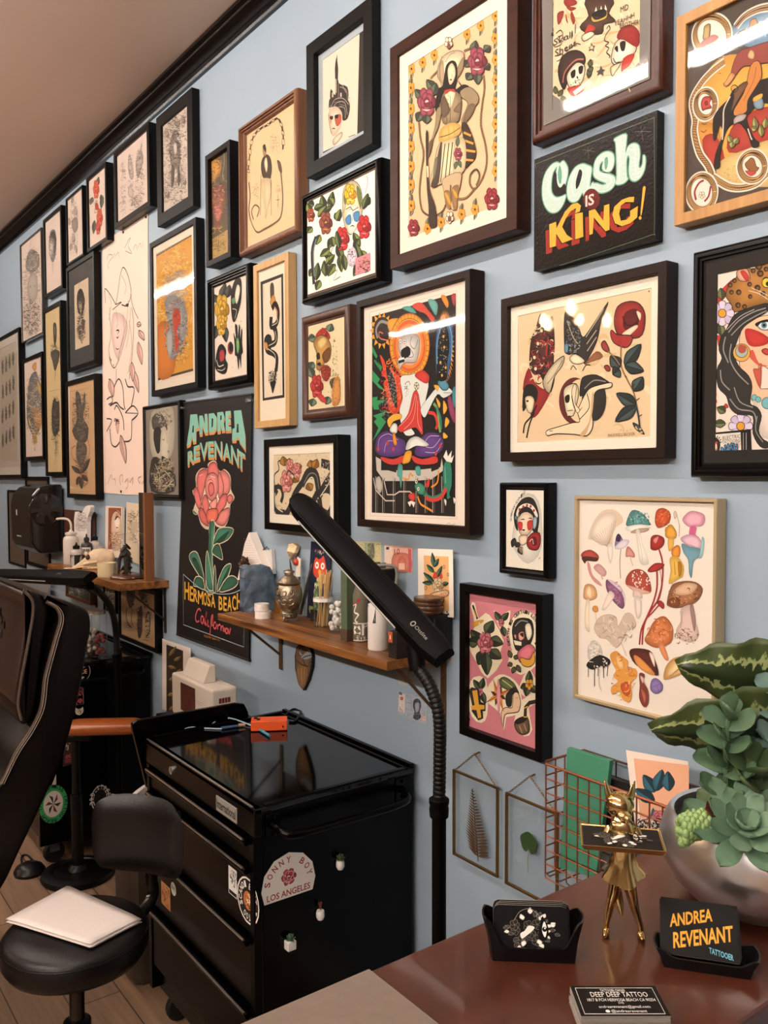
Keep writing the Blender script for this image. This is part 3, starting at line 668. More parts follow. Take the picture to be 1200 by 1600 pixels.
paddles([(-.01, -.01, .1), (-.02, -.045, .16), (-.03, -.055, .195)], .058, m_pad2, 'paddle_stem', 6, 3)
paddles([(.03, -.02, .1), (.025, -.03, .18), (.02, -.03, .25), (.028, -.028, .29)], .052, m_grey, 'leaf_stem', 9, 2)
paddles([(.07, -.02, .1), (.072, -.02, .2), (.06, -.02, .29), (.062, -.02, .33)], .036, m_pad, 'leaf_stem', 9, 2)
rosette(pp(-.05, -.055, .135), .05, 2, m_pad2, 'rosette', Vector((0, 0, 1))-VF*.5-VR*.5, .1, .62)
b = MB()
for a, e in ((2.75, .05), (2.5, .45)):
    out = VR*math.cos(a)-VF*math.sin(a)*.6; sleaf(b, pp(-.055, -.06, .125+e*.02), out+VU*e*.6, VU-VF, .052, .026, .14)
b.build('red_leaf', m_red, t, smooth=True, angle=70)
b = MB()
for i in range(11):
    s = i/10; c = pp(-.072-.052*s, -.07-.012*s, .122+.012*math.sin(s*2.5)-.004*s)
    for k in range(10):
        a = 2*math.pi*k/10+i*.33; d = VU*math.sin(a)-VF*math.cos(a); b.ball(c+d*.0135, .0046, 8, 6, (1, 1, 1.35))
for k in range(14): b.ball(pp(-.122+.004*math.cos(k), -.082, .119)+VU*.009*math.sin(k*2.4)-VF*.008*math.cos(k*2.4), .0052, 8, 6)
b.build('beaded_stem', m_bead, t, smooth=True)
# big variegated leaf behind, a rippled blade with paler feathering
def calathea():
    m = bpy.data.materials.new('variegated_leaf'); m.use_nodes = True; nt = m.node_tree; bs = nt.nodes['Principled BSDF']; bs.inputs['Roughness'].default_value = .45
    uv = nt.nodes.new('ShaderNodeAttribute'); uv.attribute_name = 'blade'; sp = nt.nodes.new('ShaderNodeSeparateXYZ'); nt.links.new(uv.outputs['Vector'], sp.inputs[0])
    wv = nt.nodes.new('ShaderNodeTexNoise'); wv.inputs['Scale'].default_value = 22; mp = nt.nodes.new('ShaderNodeMapping'); mp.inputs['Scale'].default_value = (1, .12, 1); mp.inputs['Rotation'].default_value = (0, 0, .5)
    nt.links.new(uv.outputs['Vector'], mp.inputs[0]); nt.links.new(mp.outputs[0], wv.inputs['Vector'])
    ab = nt.nodes.new('ShaderNodeMath'); ab.operation = 'ABSOLUTE'; nt.links.new(sp.outputs[1], ab.inputs[0])
    ad = nt.nodes.new('ShaderNodeMath'); ad.operation = 'MULTIPLY_ADD'; ad.inputs[1].default_value = .8; nt.links.new(wv.outputs[0], ad.inputs[0]); nt.links.new(ab.outputs[0], ad.inputs[2])
    r = nt.nodes.new('ShaderNodeValToRGB'); e = r.color_ramp.elements; e[0].position = .0; e[0].color = hx('#2c3a1c'); e[1].position = 1; e[1].color = hx('#3d4a24')
    for p_, c_ in ((.72, '#2a371b'), (.76, '#a3ac74'), (.86, '#98a268'), (.9, '#465528')):
        q = e.new(p_); q.color = hx(c_)
    nt.links.new(ad.outputs[0], r.inputs[0]); nt.links.new(r.outputs[0], bs.inputs['Base Color']); return m
def blade(A_, B_, W, sag, tw, name):
    v = []; f = []; at = []; NU, NV = 22, 12; A_, B_ = pp(*A_), pp(*B_); d = (B_-A_); L = d.length; d.normalize(); sd = (VU*math.cos(tw)+VF*math.sin(tw)); sd = (sd-d*sd.dot(d)).normalized(); nn = d.cross(sd)
    for i in range(NU+1):
        s = i/NU; w = W/2*(math.sin(math.pi*min(1, s*1.0))**.55)*(1-.25*s)+.0006
        for j in range(NV+1):
            q = j/NV*2-1; rip = .006*math.sin(s*26)*abs(q)**2+.012*abs(q)
            v.append(A_+d*(L*s)+sd*(w*q)+nn*(rip+sag*math.sin(math.pi*s))); at.append((s, q, 0))
    for i in range(NU):
        for j in range(NV):
            k = i*(NV+1)+j; f.append((k, k+1, k+NV+2, k+NV+1))
    b = MB(); b.add(v, f); o = b.build(name, calathea_m, t, smooth=True, angle=180, solid=.0008, keep=True)
    a = o.data.attributes.new('blade', 'FLOAT_VECTOR', 'POINT'); a.data.foreach_set('vector', [x for q in at for x in q]); return o
calathea_m = calathea()
blade((.11, .02, .255), (-.135, .0, .22), .135, -.02, -.5, 'broad_leaf')
blade((.12, .05, .285), (-.085, .05, .295), .12, -.02, -.35, 'broad_leaf')
b = MB().tube([pp(.05, .02, .09), pp(.1, .03, .2), pp(.11, .02, .275)], .003, 7).tube([pp(.06, .03, .09), pp(.1, .05, .2), pp(.115, .05, .285)], .003, 7); b.build('leaf_stalk', m_pad2, t, smooth=True)
b = MB().tube([pp(-.088, -.085, .112), pp(-.06, -.09, .13), pp(-.03, -.08, .155)], .0006, 5); b.build('dry_stalk', mat('dry_straw', '#a08a68', .8), t)
# ================================================================== unframed things on the wall, wire basket
def sheet(name, label, cat, corners, y, crop, paper, script='', th=.0006, grp=None, extra=None, m=None, bend=0):
    """flat printed sheet whose corners (clockwise from top left) are read off the photograph, on the plane y"""
    q = [onY(*c, y) for c in corners]; mid = (sum(c[0] for c in corners)/4, sum(c[1] for c in corners)/4)
    A = wall_art(y, crop, mid); n = len(q); bk = [p+Vector((0, th, 0)) for p in q]
    A.mb.add(q+bk, [tuple(range(n))]+[tuple(reversed(range(n, 2*n)))]+[(i, (i+1) % n, n+(i+1) % n, n+i) for i in range(n)], col(paper))
    if script: A.run(script)
    if extra: extra(A)
    c = sum(q, Vector())/n; A.flat(y)
    return tag(A.mb.build(name, m or m_ink, loc=Vector((c.x, y+th, min(p.z for p in q)))), label, cat, grp)
# ---- cash sign: a thick painted board
def board(name, label, cat, corners, depth, crop, paper, extra=None, script='', m=None):
    yf = WY-.002-depth; q = [onY(*c, yf) for c in corners]
    xl, xr = (q[0].x+q[3].x)/2, (q[1].x+q[2].x)/2; zt, zb = (q[0].z+q[1].z)/2, (q[2].z+q[3].z)/2
    A = wall_art(yf, crop, (sum(c[0] for c in corners)/4, sum(c[1] for c in corners)/4))
    A.mb.box((xl, yf, zb), (xr, WY-.002, zt)); A.mb.c = [col(paper)]*6
    if script: A.run(script)
    if extra: extra(A)
    A.flat(yf); return tag(A.mb.build(name, m or m_ink, loc=Vector(((xl+xr)/2, WY-.002, zb))), label, cat)
# ---- pressed plant frames on chains
CHN = mat('antique_brass', '#8a6a3c', .4, .9)
def clear_pane(b): return b
for key, lab, tl, tr, br, bl, ap in [('fern', 'brass frame with pressed brown fern between glass, on a chain', (707,1202.5), (777,1230), (777,1372.5), (707,1340.6), (742,1178)),
                                     ('leaf', 'brass frame with one round green leaf between glass, half behind counter', (790,1238.6), (870.6,1271), (870.6,1420), (787.7,1381), (828,1213))]:
    y = WY-.018; q = [onY(*c, y) for c in (tl, tr, br, bl)]; xl, xr = (q[0].x+q[3].x)/2, (q[1].x+q[2].x)/2; zt = (q[0].z+q[1].z)/2; zb = (q[2].z+q[3].z)/2; zb = zt-.218; a = onY(*ap, y)
    t = thing('pressed_plant_frame', lab, 'picture', ((xl+xr)/2, WY, zb), 'pressed plants between glass')
    b = MB(); w = .005
    rs = [[(xl+d, yy, zb+d), (xr-d, yy, zb+d), (xr-d, yy, zt-d), (xl+d, yy, zt-d)] for d, yy in ((0, y+.006), (0, y), (w, y), (w, y+.006), (0, y+.006))]
    b.rings(rs, False, False); b.build('frame', CHN, t)
    MB().add([(xl+w, y+.003, zb+w), (xr-w, y+.003, zb+w), (xr-w, y+.003, zt-w), (xl+w, y+.003, zt-w)], [(0, 1, 2, 3)]).build('glass', m_glass, t, keep=True)
    b = MB()
    for e in (Vector((xl+.008, y+.003, zt)), Vector((xr-.008, y+.003, zt))):
        n = 15; R = Matrix.Identity(3)
        for k in range(n):
            c = e.lerp(a, (k+.5)/n); d = (a-e).normalized(); s = Vector((0, 1, 0)) if k % 2 else d.cross(Vector((0, 1, 0)))
            L = (a-e).length/n*.72; P = [c+d*(L*math.cos(u))+s*(.0024*math.sin(u)) for u in [2*math.pi*i/8 for i in range(9)]]
            b.tube(P, .0006, 5, False)
    b.tube([a+Vector((0, 0, -.002)), a+Vector((0, .012, .001)), a+Vector((0, .0155, .001))], .0022, 8)
    b.build('chain', CHN, t, smooth=True)
    b = MB(); yc = y+.0045
    if key == 'fern':
        bp, tp = onY(747, 1338, yc), onY(738, 1232, yc)
        for k in range(22):
            s_ = k/22; c = bp.lerp(tp, s_); L = .05*(1-s_)**.9*(.7+.3*min(1, s_*5))+.003
            for sd in (-1, 1):
                d = Vector((sd*.92, 0, .36)).normalized(); pz = Vector((-d.z, 0, d.x)); wl = .0034*(1-.6*s_)
                b.prism([c, c+d*L*.3+pz*wl, c+d*L*.65+pz*wl*.8, c+d*L, c+d*L*.65-pz*wl*.8, c+d*L*.3-pz*wl], (0, -.0006, 0))
        b.tube([bp-Vector((0, 0, .012)), tp], .0011, 6); b.build('fern_frond', mat('dried_fern', '#4f3416', .85, var=.15), t)
    else:
        c = onY(826, 1317, yc); P = []
        for k in range(22):
            u = 2*math.pi*k/22+math.pi*1.5; r = .027*(1+.05*math.sin(5*u))*(.45 if k == 0 else 1); P.append(c+Vector((r*math.cos(u)*.95, 0, r*math.sin(u)*.9)))
        b.prism(P, (0, -.0008, 0)); b.build('leaf_blade', mat('pressed_leaf', '#2f4a22', .7, var=.15), t)
        MB().tube([c+Vector((0, 0, -.02)), c+Vector((-.004, 0, -.045)), c+Vector((-.002, 0, -.07))], .0012, 6).build('leaf_stalk', mat('pale_stalk', '#8f9a78', .7), t)
# ---- copper wire basket on the wall
COP = mat('copper_wire', '#a9674a', .35, .85)
yF = 1.285; BX0, BX1, BZ0, BZ1 = -1.182, -.80, .80, 1.036
t = thing('wire_basket', 'copper wire wall basket holding green folder and prints, behind the counter', 'basket', (-1.0, WY, BZ0))
b = MB(); W = .0016
def wy(y, s): return y
nh = 9
for k in range(nh):
    z = BZ0+(BZ1-BZ0)*k/(nh-1); r = .0026 if k == nh-1 else W
    b.tube([(BX0, WY-.004, z), (BX0, yF+.012, z), (BX0+.012, yF, z), (BX1-.012, yF, z), (BX1, yF+.012, z), (BX1, WY-.004, z)], r, 6)
for k in range(14):
    x = BX0+.012+(BX1-BX0-.024)*k/13
    b.tube([(x, yF-.001, BZ1), (x, yF-.001, BZ0+.012), (x, yF+.012, BZ0), (x, WY-.004, BZ0)], W, 6)
for x in (BX0, BX1):
    for k in range(4):
        y = yF+.012+(WY-.02-yF)*k/4; b.tube([(x, y, BZ1), (x, y, BZ0)], W, 6)
b.build('wire_grid', COP, t, smooth=True)
b = MB()
b.tube([(BX0, WY-.005, BZ1), (BX1, WY-.005, BZ1)], .0022, 6)
for k in range(8): z = BZ0+(BZ1-BZ0)*k/7; b.tube([(BX0, WY-.006, z), (BX1, WY-.006, z)], W, 6)
for k in range(10): x = BX0+(BX1-BX0)*k/9; b.tube([(x, WY-.006, BZ0), (x, WY-.006, BZ1)], W, 6)
b.build('back_grid', mat('dark_wire', '#4a3228', .4, .7), t)
yp = 1.335
P = [onY(*c, yp) for c in ((886, 1168.5), (953, 1189), (931, 1372), (862, 1353))]
P[2].z = max(P[2].z, BZ0+.004); P[3].z = max(P[3].z, BZ0+.004)
P[0].x = max(P[0].x, BX0+.004); P[3].x = max(P[3].x, BX0+.004)
b = MB(); b.prism(P, (0, .012, 0)); tag(b.build('green_folder', mat('teal_card', '#3f8064', .6), loc=Vector((P[3].x, yp, P[3].z)), bevel=.001), 'green card folder standing at left inside the wire basket', 'folder')
b = MB(); P = [onY(*c, 1.36) for c in ((950, 1215), (983, 1225), (979, 1330), (940, 1320))]; b.prism(P, (0, .01, 0)); tag(b.build('dark_folder', mat('black_board', '#1a1614', .5), loc=P[3]), 'dark folder in the wire basket behind the fox statue', 'folder')
sheet('leaf_print', 'peach print with dark leaves and pink flower standing in wire basket', 'print', ((978, 1172), (1075, 1190), (1075, 1300), (993, 1296)), 1.33, (840, 1150, 5.4545), '#ecd9c8', '''
p #e3a987 820,190 1290,250 1290,760 880,760
v #2f5f6e #1d2f36 110 3 1000,480 900,330 1010,470 1065,285 1120,470 1110,300 1000,560 830,450
f #2f5f6e 985,610 1010,690 960,700
r #c9707a #8c3a44 #e6a9a6 1030,700 70 3
o #d9773a 40 1085,735''')
sheet('pattern_card', 'white card with fine black line pattern at basket front', 'print', ((985, 1285), (1052, 1292), (1052, 1330), (985, 1322)), 1.315, (840, 1150, 5.4545), '#b7ab9c', 'h k/#2a2522/#e8dfd2 170 7 4 780,700 1150,900 .35 1.2')

# ---- hanging banner: black cloth, own sag
def banner_art(A):
    T = '#7fbfae'
    A.text(T, 42*1.0, (300, 1165), (655, 1190), 'ANDREA', True, oc='#d08c48', ow=5, arc=70, extr=('#d08c48', 6, 16))
    A.text(T, 120, (300, 1320), (650, 1340), 'REVENANT', True, oc='#d08c48', ow=4, arc=-10, extr=('#d08c48', 6, 16))
BAN = ((285, 630), (392.5, 617.5), (388.4, 1032), (276, 990))
# ================================================================== the wooden shelf and what stands on it
ZS = 1.177
SHW = wood('shelf_wood', '#4a2812', '#94602e', .4, 'x', 9, .05); BRK = mat('bronze_bracket', '#6a4f34', .4, .6); BRKW = wood('wood_bracket', '#8a5f3a', '#7a5230', .5, 'z', 7)
def shelf(name, label, x0, x1, yf, zt, th, br, brm):
    t = thing(name, label, 'shelf', ((x0+x1)/2, WY, zt-th))
    MB().box((x0, yf, zt-th), (x1, WY-.001, zt)).build('board', SHW, t, bevel=.0015)
    for x, drop in br:
        b = MB(); b.box((x-.009, WY-.006, zt-th-drop), (x+.009, WY-.0005, zt-th-.0002)); b.box((x-.009, yf+.04, zt-th-.005), (x+.009, WY-.002, zt-th-.0002))
        b.tube([(x, WY-.006, zt-th-drop*.72), (x, yf+.05, zt-th-.004)], .0045, 6)
        for z in (.2, .85): b.lathe([(.004, 0), (.004, -.002), (0, -.003)], (x, WY-.006, zt-th-drop*z), 8, 'y')
        b.build('bracket', brm, t, bevel=.0008)
    return t
shelf('wall_shelf', 'brown wooden shelf with jars, urn and bottles behind the lamp', -2.53, -1.615, 1.215, ZS, .022, ((-2.475, .18), (-1.642, .22)), BRK)
def sz(px, py, z=ZS): return onZ(px, py, z)
def at_y(px, y, z=ZS):
    """point of the shelf top below image column px at depth y"""
    d = ray(px, 950); t_ = y/d.y; return Vector((CAM.x+d.x*t_, y, z))
# measure: metres per picture pixel at a place
def mpp(p): return (p-CAM).dot(FWD)/FOC
def jar_glass(): return m_glass
rd = random.Random(21)
# raw blue stone
c = at_y(404, 1.345); k = mpp(c); b = MB(); rs = []
for z, rx, off in [(0, 25, 0), (8, 25.5, 0), (30, 24, 0), (52, 23, -1), (66, 19, -4), (72, 11, -9)]:
    rs.append([c+RIGHT*((rx*math.cos(a)+off)*k*(1+.1*math.sin(3*a+z*.05)+.05*math.sin(7*a)))+Vector((0, rx*.75*math.sin(a)*k*(1+.08*math.cos(4*a+z)), z*k+(rx*.12*k*math.sin(2*a) if z > 40 else 0))) for a in [2*math.pi*i/14 for i in range(14)]])
b.rings(rs); b.build('blue_crystal', mat('blue_crystal_rock', '#1f2b36', .42, col2='#566878', vscale=22, bump=.9, bscale=70, detail=10), loc=c, smooth=False)
tag(bpy.data.objects['blue_crystal'], 'raw blue grey crystal block standing at the left end of the shelf', 'rock')
# two white tins
c = at_y(411, 1.288); k = mpp(c); m_tin = mat('white_plastic', '#e8ddd2', .4)
for z, r, dx, lb in ((0, 12.8, 0, 'lower white round tin in front of the blue crystal'), (11.5, 11.5, -2, 'upper white round tin, stacked in front of the blue crystal')):
    q = c+RIGHT*(dx*k)+Vector((0, 0, z*k+.0004)); b = MB().lathe([(0, 0), (r*k, 0), (r*k, 5.5*k), (r*.97*k, 5.6*k), (r*.97*k, 6*k), (r*k, 6.1*k), (r*k, 11*k), (0, 11.2*k)], q, 28)
    tag(b.build('round_tin', m_tin, loc=q, smooth=True, angle=30), lb, 'tin', 'white tins on the shelf')
# ornate silver urn
c = at_y(452, 1.32); k = mpp(c); SIL = mat('old_silver', '#9b8d78', .3, .9, bump=.7, bscale=240, var=.35, vscale=60)
t = thing('silver_urn', 'ornate embossed old silver urn on little feet', 'urn', c)
pr = [(0, 6), (10, 6), (13, 9), (13, 14), (10, 17), (9, 18), (14, 21), (18, 26), (20, 34), (20.5, 42), (19.5, 50), (17, 57), (13, 60)]
MB().lathe([(r*k, z*k) for r, z in pr], c, 40, wob=lambda a, h: .018*math.sin(9*a+h*300)*(h > 22*k)+.03*math.sin(24*a)*(h < 15*k)).build('bowl', SIL, t, smooth=True)
MB().lathe([(r*k, z*k) for r, z in [(13, 59.5), (18, 60), (18.5, 62), (14, 66), (10, 71), (7, 73), (7, 76), (9, 77), (8, 80), (4, 81), (0, 81.5)]], c, 40, wob=lambda a, h: .02*math.sin(14*a)).build('lid', SIL, t, smooth=True)
for i in range(3):
    a = i*2.094-1.3; MB().tube([c+Vector((11*k*math.cos(a), 11*k*math.sin(a), 8*k)), c+Vector((13*k*math.cos(a), 13*k*math.sin(a), 3*k)), c+Vector((12*k*math.cos(a), 12*k*math.sin(a), .6*k))], [2*k, 1.6*k, .8*k], 8).build('foot', SIL, t, smooth=True)
b = MB()
for q in range(5):
    a0 = -2.6+q*.55; 
    for j in range(2):
        P = [];
        for s in range(14):
            th = s*.5; rr = (6.5-s*.42)*k; a = a0+(rr*math.cos(th+q))/(20*k); z = (34+j*14)*k+rr*math.sin(th+q); R_ = (20.6-abs(z/k-40)*.08)*k
            P.append(c+Vector((R_*math.cos(a), R_*math.sin(a), z)))
        b.tube(P, 1.0*k, 6)
b.build('scrollwork', SIL, t, smooth=True)
# gold candle glass behind urn, jar with tools
c = at_y(441, 1.388); k = mpp(c); tag(MB().lathe([(0, 0), (13*k, 0), (13*k, 20*k), (0, 20*k)], c, 20).build('gold_pot', mat('gold_foil', '#b07f3a', .3, .9), loc=c, smooth=True, angle=40), 'small gold pot half hidden behind the silver urn', 'pot')
def glass_jar(name, label, c, r, h, neck, extra, cat='jar', grp=None):
    t = thing(name, label, cat, c, grp)
    MB().lathe([(0, .002), (r*.96, .002), (r, .006), (r, h*.8), (neck, h*.86), (neck, h), (neck*.93, h), (neck*.93, h*.87), (r*.95, h*.8), (r*.95, .008), (0, .006)], c, 28).build('glass', m_glass, t, smooth=True, angle=50)
    extra(t, c, r, h); return t
def tools(t, c, r, h):
    for i in range(4):
        a = i*1.4; d = Vector((.25*math.cos(a)+.18, .2*math.sin(a), 1)).normalized(); b = MB(); p = c+Vector((.006*math.cos(a), .006*math.sin(a), .006)); b.tube([p, p+d*h*1.25, p+d*h*1.45], [.0045, .004, .0015], 6, flat=.4)
        b.build('palette_knife', mat('dull_steel', '#8f8a80', .4, .8), t, smooth=True)
    MB().ball(c+Vector((-.012, 0, h*1.36)), .012, 10, 8).build('red_bead', mat('red_enamel', '#b5352b', .4), t, smooth=True)
    MB().prism([c+Vector((-.02, 0, h*1.0)), c+Vector((.008, 0, h*1.0)), c+Vector((.012, 0, h*1.45)), c+Vector((-.008, 0, h*1.5))], (0, .002, 0)).build('paper_tag', mat('cream_paper', '#e6d8c0', .8), t)
c = at_y(467, 1.395); k = mpp(c); glass_jar('glass_jar', 'glass jar of steel knives behind the silver urn', c, 11*k, 62*k, 10*k, tools)
def sticks(t, c, r, h):
    b = MB(); rr = random.Random(4)
    for i in range(34):
        a, q = rr.uniform(0, 6.28), r*.6*math.sqrt(rr.random()); p = c+Vector((q*math.cos(a)-.006, q*math.sin(a), .004)); e = p+Vector((rr.uniform(-.006, .014)+.012, rr.uniform(-.01, .01), h*rr.uniform(1.28, 1.42))); b.tube([p, e], .0013, 5)
    tag(b.build('wooden_stick', mat('birch_stick', '#c8a46c', .7), t), kind='stuff')
    MB().lathe([(r*1.01, h*.66), (r*1.01, h*.74)], c, 24).build('paper_band', mat('white_label', '#ece5da', .6), t, smooth=True)
c = at_y(505, 1.35); k = mpp(c); glass_jar('glass_jar', 'glass jar of thin wooden sticks on the shelf', c, 15.5*k, 62*k, 14*k, sticks)
def cotton(t, c, r, h):
    b = MB(); rr = random.Random(5)
    for i in range(40):
        a, q = rr.uniform(0, 6.28), r*.66*math.sqrt(rr.random()); b.ball(c+Vector((q*math.cos(a), q*math.sin(a), .012+h*.68*rr.random())), r*.27, 8, 6)
    tag(b.build('cotton_ball', mat('white_cotton', '#eee8e0', .95), t, smooth=True), kind='stuff')
c = at_y(527, 1.34); k = mpp(c); glass_jar('glass_jar', 'glass jar of white cotton balls beside the green book', c, 15.5*k, 60*k, 14.5*k, cotton)
# navy card with red cat
q = [onY(*p, y_) for p, y_ in (((487, 846), 1.41), ((516, 846), 1.41), ((511, 969), 1.398), ((476, 962), 1.398))]
zb = ZS+.001; ax = Vector((1, 0, 0)); loc = Vector((q[3].x+.012, 1.398, zb)); wq = q[2].x-q[3].x-.012; up = Vector((.01, .06, 1)); hq = (q[0].z-zb); up = up*hq
def cat_card(A):
    A.fill('#c9452f', [(.2, .3), (.28, .2), (.42, .22), (.55, .2), (.66, .17), (.8, .3), (.8, .4), (.6, .46), (.35, .46), (.2, .4)]); A.fill('#e6b48a', [(.5, .4), (.85, .42), (.85, .5), (.6, .52)])
    for x in (.36, .64): A.circ('#f3ead8', (x, .3), .045); A.circ('#c9452f', (x, .3), .02)
    A.circ('#e0a23a', (.5, .38), .03); A.fill('#d0b060', [(.4, .46), (.65, .47), (.6, .55), (.42, .55)])
    A.fill('#3d6b46', [(.35, .52), (.6, .54), (.6, .8), (.5, .9), (.2, .92), (.3, .8)]); A.fill('#8f9a5c', [(.1, .84), (.4, .86), (.45, .95), (.15, .93)])
    A.scrib(['#d8c9a8', '#7fa08c', '#c9452f'], 30, .012, (.2, .1), (.85, .16), 3); A.scrib(['#d9cf8c', '#245538'], 40, .014, (.25, .5), (.65, .95), 5)
A = ledge_art(loc, ax, Vector((0, .018, hq)).normalized(), wq, hq); A.mb.c[0] = col('#12172e'); cat_card(A)
tag(A.mb.build('cat_card', m_ink, loc=loc), 'navy card with red cat face leaning behind the stick jar', 'card')
MB_ = MB().box((at_y(494, 1.38).x-.03, 1.378, ZS), (at_y(494, 1.38).x+.03, 1.39, ZS+.035)); tag(MB_.build('dark_block', mat('dark_wood_block', '#1d1512', .5), loc=at_y(494, 1.36)), 'small dark block behind the stick jar', 'block')
# green book, spine out
c = at_y(540, 1.25); hB = .205; t = thing('book', 'olive green hardback book with spine lettering, upright on shelf', 'book', c)
BG = mat('olive_cloth', '#4c5a42', .7, bump=.2, bscale=300); sx0, sx1 = at_y(533.5, 1.282).x, at_y(543, 1.282).x
b = MB().box((sx0, 1.282, ZS), (sx0+.002, 1.412, ZS+hB)).box((sx1-.002, 1.282, ZS), (sx1, 1.412, ZS+hB)).box((sx0, 1.28, ZS), (sx1, 1.2835, ZS+hB)); b.build('cover', BG, t, bevel=.0006)
MB().box((sx0+.002, 1.2836, ZS+.003), (sx1-.002, 1.409, ZS+hB-.003)).build('pages', mat('page_edges', '#d8cbb0', .9), t)
o = Vector((sx1, 1.2299, ZS)); A = Art(lambda x, y, l: Vector((sx0+(sx1-sx0)*x, 1.2798-.000004*l, ZS+hB*(1-y))), 1, (0, 0, 1)); A.vs = hB; A.sx = 6
A.text('#b9b49a', .5, (.3, .12), (.3, .85), 'THE STAR RIVER'); A.mb.build('spine_lettering', m_ink, t)
MB().box((sx0-.0004, 1.2792, ZS), (sx1+.0004, 1.4125, ZS+.032)).build('spine_foot', mat('brown_cloth', '#4a3626', .7), t)
# clear bottle with white script and red bone print
c = at_y(563, 1.315); k = mpp(c); r = 12.2*k; t = thing('glass_bottle', 'clear glass tumbler printed with white script and red marks', 'bottle', c)
MB().lathe([(0, .001), (r*.9, .001), (r, .006), (r, 72*k), (r*.7, 84*k), (r*.7, 86*k), (0, 86*k)], c, 28).build('glass', mat('smoky_glass', '#6d6656', .12, 0, spec=.6, coat=.3), t, smooth=True, angle=50)
A = Art(lambda x, y, l: c+Vector((math.cos(x)*(r+.0003+.000004*l), math.sin(x)*(r+.0003+.000004*l), y)), 1, (0, 0, 1)); A.sx = 1
aM = math.atan2(-c.y+CAM.y, -c.x+CAM.x)
def cyl_art(c, r, aM, h):
    A = Art(lambda x, y, l: c+Vector((math.cos(aM+(x-.5)*2.6)*(r+.0003+.000004*l), math.sin(aM+(x-.5)*2.6)*(r+.0003+.000004*l), h*(1-y))), 1, (0, 0, 1)); A.vs = h; A.sx = h/(2.6*r); A.nrm = Vector((math.cos(aM), math.sin(aM), 0)); return A
A = cyl_art(c, r, aM, 86*k)
A.fill('#a8352a', [(.1, .32), (.3, .26), (.45, .2), (.5, .24), (.36, .3), (.2, .36)], sub=6); A.stroke('#e9e2d4', .03, [(.1, .35), (.3, .32), (.2, .45), (.4, .5), (.25, .6), (.35, .64)], sub=8)
A.stroke('#e9e2d4', .016, [(.06, .66), (.94, .66), (.94, .97), (.06, .97)], False, True, 1) if False else None
for a_, b_ in (((.06, .66), (.94, .66)), ((.06, .97), (.94, .97))):
    A.stroke('#e9e2d4', .016, [(a_[0]+(b_[0]-a_[0])*i/12, a_[1]) for i in range(13)], False)
A.text('#e9e2d4', .2, (.12, .88), (.9, .86), 'er', True); A.text('#e9e2d4', .06, (.3, .955), (.8, .955), 'STE')
A.mb.build('printed_script', m_ink, t)
# white bottle with black pump strap
c = at_y(590, 1.288); k = mpp(c); r = 15.6*k; t = thing('white_bottle', 'white lotion bottle with black cap, near the shelf edge', 'bottle', c)
MB().lathe([(0, 0), (r*.94, 0), (r, .003), (r, 66*k), (r*.95, 71*k), (r*.55, 74*k), (0, 74*k)], c, 32).build('body', mat('white_bottle_plastic', '#e9e2da', .3), t, smooth=True, angle=50)
MB().lathe([(r*.6, 73*k), (r*.62, 80*k), (r*.4, 84*k), (r*.14, 86*k), (r*.14, 93*k), (0, 93*k)], c, 20).build('cap', BLKP, t, smooth=True, angle=40)
MB().box(c+Vector((-.008, -.03, 91*k)), c+Vector((.008, .01, 96*k))).build('nozzle', BLKP, t, bevel=.002)
A = cyl_art(c, r, aM, 74*k); A.fill('#14110f', [(0, .06), (.42, .1), (.42, .42), (.3, .42), (.0, .4)], False); A.fill('#e9e2da', [(.05, .29), (.38, .31), (.38, .37), (.05, .35)], False); A.mb.build('label', m_ink, t)
# clear pump jug behind the lamp head
c = at_y(612, 1.378); k = mpp(c); t = thing('clear_jug', 'clear plastic jug with grey loop handle behind the lamp head', 'jug', c)
MB().lathe([(0, .001), (17*k, .001), (18*k, .006), (18*k, 62*k), (10*k, 74*k), (6*k, 76*k), (6*k, 86*k), (0, 86*k)], c, 24).build('body', m_glass, t, smooth=True, angle=50)
MB().tube(spline([c+RIGHT*(-34*k)+Vector((0, 0, 112*k)), c+RIGHT*(-20*k)+Vector((0, 0, 119*k)), c+RIGHT*(2*k)+Vector((0, 0, 118*k)), c+RIGHT*(8*k)+Vector((0, 0, 110*k)), c+RIGHT*(7*k)+Vector((0, 0, 92*k)), c+RIGHT*(3*k)+Vector((0, 0, 84*k))], False), 2.6*k, 8).build('loop_handle', mat('grey_plastic', '#8f8c86', .4), t, smooth=True)
MB().box(c+RIGHT*(-30*k)+Vector((0, .004, 92*k)), c+RIGHT*(4*k)+Vector((0, .012, 114*k))).build('dark_panel', BLKP, t, bevel=.003)
# small dark box with orange label
c = at_y(625, 1.245); k = mpp(c); x0, x1 = at_y(607, 1.25).x, min(at_y(636, 1.25).x, -1.622)
b = MB().box((x0, 1.25, ZS), (x1, 1.29, ZS+.066)); t = thing('dark_box', 'small dark box with orange label under the lamp neck', 'box', c); b.build('carton', mat('dark_carton', '#1a1412', .5), t, bevel=.001)
MB().box((x0-.0003, 1.2492, ZS+.038), (x0+(x1-x0)*.5, 1.2502, ZS+.064)).build('label', mat('orange_label', '#b5552c', .6), t)
MB().box((x0+(x1-x0)*.2, 1.2486, ZS+.046), (x0+(x1-x0)*.3, 1.2494, ZS+.056)).build('emblem', mat('white_label', '#ece5da', .6), t)
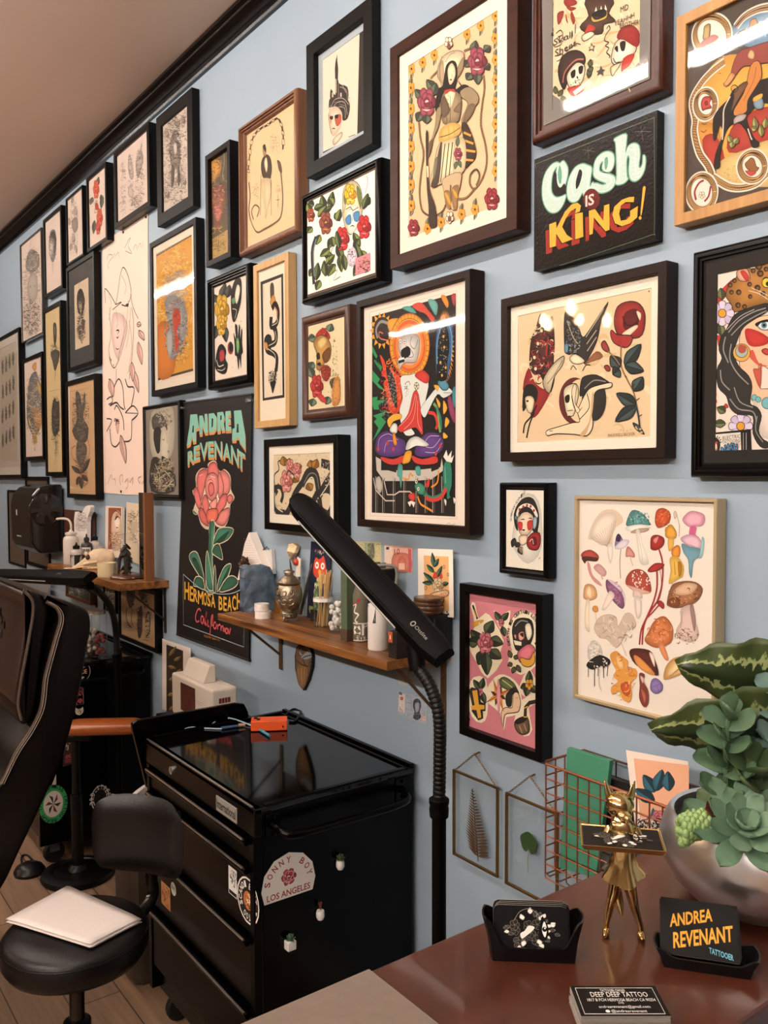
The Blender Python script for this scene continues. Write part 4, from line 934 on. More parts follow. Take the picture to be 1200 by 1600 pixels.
# black lettered box, tray of round wooden coasters on it
xb0, xb1 = -1.655, -1.606
b = MB().box((xb0-.03, 1.325, ZS+.0002), (xb1, 1.415, ZS+.098)); t = thing('black_box', 'black box with white lettering at the right end of shelf', 'box', Vector(((xb0+xb1)/2, 1.37, ZS))); b.build('carton', mat('black_carton', '#100e0d', .4), t, bevel=.0015)
A = Art(lambda x, y, l: Vector((xb1+.0004+.000004*l, 1.325+.09*x, ZS+.098*(1-y))), 1, (0, 0, 1)); A.vs = .098; A.sx = .098/.09; A.nrm = Vector((1, 0, 0))
A.text('#d6cfc2', .16, (.14, .18), (.3, .62), 'BLACK', True); A.text('#d6cfc2', .16, (.34, .2), (.42, .75), 'CLAW', True); A.text('#8a8378', .06, (.7, .15), (.72, .85), 'TATTOO CARTRIDGES'); A.mb.build('lettering', m_ink, t)
for i in range(4):
    q = Vector((-1.647+.003*(i % 2), 1.37, ZS+.0985+.0105*i)); tag(MB().lathe([(0, 0), (.037, 0), (.0385, .003), (.0385, .007), (.037, .01), (0, .01)], q, 30).build('wooden_disc', mat('dark_turned_wood', '#3d2416', .3, col2='#54341f', vscale=20, coat=.3), loc=q, smooth=True, angle=40),
        'top disc of the round dark wooden discs on the black box' if i == 3 else 'round dark wooden disc stacked on the black lettered box', 'disc', 'wooden discs on the black box')
# paper letter A with dried flower, propped behind the crystal
q = [onY(*p, 1.375) for p in ((389, 832), (413, 891), (411, 908), (371, 906), (382, 850))]
b = MB(); b.prism(q, (0, .03, 0)); b.c = [col('#e9ddd0')]*len(b.f); A = wall_art(1.3745, (340, 820, 6), (390, 870))
A.run('l #b9a9a0 1.5 240,130 320,140\n'+'\n'.join('l #a89a94 1.6 %d,%d %d,%d' % (250-i*5, 150+i*22, 310+i*9, 152+i*22) for i in range(12)))
n0 = len(b.v); b.v += A.mb.v; b.f += [tuple(i+n0 for i in f) for f in A.mb.f]; b.c += A.mb.c; b.m += A.mb.m
b2 = thing('paper_letter', 'white triangular letter A covered in printed pages, behind the crystal', 'letter ornament', q[3]); b.build('letter_body', m_ink, b2)
b = MB(); rr = random.Random(8); c = onY(386, 880, 1.355)
for i in range(34):
    a, e = rr.uniform(0, 6.28), rr.uniform(-.7, 1.2); d = Vector((math.cos(a)*math.cos(e), -abs(math.sin(a))*math.cos(e)*.5, math.sin(e))); sleaf(b, c, d, Vector((0, -1, .2)), rr.uniform(.02, .036), .016, .1)
tag(b.build('dried_flower', mat('dried_brown_petal', '#3f251a', .75, col2='#5a3826', vscale=40), loc=c, smooth=True), 'dark brown dried flower head pinned to the paper letter', 'dried flower')
# white hanging plaque on the wall beside it
q = [onY(*p, 1.405) for p in ((406, 861), (424, 858), (426.5, 897), (412, 897))]; b = MB(); b.prism(q, (0, .013, 0)); t = thing('white_plaque', 'small white plaque hung on wire beside the banner', 'plaque', q[3]); b.build('plate', mat('white_plaster', '#cfcac4', .6), t, bevel=.001)
MB().tube([onY(410, 860, 1.4), onY(417, 854, 1.405), onY(420, 859, 1.4)], .0014, 6).build('wire_loop', mat('dark_wire', '#4a3228', .4, .7), t)
c = onY(459, 863, 1.405); b = MB(); rr = random.Random(2)
P = [c+Vector((x, y, z)) for x, y, z in ((-.018, 0, .006), (-.01, -.014, .026), (.006, -.008, .03), (.02, 0, .02), (.022, -.012, 0), (.006, -.016, -.02), (0, 0, -.042), (-.014, -.01, -.014), (.004, -.028, .006))]
b.add(P+[p+Vector((0, .012+WY-.0135-max(pp_.y for pp_ in P), 0)) for p in P[:8]], [(8, i, (i+1) % 8) for i in range(8)]+[(9+i, 9+(i+1) % 8, (i+1) % 8, i) for i in range(8)]); tag(b.build('folded_ornament', mat('gold_paper', '#c3ab84', .45, .3, var=.4, vscale=60), loc=c), 'small crumpled gold paper ornament on wall above the urn', 'ornament')
# anatomical heart plaque below the shelf
q = [onY(*p, 1.408) for p in ((463, 1012), (468, 1005), (476, 1008), (482, 1006), (488, 1025), (487, 1043), (482, 1062), (474, 1079), (466, 1068), (461, 1045), (460.5, 1025))]
b = MB(); b.prism(q, (0, .011, 0)); b.c = [col('#1b1512')]*len(b.f); A = wall_art(1.4078, (340, 820, 6), (474, 1040))
A.run('''f #6a5138 735,1190 760,1140 800,1150 850,1140 880,1230 870,1340 840,1460 800,1540 755,1480 735,1360
f #8a8f92 760,1180 800,1220 860,1170 880,1240 800,1260
f #8e6a42 745,1340 790,1320 840,1350 830,1460 800,1530 760,1470
s k 9 740,1270 790,1310 850,1330
s k 9 880,1220 800,1250 830,1330
s k 7 770,1330 775,1480
s k 6 800,1330 805,1520
s k 6 825,1350 820,1470
c k 6 26 872,1310
c k 7 40 780,1190''')
n0 = len(b.v); b.v += A.mb.v; b.f += [tuple(i+n0 for i in f) for f in A.mb.f]; b.c += A.mb.c; b.m += A.mb.m
tag(b.build('heart_plaque', m_ink, loc=q[7]), 'brown anatomical heart plaque hanging under the shelf', 'plaque')
# paper money on the wall
sheet('banknote', 'green banknote taped to wall, half behind the lamp head', 'banknote', ((548, 846), (596, 847), (597, 890), (556, 889)), WY-.0012, (470, 830, 4.8), '#b9b48c', '''
p #8fa07c 480,90 520,95 520,220 480,215
p #c9bf8e 560,90 596,95 596,230 560,225
f #5d6258 505,100 535,90 550,110 550,200 510,200
h #6d7a5c/#a9a36c 40 3 2 440,90 590,220''', grp='banknotes on the wall')
sheet('banknote', 'reddish ten note with arch drawing taped above the shelf', 'banknote', ((601, 851), (644, 855.5), (644, 895.5), (608, 889)), WY-.0012, (470, 830, 4.8), '#e0ab98', '''
p #e6c9b4 628,105 690,110 690,300 628,290
p #2f3550 640,118 662,118 662,138 640,138
f #c97a66 690,180 760,160 825,190 820,300 690,290
c #a84a3a 5 50 758,240
c #a84a3a 5 38 758,240
c #b85a48 5 26 758,240
p #e8b8a0 735,240 780,240 780,290 735,288
p #c25a60 805,130 830,135 830,310 812,308
t #6a2c22 46 702,178 742,172 10''', grp='banknotes on the wall')
sheet('banknote', 'bluish twenty note with portrait, taped upright below the shelf', 'banknote', ((622.5, 1080), (668, 1093), (667, 1133), (621.5, 1116)), WY-.0012, (590, 1000, 5.333), '#a5aeb6', '''
p #d8cbc0 180,440 228,452 226,610 172,590
p #5a6068 178,430 205,440 205,462 178,452
f #b55a4a 190,475 212,475 212,500 192,500
f #3d4048 300,505 330,488 358,510 362,560 350,600 362,640 330,668 295,645 308,600 296,560
f #9aa0a4 312,530 345,525 342,590 318,600
l #555b62 3 235,465 280,470 280,590 232,570
l #555b62 3 240,520 285,525
t #3f444c 22 180,575 212,605 20
f #c9b4a8 370,615 402,630 400,680 368,668
c #555b62 3 14 385,640
h #7f8d9a/#6f86a0 30 2 6 180,440 400,680''', grp='banknotes on the wall')
sheet('banknote', 'folded pale note tucked under the right shelf bracket', 'banknote', ((623, 1046), (637, 1049), (637, 1072), (623, 1069)), WY-.0012, (590, 1000, 5.333), '#b5ada4', 'h #857d76/#6d6660 14 3 1 180,250 245,370', grp='banknotes on the wall')
sheet('flower_card', 'cream card with orange flower and banner, on wall above black box', 'card', ((653, 857), (707.5, 859), (709, 965), (653.5, 959)), 1.4, (470, 830, 4.8), '#efe4d2', '''
p #e0ac70 922,182 1108,190 1112,600 930,590
v #3f6b57 #20342b 34 3 1000,270 985,160 1000,270 1035,205 1000,310 945,250 1020,350 1060,260 1000,380 920,310 990,390 912,385 1060,400 1110,390 1040,600 985,530 1045,600 1062,540
f #c9452f 990,350 1010,300 1030,350
f #c9452f 1040,350 1055,310 1065,350
r #d8c49a #b08a58 #efe0c0 1030,410 62 3
F #e6b98a 3 k 975,470 1095,440 1105,480 985,515
t #7a2f22 24 990,505 1090,480 LOVED
r #d9902e #b0661e #f0c060 1035,520 34 3
c k 3 14 940,425
c k 3 12 1078,268
c k 3 12 1108,325
o #1a1512 8 1100,605 1110,622''')
# ================================================================== floor lamps
RUB = mat('black_lamp_plastic', '#040303', .5, bump=.05, bscale=200, spec=.08); RIB = mat('black_ribbed_hose', '#080706', .45, spec=.3)
def lamp(label, base, top, neck, tipA, tipB, wid, nor, logo=True):
    """pole with collar, ribbed gooseneck along `neck`, flat LED head from tipA to tipB"""
    t = thing('floor_lamp', label, 'lamp', base, 'black LED floor lamps')
    MB().lathe([(0, 0), (.1, 0), (.105, .006), (.1, .018), (.03, .024), (.018, .03)], base, 36).build('base', RUB, t, smooth=True, angle=40)
    MB().tube([base+Vector((0, 0, .02)), top], .0145, 16).build('pole', RUB, t, smooth=True)
    MB().lathe([(.0145, -.02), (.019, -.018), (.02, -.002), (.0185, .006), (.0205, .01), (.0205, .018), (.015, .022)], top, 20).build('collar', RUB, t, smooth=True, angle=50)
    P = spline([tuple(p) for p in neck], False, 14); L = [0]
    for i in range(1, len(P)): L.append(L[-1]+(Vector(P[i])-Vector(P[i-1])).length)
    n = int(L[-1]/.0016); Q = []; R_ = []
    for i in range(n+1):
        s = L[-1]*i/n; j = max(k_ for k_ in range(len(L)) if L[k_] <= s+1e-9); j = min(j, len(P)-2); u = (s-L[j])/max(1e-9, L[j+1]-L[j]); Q.append(Vector(P[j]).lerp(Vector(P[j+1]), min(1, u)))
        R_.append(.0133 if i % 6 < 4 else .0118)
    MB().tube(Q, R_, 14).build('gooseneck', RIB, t, smooth=True, angle=75)
    d = (tipB-tipA).normalized(); n_ = Vector(nor); n_ = (n_-d*n_.dot(d)).normalized(); s_ = d.cross(n_).normalized(); Lh = (tipB-tipA).length
    rs = []; hw = wid/2
    for u, f in ((0, .55), (.02, .8), (.06, .97), (.12, 1), (.85, 1), (.93, .96), (1, .72)):
        c = tipA+d*(Lh*u); ring = []
        for a_, h_ in ((-1, -.35), (-.96, .3), (-.72, .9), (-.3, 1), (.3, 1), (.72, .9), (.96, .3), (1, -.35), (.9, -.8), (-.9, -.8)):
            ring.append(c+s_*(hw*a_*(f if abs(u-.5) > .4 else 1))+n_*(.018*h_*(.6+.4*f)))
        rs.append(ring)
    b = MB(); b.rings(rs); b.build('head_shell', RUB, t, smooth=True, angle=32)
    b = MB()
    for sd in (1, -1): b.tube([tipA+d*(Lh*.1)+s_*(sd*hw*.62)+n_*.0165, tipA+d*(Lh*.88)+s_*(sd*hw*.62)+n_*.0165], .0016, 6)
    b.build('head_ridge', RUB, t)
    b = MB(); c0, c1 = tipA+d*(Lh*.08)-n_*.0148, tipA+d*(Lh*.76)-n_*.0148
    b.prism([c0-s_*hw*.8, c1-s_*hw*.8, c1+s_*hw*.8, c0+s_*hw*.8], -n_*.0022); b.build('diffuser', mat('grey_diffuser', '#9a9791', .45), t)
    q_ = s_ if s_.dot(RIGHT+UP) < 0 else -s_
    MB().tube([tipA+d*(Lh*.12)+q_*(hw*.97)+n_*.004, tipA+d*(Lh*.8)+q_*(hw*.97)+n_*.004], .0024, 6).build('light_strip', mat('grey_diffuser', '#9a9791', .45), t, smooth=True)
    j0 = Q[-1]; j1 = tipA+d*(Lh*.82)-n_*.016
    MB().tube([j0-(j1-j0)*.1, j0.lerp(j1, .5), j1], [.017, .02, .014], 10).build('joint', RUB, t, smooth=True)
    if logo:
        fo = tipA+d*(Lh*.845)+n_*.0185; A = Art(lambda x, y, l: fo+d*x*1.0+s_*y*logo+n_*(.0002+.000004*l), 1, (0, 0, 1)); A.vs = 1; A.nrm = n_
        A.ring('#8f8a84', .0024, (0, .002), .0052); A.text('#8f8a84', .008, (.009, .006), (.052, .006), 'Ottlite'); A.mb.build('maker_mark', m_ink, t)
    return t
lb = onY(685, 1480, 1.1); lb.z = 0; lt = onY(686, 1262, 1.1); lb.x = lt.x
nk = [lt+Vector((0, 0, .012)), onY(687, 1190, 1.1), onY(686, 1120, 1.1), onY(672, 1072, 1.1), onY(652, 1042, 1.1)]
lamp('black floor lamp with bar head slanting across the shelf', lb, lt, nk, onY(462, 780, 1.1), onY(694, 1028, 1.1), .068, Vector((.8, -.75, .62)), 1)
lb2 = onY(183, 1130, 1.225); lb2.z = 0; lt2 = onY(183, 1030, 1.225); lb2.x = lt2.x
nk2 = [lt2+Vector((0, 0, .012)), onY(181, 985, 1.21), onY(173, 950, 1.15), onY(153, 923, 1.07), onY(136, 914, 1.02)]
lamp('black floor lamp with level bar head, above the client chair', lb2, lt2, nk2, onY(-60, 896, 1.0), onY(141, 903, 1.0), .075, Vector((.35, -.5, .8)), 1)

# ================================================================== black tool chests
ENA = mat('black_enamel', '#030202', .2, bump=.03, bscale=120, spec=.16); ENB = mat('black_enamel_front', '#0a0603', .3, spec=.16); STE = mat('bright_edge', '#d8d2ca', .22, .9)
def chest(label, x0, x1, y0, y1, zt, extra=True, grp='black tool chests'):
    t = thing('tool_chest', label, 'tool chest', ((x0+x1)/2, (y0+y1)/2, 0), grp)
    b = MB().box((x0, y0+.02, .1), (x1, y1, zt-.02)); b.build('carcass', ENA, t, bevel=.004)
    b = MB().box((x0-.004, y0, zt-.075), (x1+.004, y0+.022, zt-.006)); b.build('front_band', ENB, t, bevel=.004)
    b = MB().box((x0-.004, y0, zt-.02), (x1+.004, y1, zt-.006)); b.build('top', mat('polished_black_top', '#040303', .07, spec=.6), t, bevel=.003)
    b = MB()
    b.box((x0-.004, y1-.014, zt-.01), (x1+.004, y1, zt+.006)); b.box((x0-.004, y1-.03, zt-.01), (x1+.004, y1-.02, zt-.001)); b.box((x0-.004, y0+.02, zt-.008), (x0+.012, y1, zt+.002)); b.box((x1-.012, y0+.03, zt-.008), (x1+.004, y1, zt-.002)); b.build('rim', ENA, t, bevel=.002)
    b = MB().box((x0, y0, zt-.0065), (x1-.01, y0+.006, zt-.0045)); b.build('bright_trim', STE, t)
    for za, zb in ((zt-.083, zt-.147), (zt-.152, zt-.32), (zt-.325, zt-.495), (zt-.502, zt-.68)):
        d = MB().box((x0+.022, y0+.004, zb+.004), (x1-.024, y0+.024, za-.012)).build('drawer', ENB, t, bevel=.002)
        b = MB(); b.prism([(x0+.022, y0+.012, za), (x0+.022, y0-.012, za), (x0+.022, y0-.016, za-.006), (x0+.022, y0-.012, za-.016), (x0+.022, y0-.006, za-.018), (x0+.022, y0+.012, za-.012)], (x1-x0-.046, 0, 0)); b.build('drawer_pull', ENA, d, bevel=.0015)
        MB().box((x0+.03, y0-.0165, za-.003), (x1-.03, y0-.0125, za+.001)).build('pull_trim', STE, d)
    for x in (x0, x1-.022): MB().box((x, y0, .1), (x+.022, y0+.022, zt-.075)).build('corner_post', ENA, t, bevel=.002)
    for x in (x0+.06, x1-.06):
        for y in (y0+.07, y1-.07):
            c = MB(); c.lathe([(.0, -.012), (.038, -.012), (.044, -.006), (.044, .006), (.038, .012), (0, .012)], (x, y, .044), 20, 'x'); w_ = c.build('caster', mat('black_rubber', '#0c0b0b', .6), t, smooth=True, angle=40)
            MB().box((x-.018, y-.02, .05), (x-.014, y+.02, .1)).box((x+.014, y-.02, .05), (x+.018, y+.02, .1)).box((x-.02, y-.025, .095), (x+.02, y+.025, .102)).build('caster_fork', STE, w_)
    hz = zt-.055
    MB().tube(spline([(x1, y0+.05, hz), (x1+.02, y0+.055, hz-.004), (x1+.055, y0+.075, hz-.012), (x1+.06, (y0+y1)/2, hz-.014), (x1+.055, y1-.075, hz-.012), (x1+.02, y1-.045, hz-.004), (x1, y1-.04, hz)], False, 5), .0095, 12).build('push_handle', ENA, t, smooth=True)
    for y in (y0+.05, y1-.04):
        b = MB(); b.box((x1, y-.02, hz-.03), (x1+.004, y+.02, hz+.03))
        for z in (-.02, .02): b.lathe([(.005, 0), (.005, .004), (0, .006)], (x1+.004, y, hz+z), 8, 'x')
        b.build('handle_plate', ENA, t)
    MB().lathe([(.011, 0), (.011, -.006), (.004, -.007), (0, -.007)], ((x0+x1)/2-.14, y0, zt-.045), 14, 'y').build('key_lock', STE, t, smooth=True, angle=40)
    return t
CX0, CX1, CY0, CY1, CZ = -2.415, -1.748, .925, 1.402, .852
t1 = chest('black enamel tool chest with drawers and stickers, beside the counter', CX0, CX1, CY0, CY1, CZ)
def front_art(y=CY0-.0002, vs=1):
    A = Art(lambda x, y_, l: Vector((x, y-.0002-.000004*l, y_)), 1, (0, 0, 1)); A.vs = 1; A.sx = 1; return A
bx0, bx1 = onY(339, 1250, CY0).x, onY(371, 1270, CY0).x
b = MB().box((bx0, CY0-.003, CZ-.068), (bx1, CY0, CZ-.03)); o = b.build('name_badge', mat('grey_badge', '#9a958c', .4, .3), t1, bevel=.001)
A = Art(lambda x, y, l: Vector((bx0+(bx1-bx0)*x, CY0-.0032-.000004*l, CZ-.068+.038*(1-y))), 1, (0, 0, 1)); A.vs = .038; A.text('#15120f', .62, (.04, .76), (.96, .76), 'International', True); A.mb.build('badge_lettering', m_ink, o)
# stickers: flat prints on front and side
def side_art(xp, py, pz, w, h, ycol='#e8e0d4'):
    A = Art(lambda x, y, l: Vector((xp+.0004+.000004*l, py+w*x, pz+h*(1-y))), 1, (0, 0, 1)); A.vs = h; A.sx = h/w; A.nrm = Vector((1, 0, 0)); return A
def px_side(px, py, xp): return onX(px, py, xp)
a_, c_ = px_side(413, 1415, CX1), px_side(488, 1340, CX1)
A = side_art(CX1, a_.y, a_.z, c_.y-a_.y, px_side(450, 1338, CX1).z-px_side(450, 1405, CX1).z)
A.fill('#d5d0c8', [(0, 1), (-.06, .7), (.0, .34), (.2, .06), (.5, -.05), (.8, .06), (1, .34), (1.06, .7), (1, 1)], False)
for i, ch in enumerate('SONNY BOY'):
    a = math.pi*(1-(i+.55)/9.1); q = (.5+.39*math.cos(a), .66-.47*math.sin(a)); dx = (math.sin(a)*.085, -math.cos(a)*-.085*1.2)
    if ch != ' ': A.text('#8e3436', .15, (q[0]-math.sin(a)*.045, q[1]-math.cos(a)*.06), (q[0]+math.sin(a)*.045, q[1]+math.cos(a)*.06), ch, True, rot=True)
A.text('#8e3436', .15, (.05, .95), (.95, .95), 'LOS ANGELES', True); A.rose('#a03a3c', '#7a2226', '#d5a0a0', (.5, .52), .2, '#d5d0c8', .016)
A.mb.build('sticker', m_ink, t1)['label'] = 'white and red arched sticker with a rose'
def fr_sticker(pxs, name_l, draw, paper):
    q = [onY(*p, CY0+.0035) for p in pxs]; xa, xb = q[0].x, q[1].x; zt_, zb_ = q[0].z, q[3].z
    A = Art(lambda x, y, l: Vector((xa+(xb-xa)*x, CY0+.0036-.000004*l-.0003, zb_+(zt_-zb_)*(1-y))), 1, (0, 0, 1)); A.vs = zt_-zb_; A.sx = A.vs/(xb-xa)
    if paper: A.fill(paper, [(0, 0), (1, 0), (1, 1), (0, 1)], False)
    draw(A); o = A.mb.build('sticker', m_ink, t1); o['label'] = name_l
fr_sticker([(357, 1351), (370, 1361), (370, 1412), (357, 1394)], 'pale card sticker with a black star and sun', lambda A: (A.scrib(['#1a1613'], 60, .02, (.2, .1), (.95, .65), 2), A.fill('#15110f', [(.05, .84), (.95, .84), (.95, .97), (.05, .97)], False)), '#d6d2cc')
def tig(A):
    A.circ('#e8e0d4', (.5, .5), .5); A.circ('#15110f', (.5, .5), .46)
    for i, ch in enumerate('SCANDI BEST TATTOO '): 
        a = -i*.33+3.6; q = (.5+.28*A.sx*math.cos(a), .5-.28*math.sin(a)); tx, ty = math.sin(a)*.045*A.sx, math.cos(a)*.045
        if ch != ' ': A.text('#e8e0d4', .14, (q[0]-tx, q[1]-ty), (q[0]+tx, q[1]+ty), ch, True, rot=True)
    A.circ('#b36a3a', (.5, .5), .2); A.scrib(['#15110f', '#e8d0a8'], 30, .02, (.35, .35), (.65, .65), 4)
fr_sticker([(373, 1360), (402, 1385), (402, 1455), (373, 1430)], 'round black and white sticker with orange face', tig, None)
fr_sticker([(252, 1375), (266, 1384), (266, 1420), (252, 1410)], 'small orange square sticker', lambda A: A.scrib(['#4a2a18'], 30, .03, (.1, .1), (.9, .9), 2), '#b57a4a')
fr_sticker([(266, 1374), (276, 1382), (276, 1402), (266, 1394)], 'small round pale sticker', lambda A: (A.circ('#c9c0b2', (.5, .5), .5), A.text('#2a2420', .3, (.2, .6), (.8, .6), 'RVL', True)), None)
# magnet planters on the chest side
def mini_pot(label, px, py, kind):
    c = px_side(px, py, CX1); k = mpp(c); q = c+Vector((.0105, 0, 0)); t = thing('magnet_planter', label, 'magnet', q, 'mini succulent magnets on the chest')
    W_ = mat('white_glaze', '#dcd6cd', .35)
    if kind == 'cube': MB().box(q+Vector((-.0104, -.0115, -.011)), q+Vector((.0105, .0115, .011))).build('pot', W_, t, bevel=.002, seg=3)
    else: MB().lathe([(0, -.0125), (.007, -.0125), (.0103, -.006), (.0103, .004), (.009, .01), (0, .0095)], q, 20, wob=lambda a, h: .02*math.sin(8*a)).build('pot', W_, t, smooth=True)
    b = MB(); rr = random.Random(px); top = q+Vector((0, 0, .0105))
    for i in range(13 if kind != 'spike' else 9):
        a = i*2.4; e = .15+i*.1; d = Vector((math.cos(a)*math.cos(e), math.sin(a)*math.cos(e), math.sin(e)))
        sleaf(b, top, d if kind != 'spike' else Vector((math.cos(a)*.35, math.sin(a)*.35, 1)), Vector((0, 0, 1))+d*.01, .0155 if kind != 'spike' else .02, .0085 if kind != 'spike' else .004, .2)
    b.build('succulent', m_pad2 if kind == 'round' else m_red if kind == 'spike' else m_pad, t, smooth=True, angle=60)
mini_pot('round white mini pot magnet with pale succulent, topmost on chest', 528, 1348, 'round')
mini_pot('round white mini pot magnet with dark red spiky plant', 497, 1426, 'spike')
mini_pot('cube white mini pot magnet with green succulent, lowest on chest', 450, 1473, 'cube')
# flap standing at the chest's left side
xp = -2.44; q = [onX(*p, xp) for p in ((230, 1232), (208, 1142), (207, 1132), (214, 1126), (370, 1099), (382, 1100), (388, 1112), (392, 1150))]
b = MB(); b.prism(q, (-.018, 0, 0)); o = tag(b.build('chest_flap', ENA, loc=q[0], bevel=.003), 'black rounded side panel leaning behind the tool chest top', 'panel')
# orange power supply with leads on the chest
c = onZ(388, 1140, CZ-.004); ax = (onZ(451, 1134, CZ-.004)-c); 
p0, p1, p2 = onZ(392, 1143, CZ-.004), onZ(449, 1141, CZ-.004), None
ax = (p1-p0); wv = ax.length; ax.normalize(); ay = Vector((-ax.y, ax.x, 0)); t = thing('power_supply', 'small orange metal power box on top of the tool chest', 'power box', p0)
b = MB(); dp, hh = .052, .03; b.prism([p0, p1, p1+ay*dp, p0+ay*dp], (0, 0, hh)); b.build('case', mat('orange_powder_coat', '#d9531e', .45), t, bevel=.002)
b = MB()
for u, v in ((.12, .65), (.2, .4)): b.lathe([(.006, 0), (.006, .003), (0, .004)], p0+ax*(wv*u)+ay*(dp*v)+Vector((0, 0, hh)), 12)
b.build('button', BLKP, t, smooth=True, angle=40)
q = p0+ax*(wv*.88)+Vector((0, 0, hh*.4)); MB().ball(q, .003, 10, 6).build('socket', BLKP, t)
zc = CZ-.0055
def cable(name, label, pts, r, m, ends=()):
    t = thing(name, label, 'cable', onZ(*pts[0], zc)); P = spline([tuple(onZ(*p[:2], zc)+Vector((0, 0, p[2] if len(p) > 2 else r))) for p in pts], False, 6); MB().tube(P, r, 8).build('lead', m, t, smooth=True)
    for nm, i0, i1, rr, mm in ends: MB().tube([onZ(*i0, zc)+Vector((0, 0, rr)), onZ(*i1, zc)+Vector((0, 0, rr))], [rr, rr*.8], 10).build(nm, mm, t, smooth=True)
BLU = mat('pale_blue_cable', '#9db3c4', .4); BL2 = mat('teal_clip', '#3f7f97', .4); NAV = mat('steel_blue_grip', '#3c5673', .4)
cable('clip_cord', 'pale blue cord with blue grip lying before the orange box', [(289, 1140), (300, 1137.5), (322, 1139), (348, 1140)], .0022, BLU, [('grip', (346, 1140), (374, 1136), .0045, NAV), ('plug', (373, 1136), (383, 1135), .0055, mat('tan_plug', '#b08a68', .5))])
cable('clip_cord', 'pale looping cord with teal clip beside the orange box', [(331, 1133), (342, 1127, .006), (358, 1126, .008), (376, 1130, .006), (398, 1137), (408, 1142)], .0022, BLU, [('clip', (404, 1141), (421, 1152), .005, BL2), ('clip', (418, 1137), (430, 1139), .006, mat('dark_blue_clip', '#23384a', .45))])
cable('power_cable', 'black cable curled behind the orange box', [(446, 1120), (458, 1114, .012), (470, 1118, .012), (462, 1128), (452, 1128)], .004, BLKP)
# ================================================================== client chair, stool, armrest, bin
LEA = mat('black_brown_leather', '#0f0a08', .38, bump=.25, bscale=260, spec=.22, var=.15, vscale=4); LEB = mat('lit_leather_face', '#2b1e17', .34, bump=.3, bscale=300, var=.2, vscale=5); PIP = mat('leather_piping', '#4a3d34', .3); THR = mat('pale_thread', '#8a7d70', .7)
XC = -2.3
def prof(pts, x=XC): return [onX(a, b, x) for a, b in pts]
def slab(pts, wd, name, m, par, rnd=.03, x=XC, sub=4):
    """cushion: side outline swept to the left with rounded shoulders at both side edges"""
    P = [Vector((0, q[0], q[1])) for q in spline([(p.y, p.z) for p in prof(pts, x)], True, sub)]; n = len(P); ar = sum(P[i].y*P[(i+1) % n].z-P[(i+1) % n].y*P[i].z for i in range(n)); b = MB(); rs = []
    for d, ins in ((0, rnd), (rnd*.3, rnd*.3), (rnd, 0), (wd-rnd, 0), (wd-rnd*.3, rnd*.3), (wd, rnd)):
        ring = []
        for i in range(n):
            t = (P[(i+1) % n]-P[i-1]).normalized(); nn = Vector((0, -t.z, t.y)); q = P[i]
            if ar < 0: nn = -nn
            ring.append(Vector((x-d, (q+nn*ins).y, (q+nn*ins).z)))
        rs.append(ring)
    b.rings(rs); return b.build(name, m, par, smooth=True, angle=60)
ch = thing('client_chair', 'large black leather client chair with padded headrest, left photo edge', 'chair', (-2.55, .45, 0))
main = [(67, 931), (87, 934), (122, 946), (140, 958), (143, 985), (138, 1010), (128, 1070), (117, 1121), (100, 1182), (79, 1231), (54, 1285), (30, 1335), (0, 1395), (-60, 1470), (-130, 1480), (-140, 1380), (-60, 1290), (0, 1224), (23, 1177), (47, 1140), (63, 1105), (68, 1065), (72, 1046), (84, 1002), (93, 968), (90, 952), (76, 944)]
slab(main, .56, 'back_cushion', LEA, ch, .012)
head = [(37, 921), (58, 928), (74, 944), (75, 965), (69, 995), (63, 1040), (57, 1090), (50, 1122), (38, 1133), (28, 1122), (26, 1098), (31, 1062), (41, 1003), (47, 962), (45, 938)]
hd = slab(head, .44, 'headrest', LEA, ch, .01, x=XC-.004)
def line_on(pts, r, name, m, par, x): 
    P = spline([tuple(Vector((x, p.y, p.z))) for p in prof(pts)], False, 5); return MB().tube(P, r, 8).build(name, m, par, smooth=True)
slab([(38, 925), (49, 941), (52, 960), (46, 1003), (35, 1062), (30, 1098), (21, 1096), (25, 1060), (35, 1002), (41, 960), (40, 943), (33, 930)], .43, 'headrest_face', LEB, ch, .004, x=XC-.008)  # lighter leather colour paints in the light on the headrest front
line_on([(36, 922), (50, 938), (51, 960), (46, 992), (39, 1030), (32, 1068), (28, 1100), (33, 1125)], .0042, 'headrest_piping', PIP, ch, XC+.003)
line_on([(72, 940), (88, 950), (94, 968), (85, 1002), (73, 1046), (69, 1065), (64, 1105), (48, 1140), (24, 1177), (1, 1224), (-50, 1285)], .005, 'back_piping', PIP, ch, XC+.003)
for off in (-1.5, 2): line_on([(x+off+2, y) for x, y in [(72, 940), (88, 950), (94, 968), (85, 1002), (73, 1046), (69, 1065), (64, 1105), (48, 1140), (24, 1177), (1, 1224)]], .0011, 'seam', THR, ch, XC+.0075)
# embossed mark on the headrest face: a curling leaf figure
e0 = onX(6, 962, XC-.12); b = MB()
for pts in ([(0, 0), (.012, .01), (.004, .02), (.016, .03), (.01, .042)], [(.014, -.006), (.022, .008), (.014, .018), (.024, .03)], [(-.004, -.012), (.008, -.01), (.012, -.022)]):
    b.tube(spline([(e0.x+u*2.2, e0.y-.006-.004*i, e0.z-.02+v*1.6) for i, (u, v) in enumerate(pts)], False, 4), .0022, 6)
b.build('embossed_mark', LEA, ch, smooth=True)
p = onX(-130, 1440, XC); b = MB().box((XC-.56, -.35, p.z-.14), (XC, p.y+.03, p.z)); b.build('seat_cushion', LEA, ch, bevel=.03, seg=4)
b = MB().lathe([(0, 0), (.3, 0), (.3, .02), (.08, .05), (.06, .08), (.06, p.z-.14), (0, p.z-.14)], (XC-.28, -.05, 0), 32); b.build('pedestal', mat('satin_black_metal', '#121110', .35, .6), ch, smooth=True, angle=40)
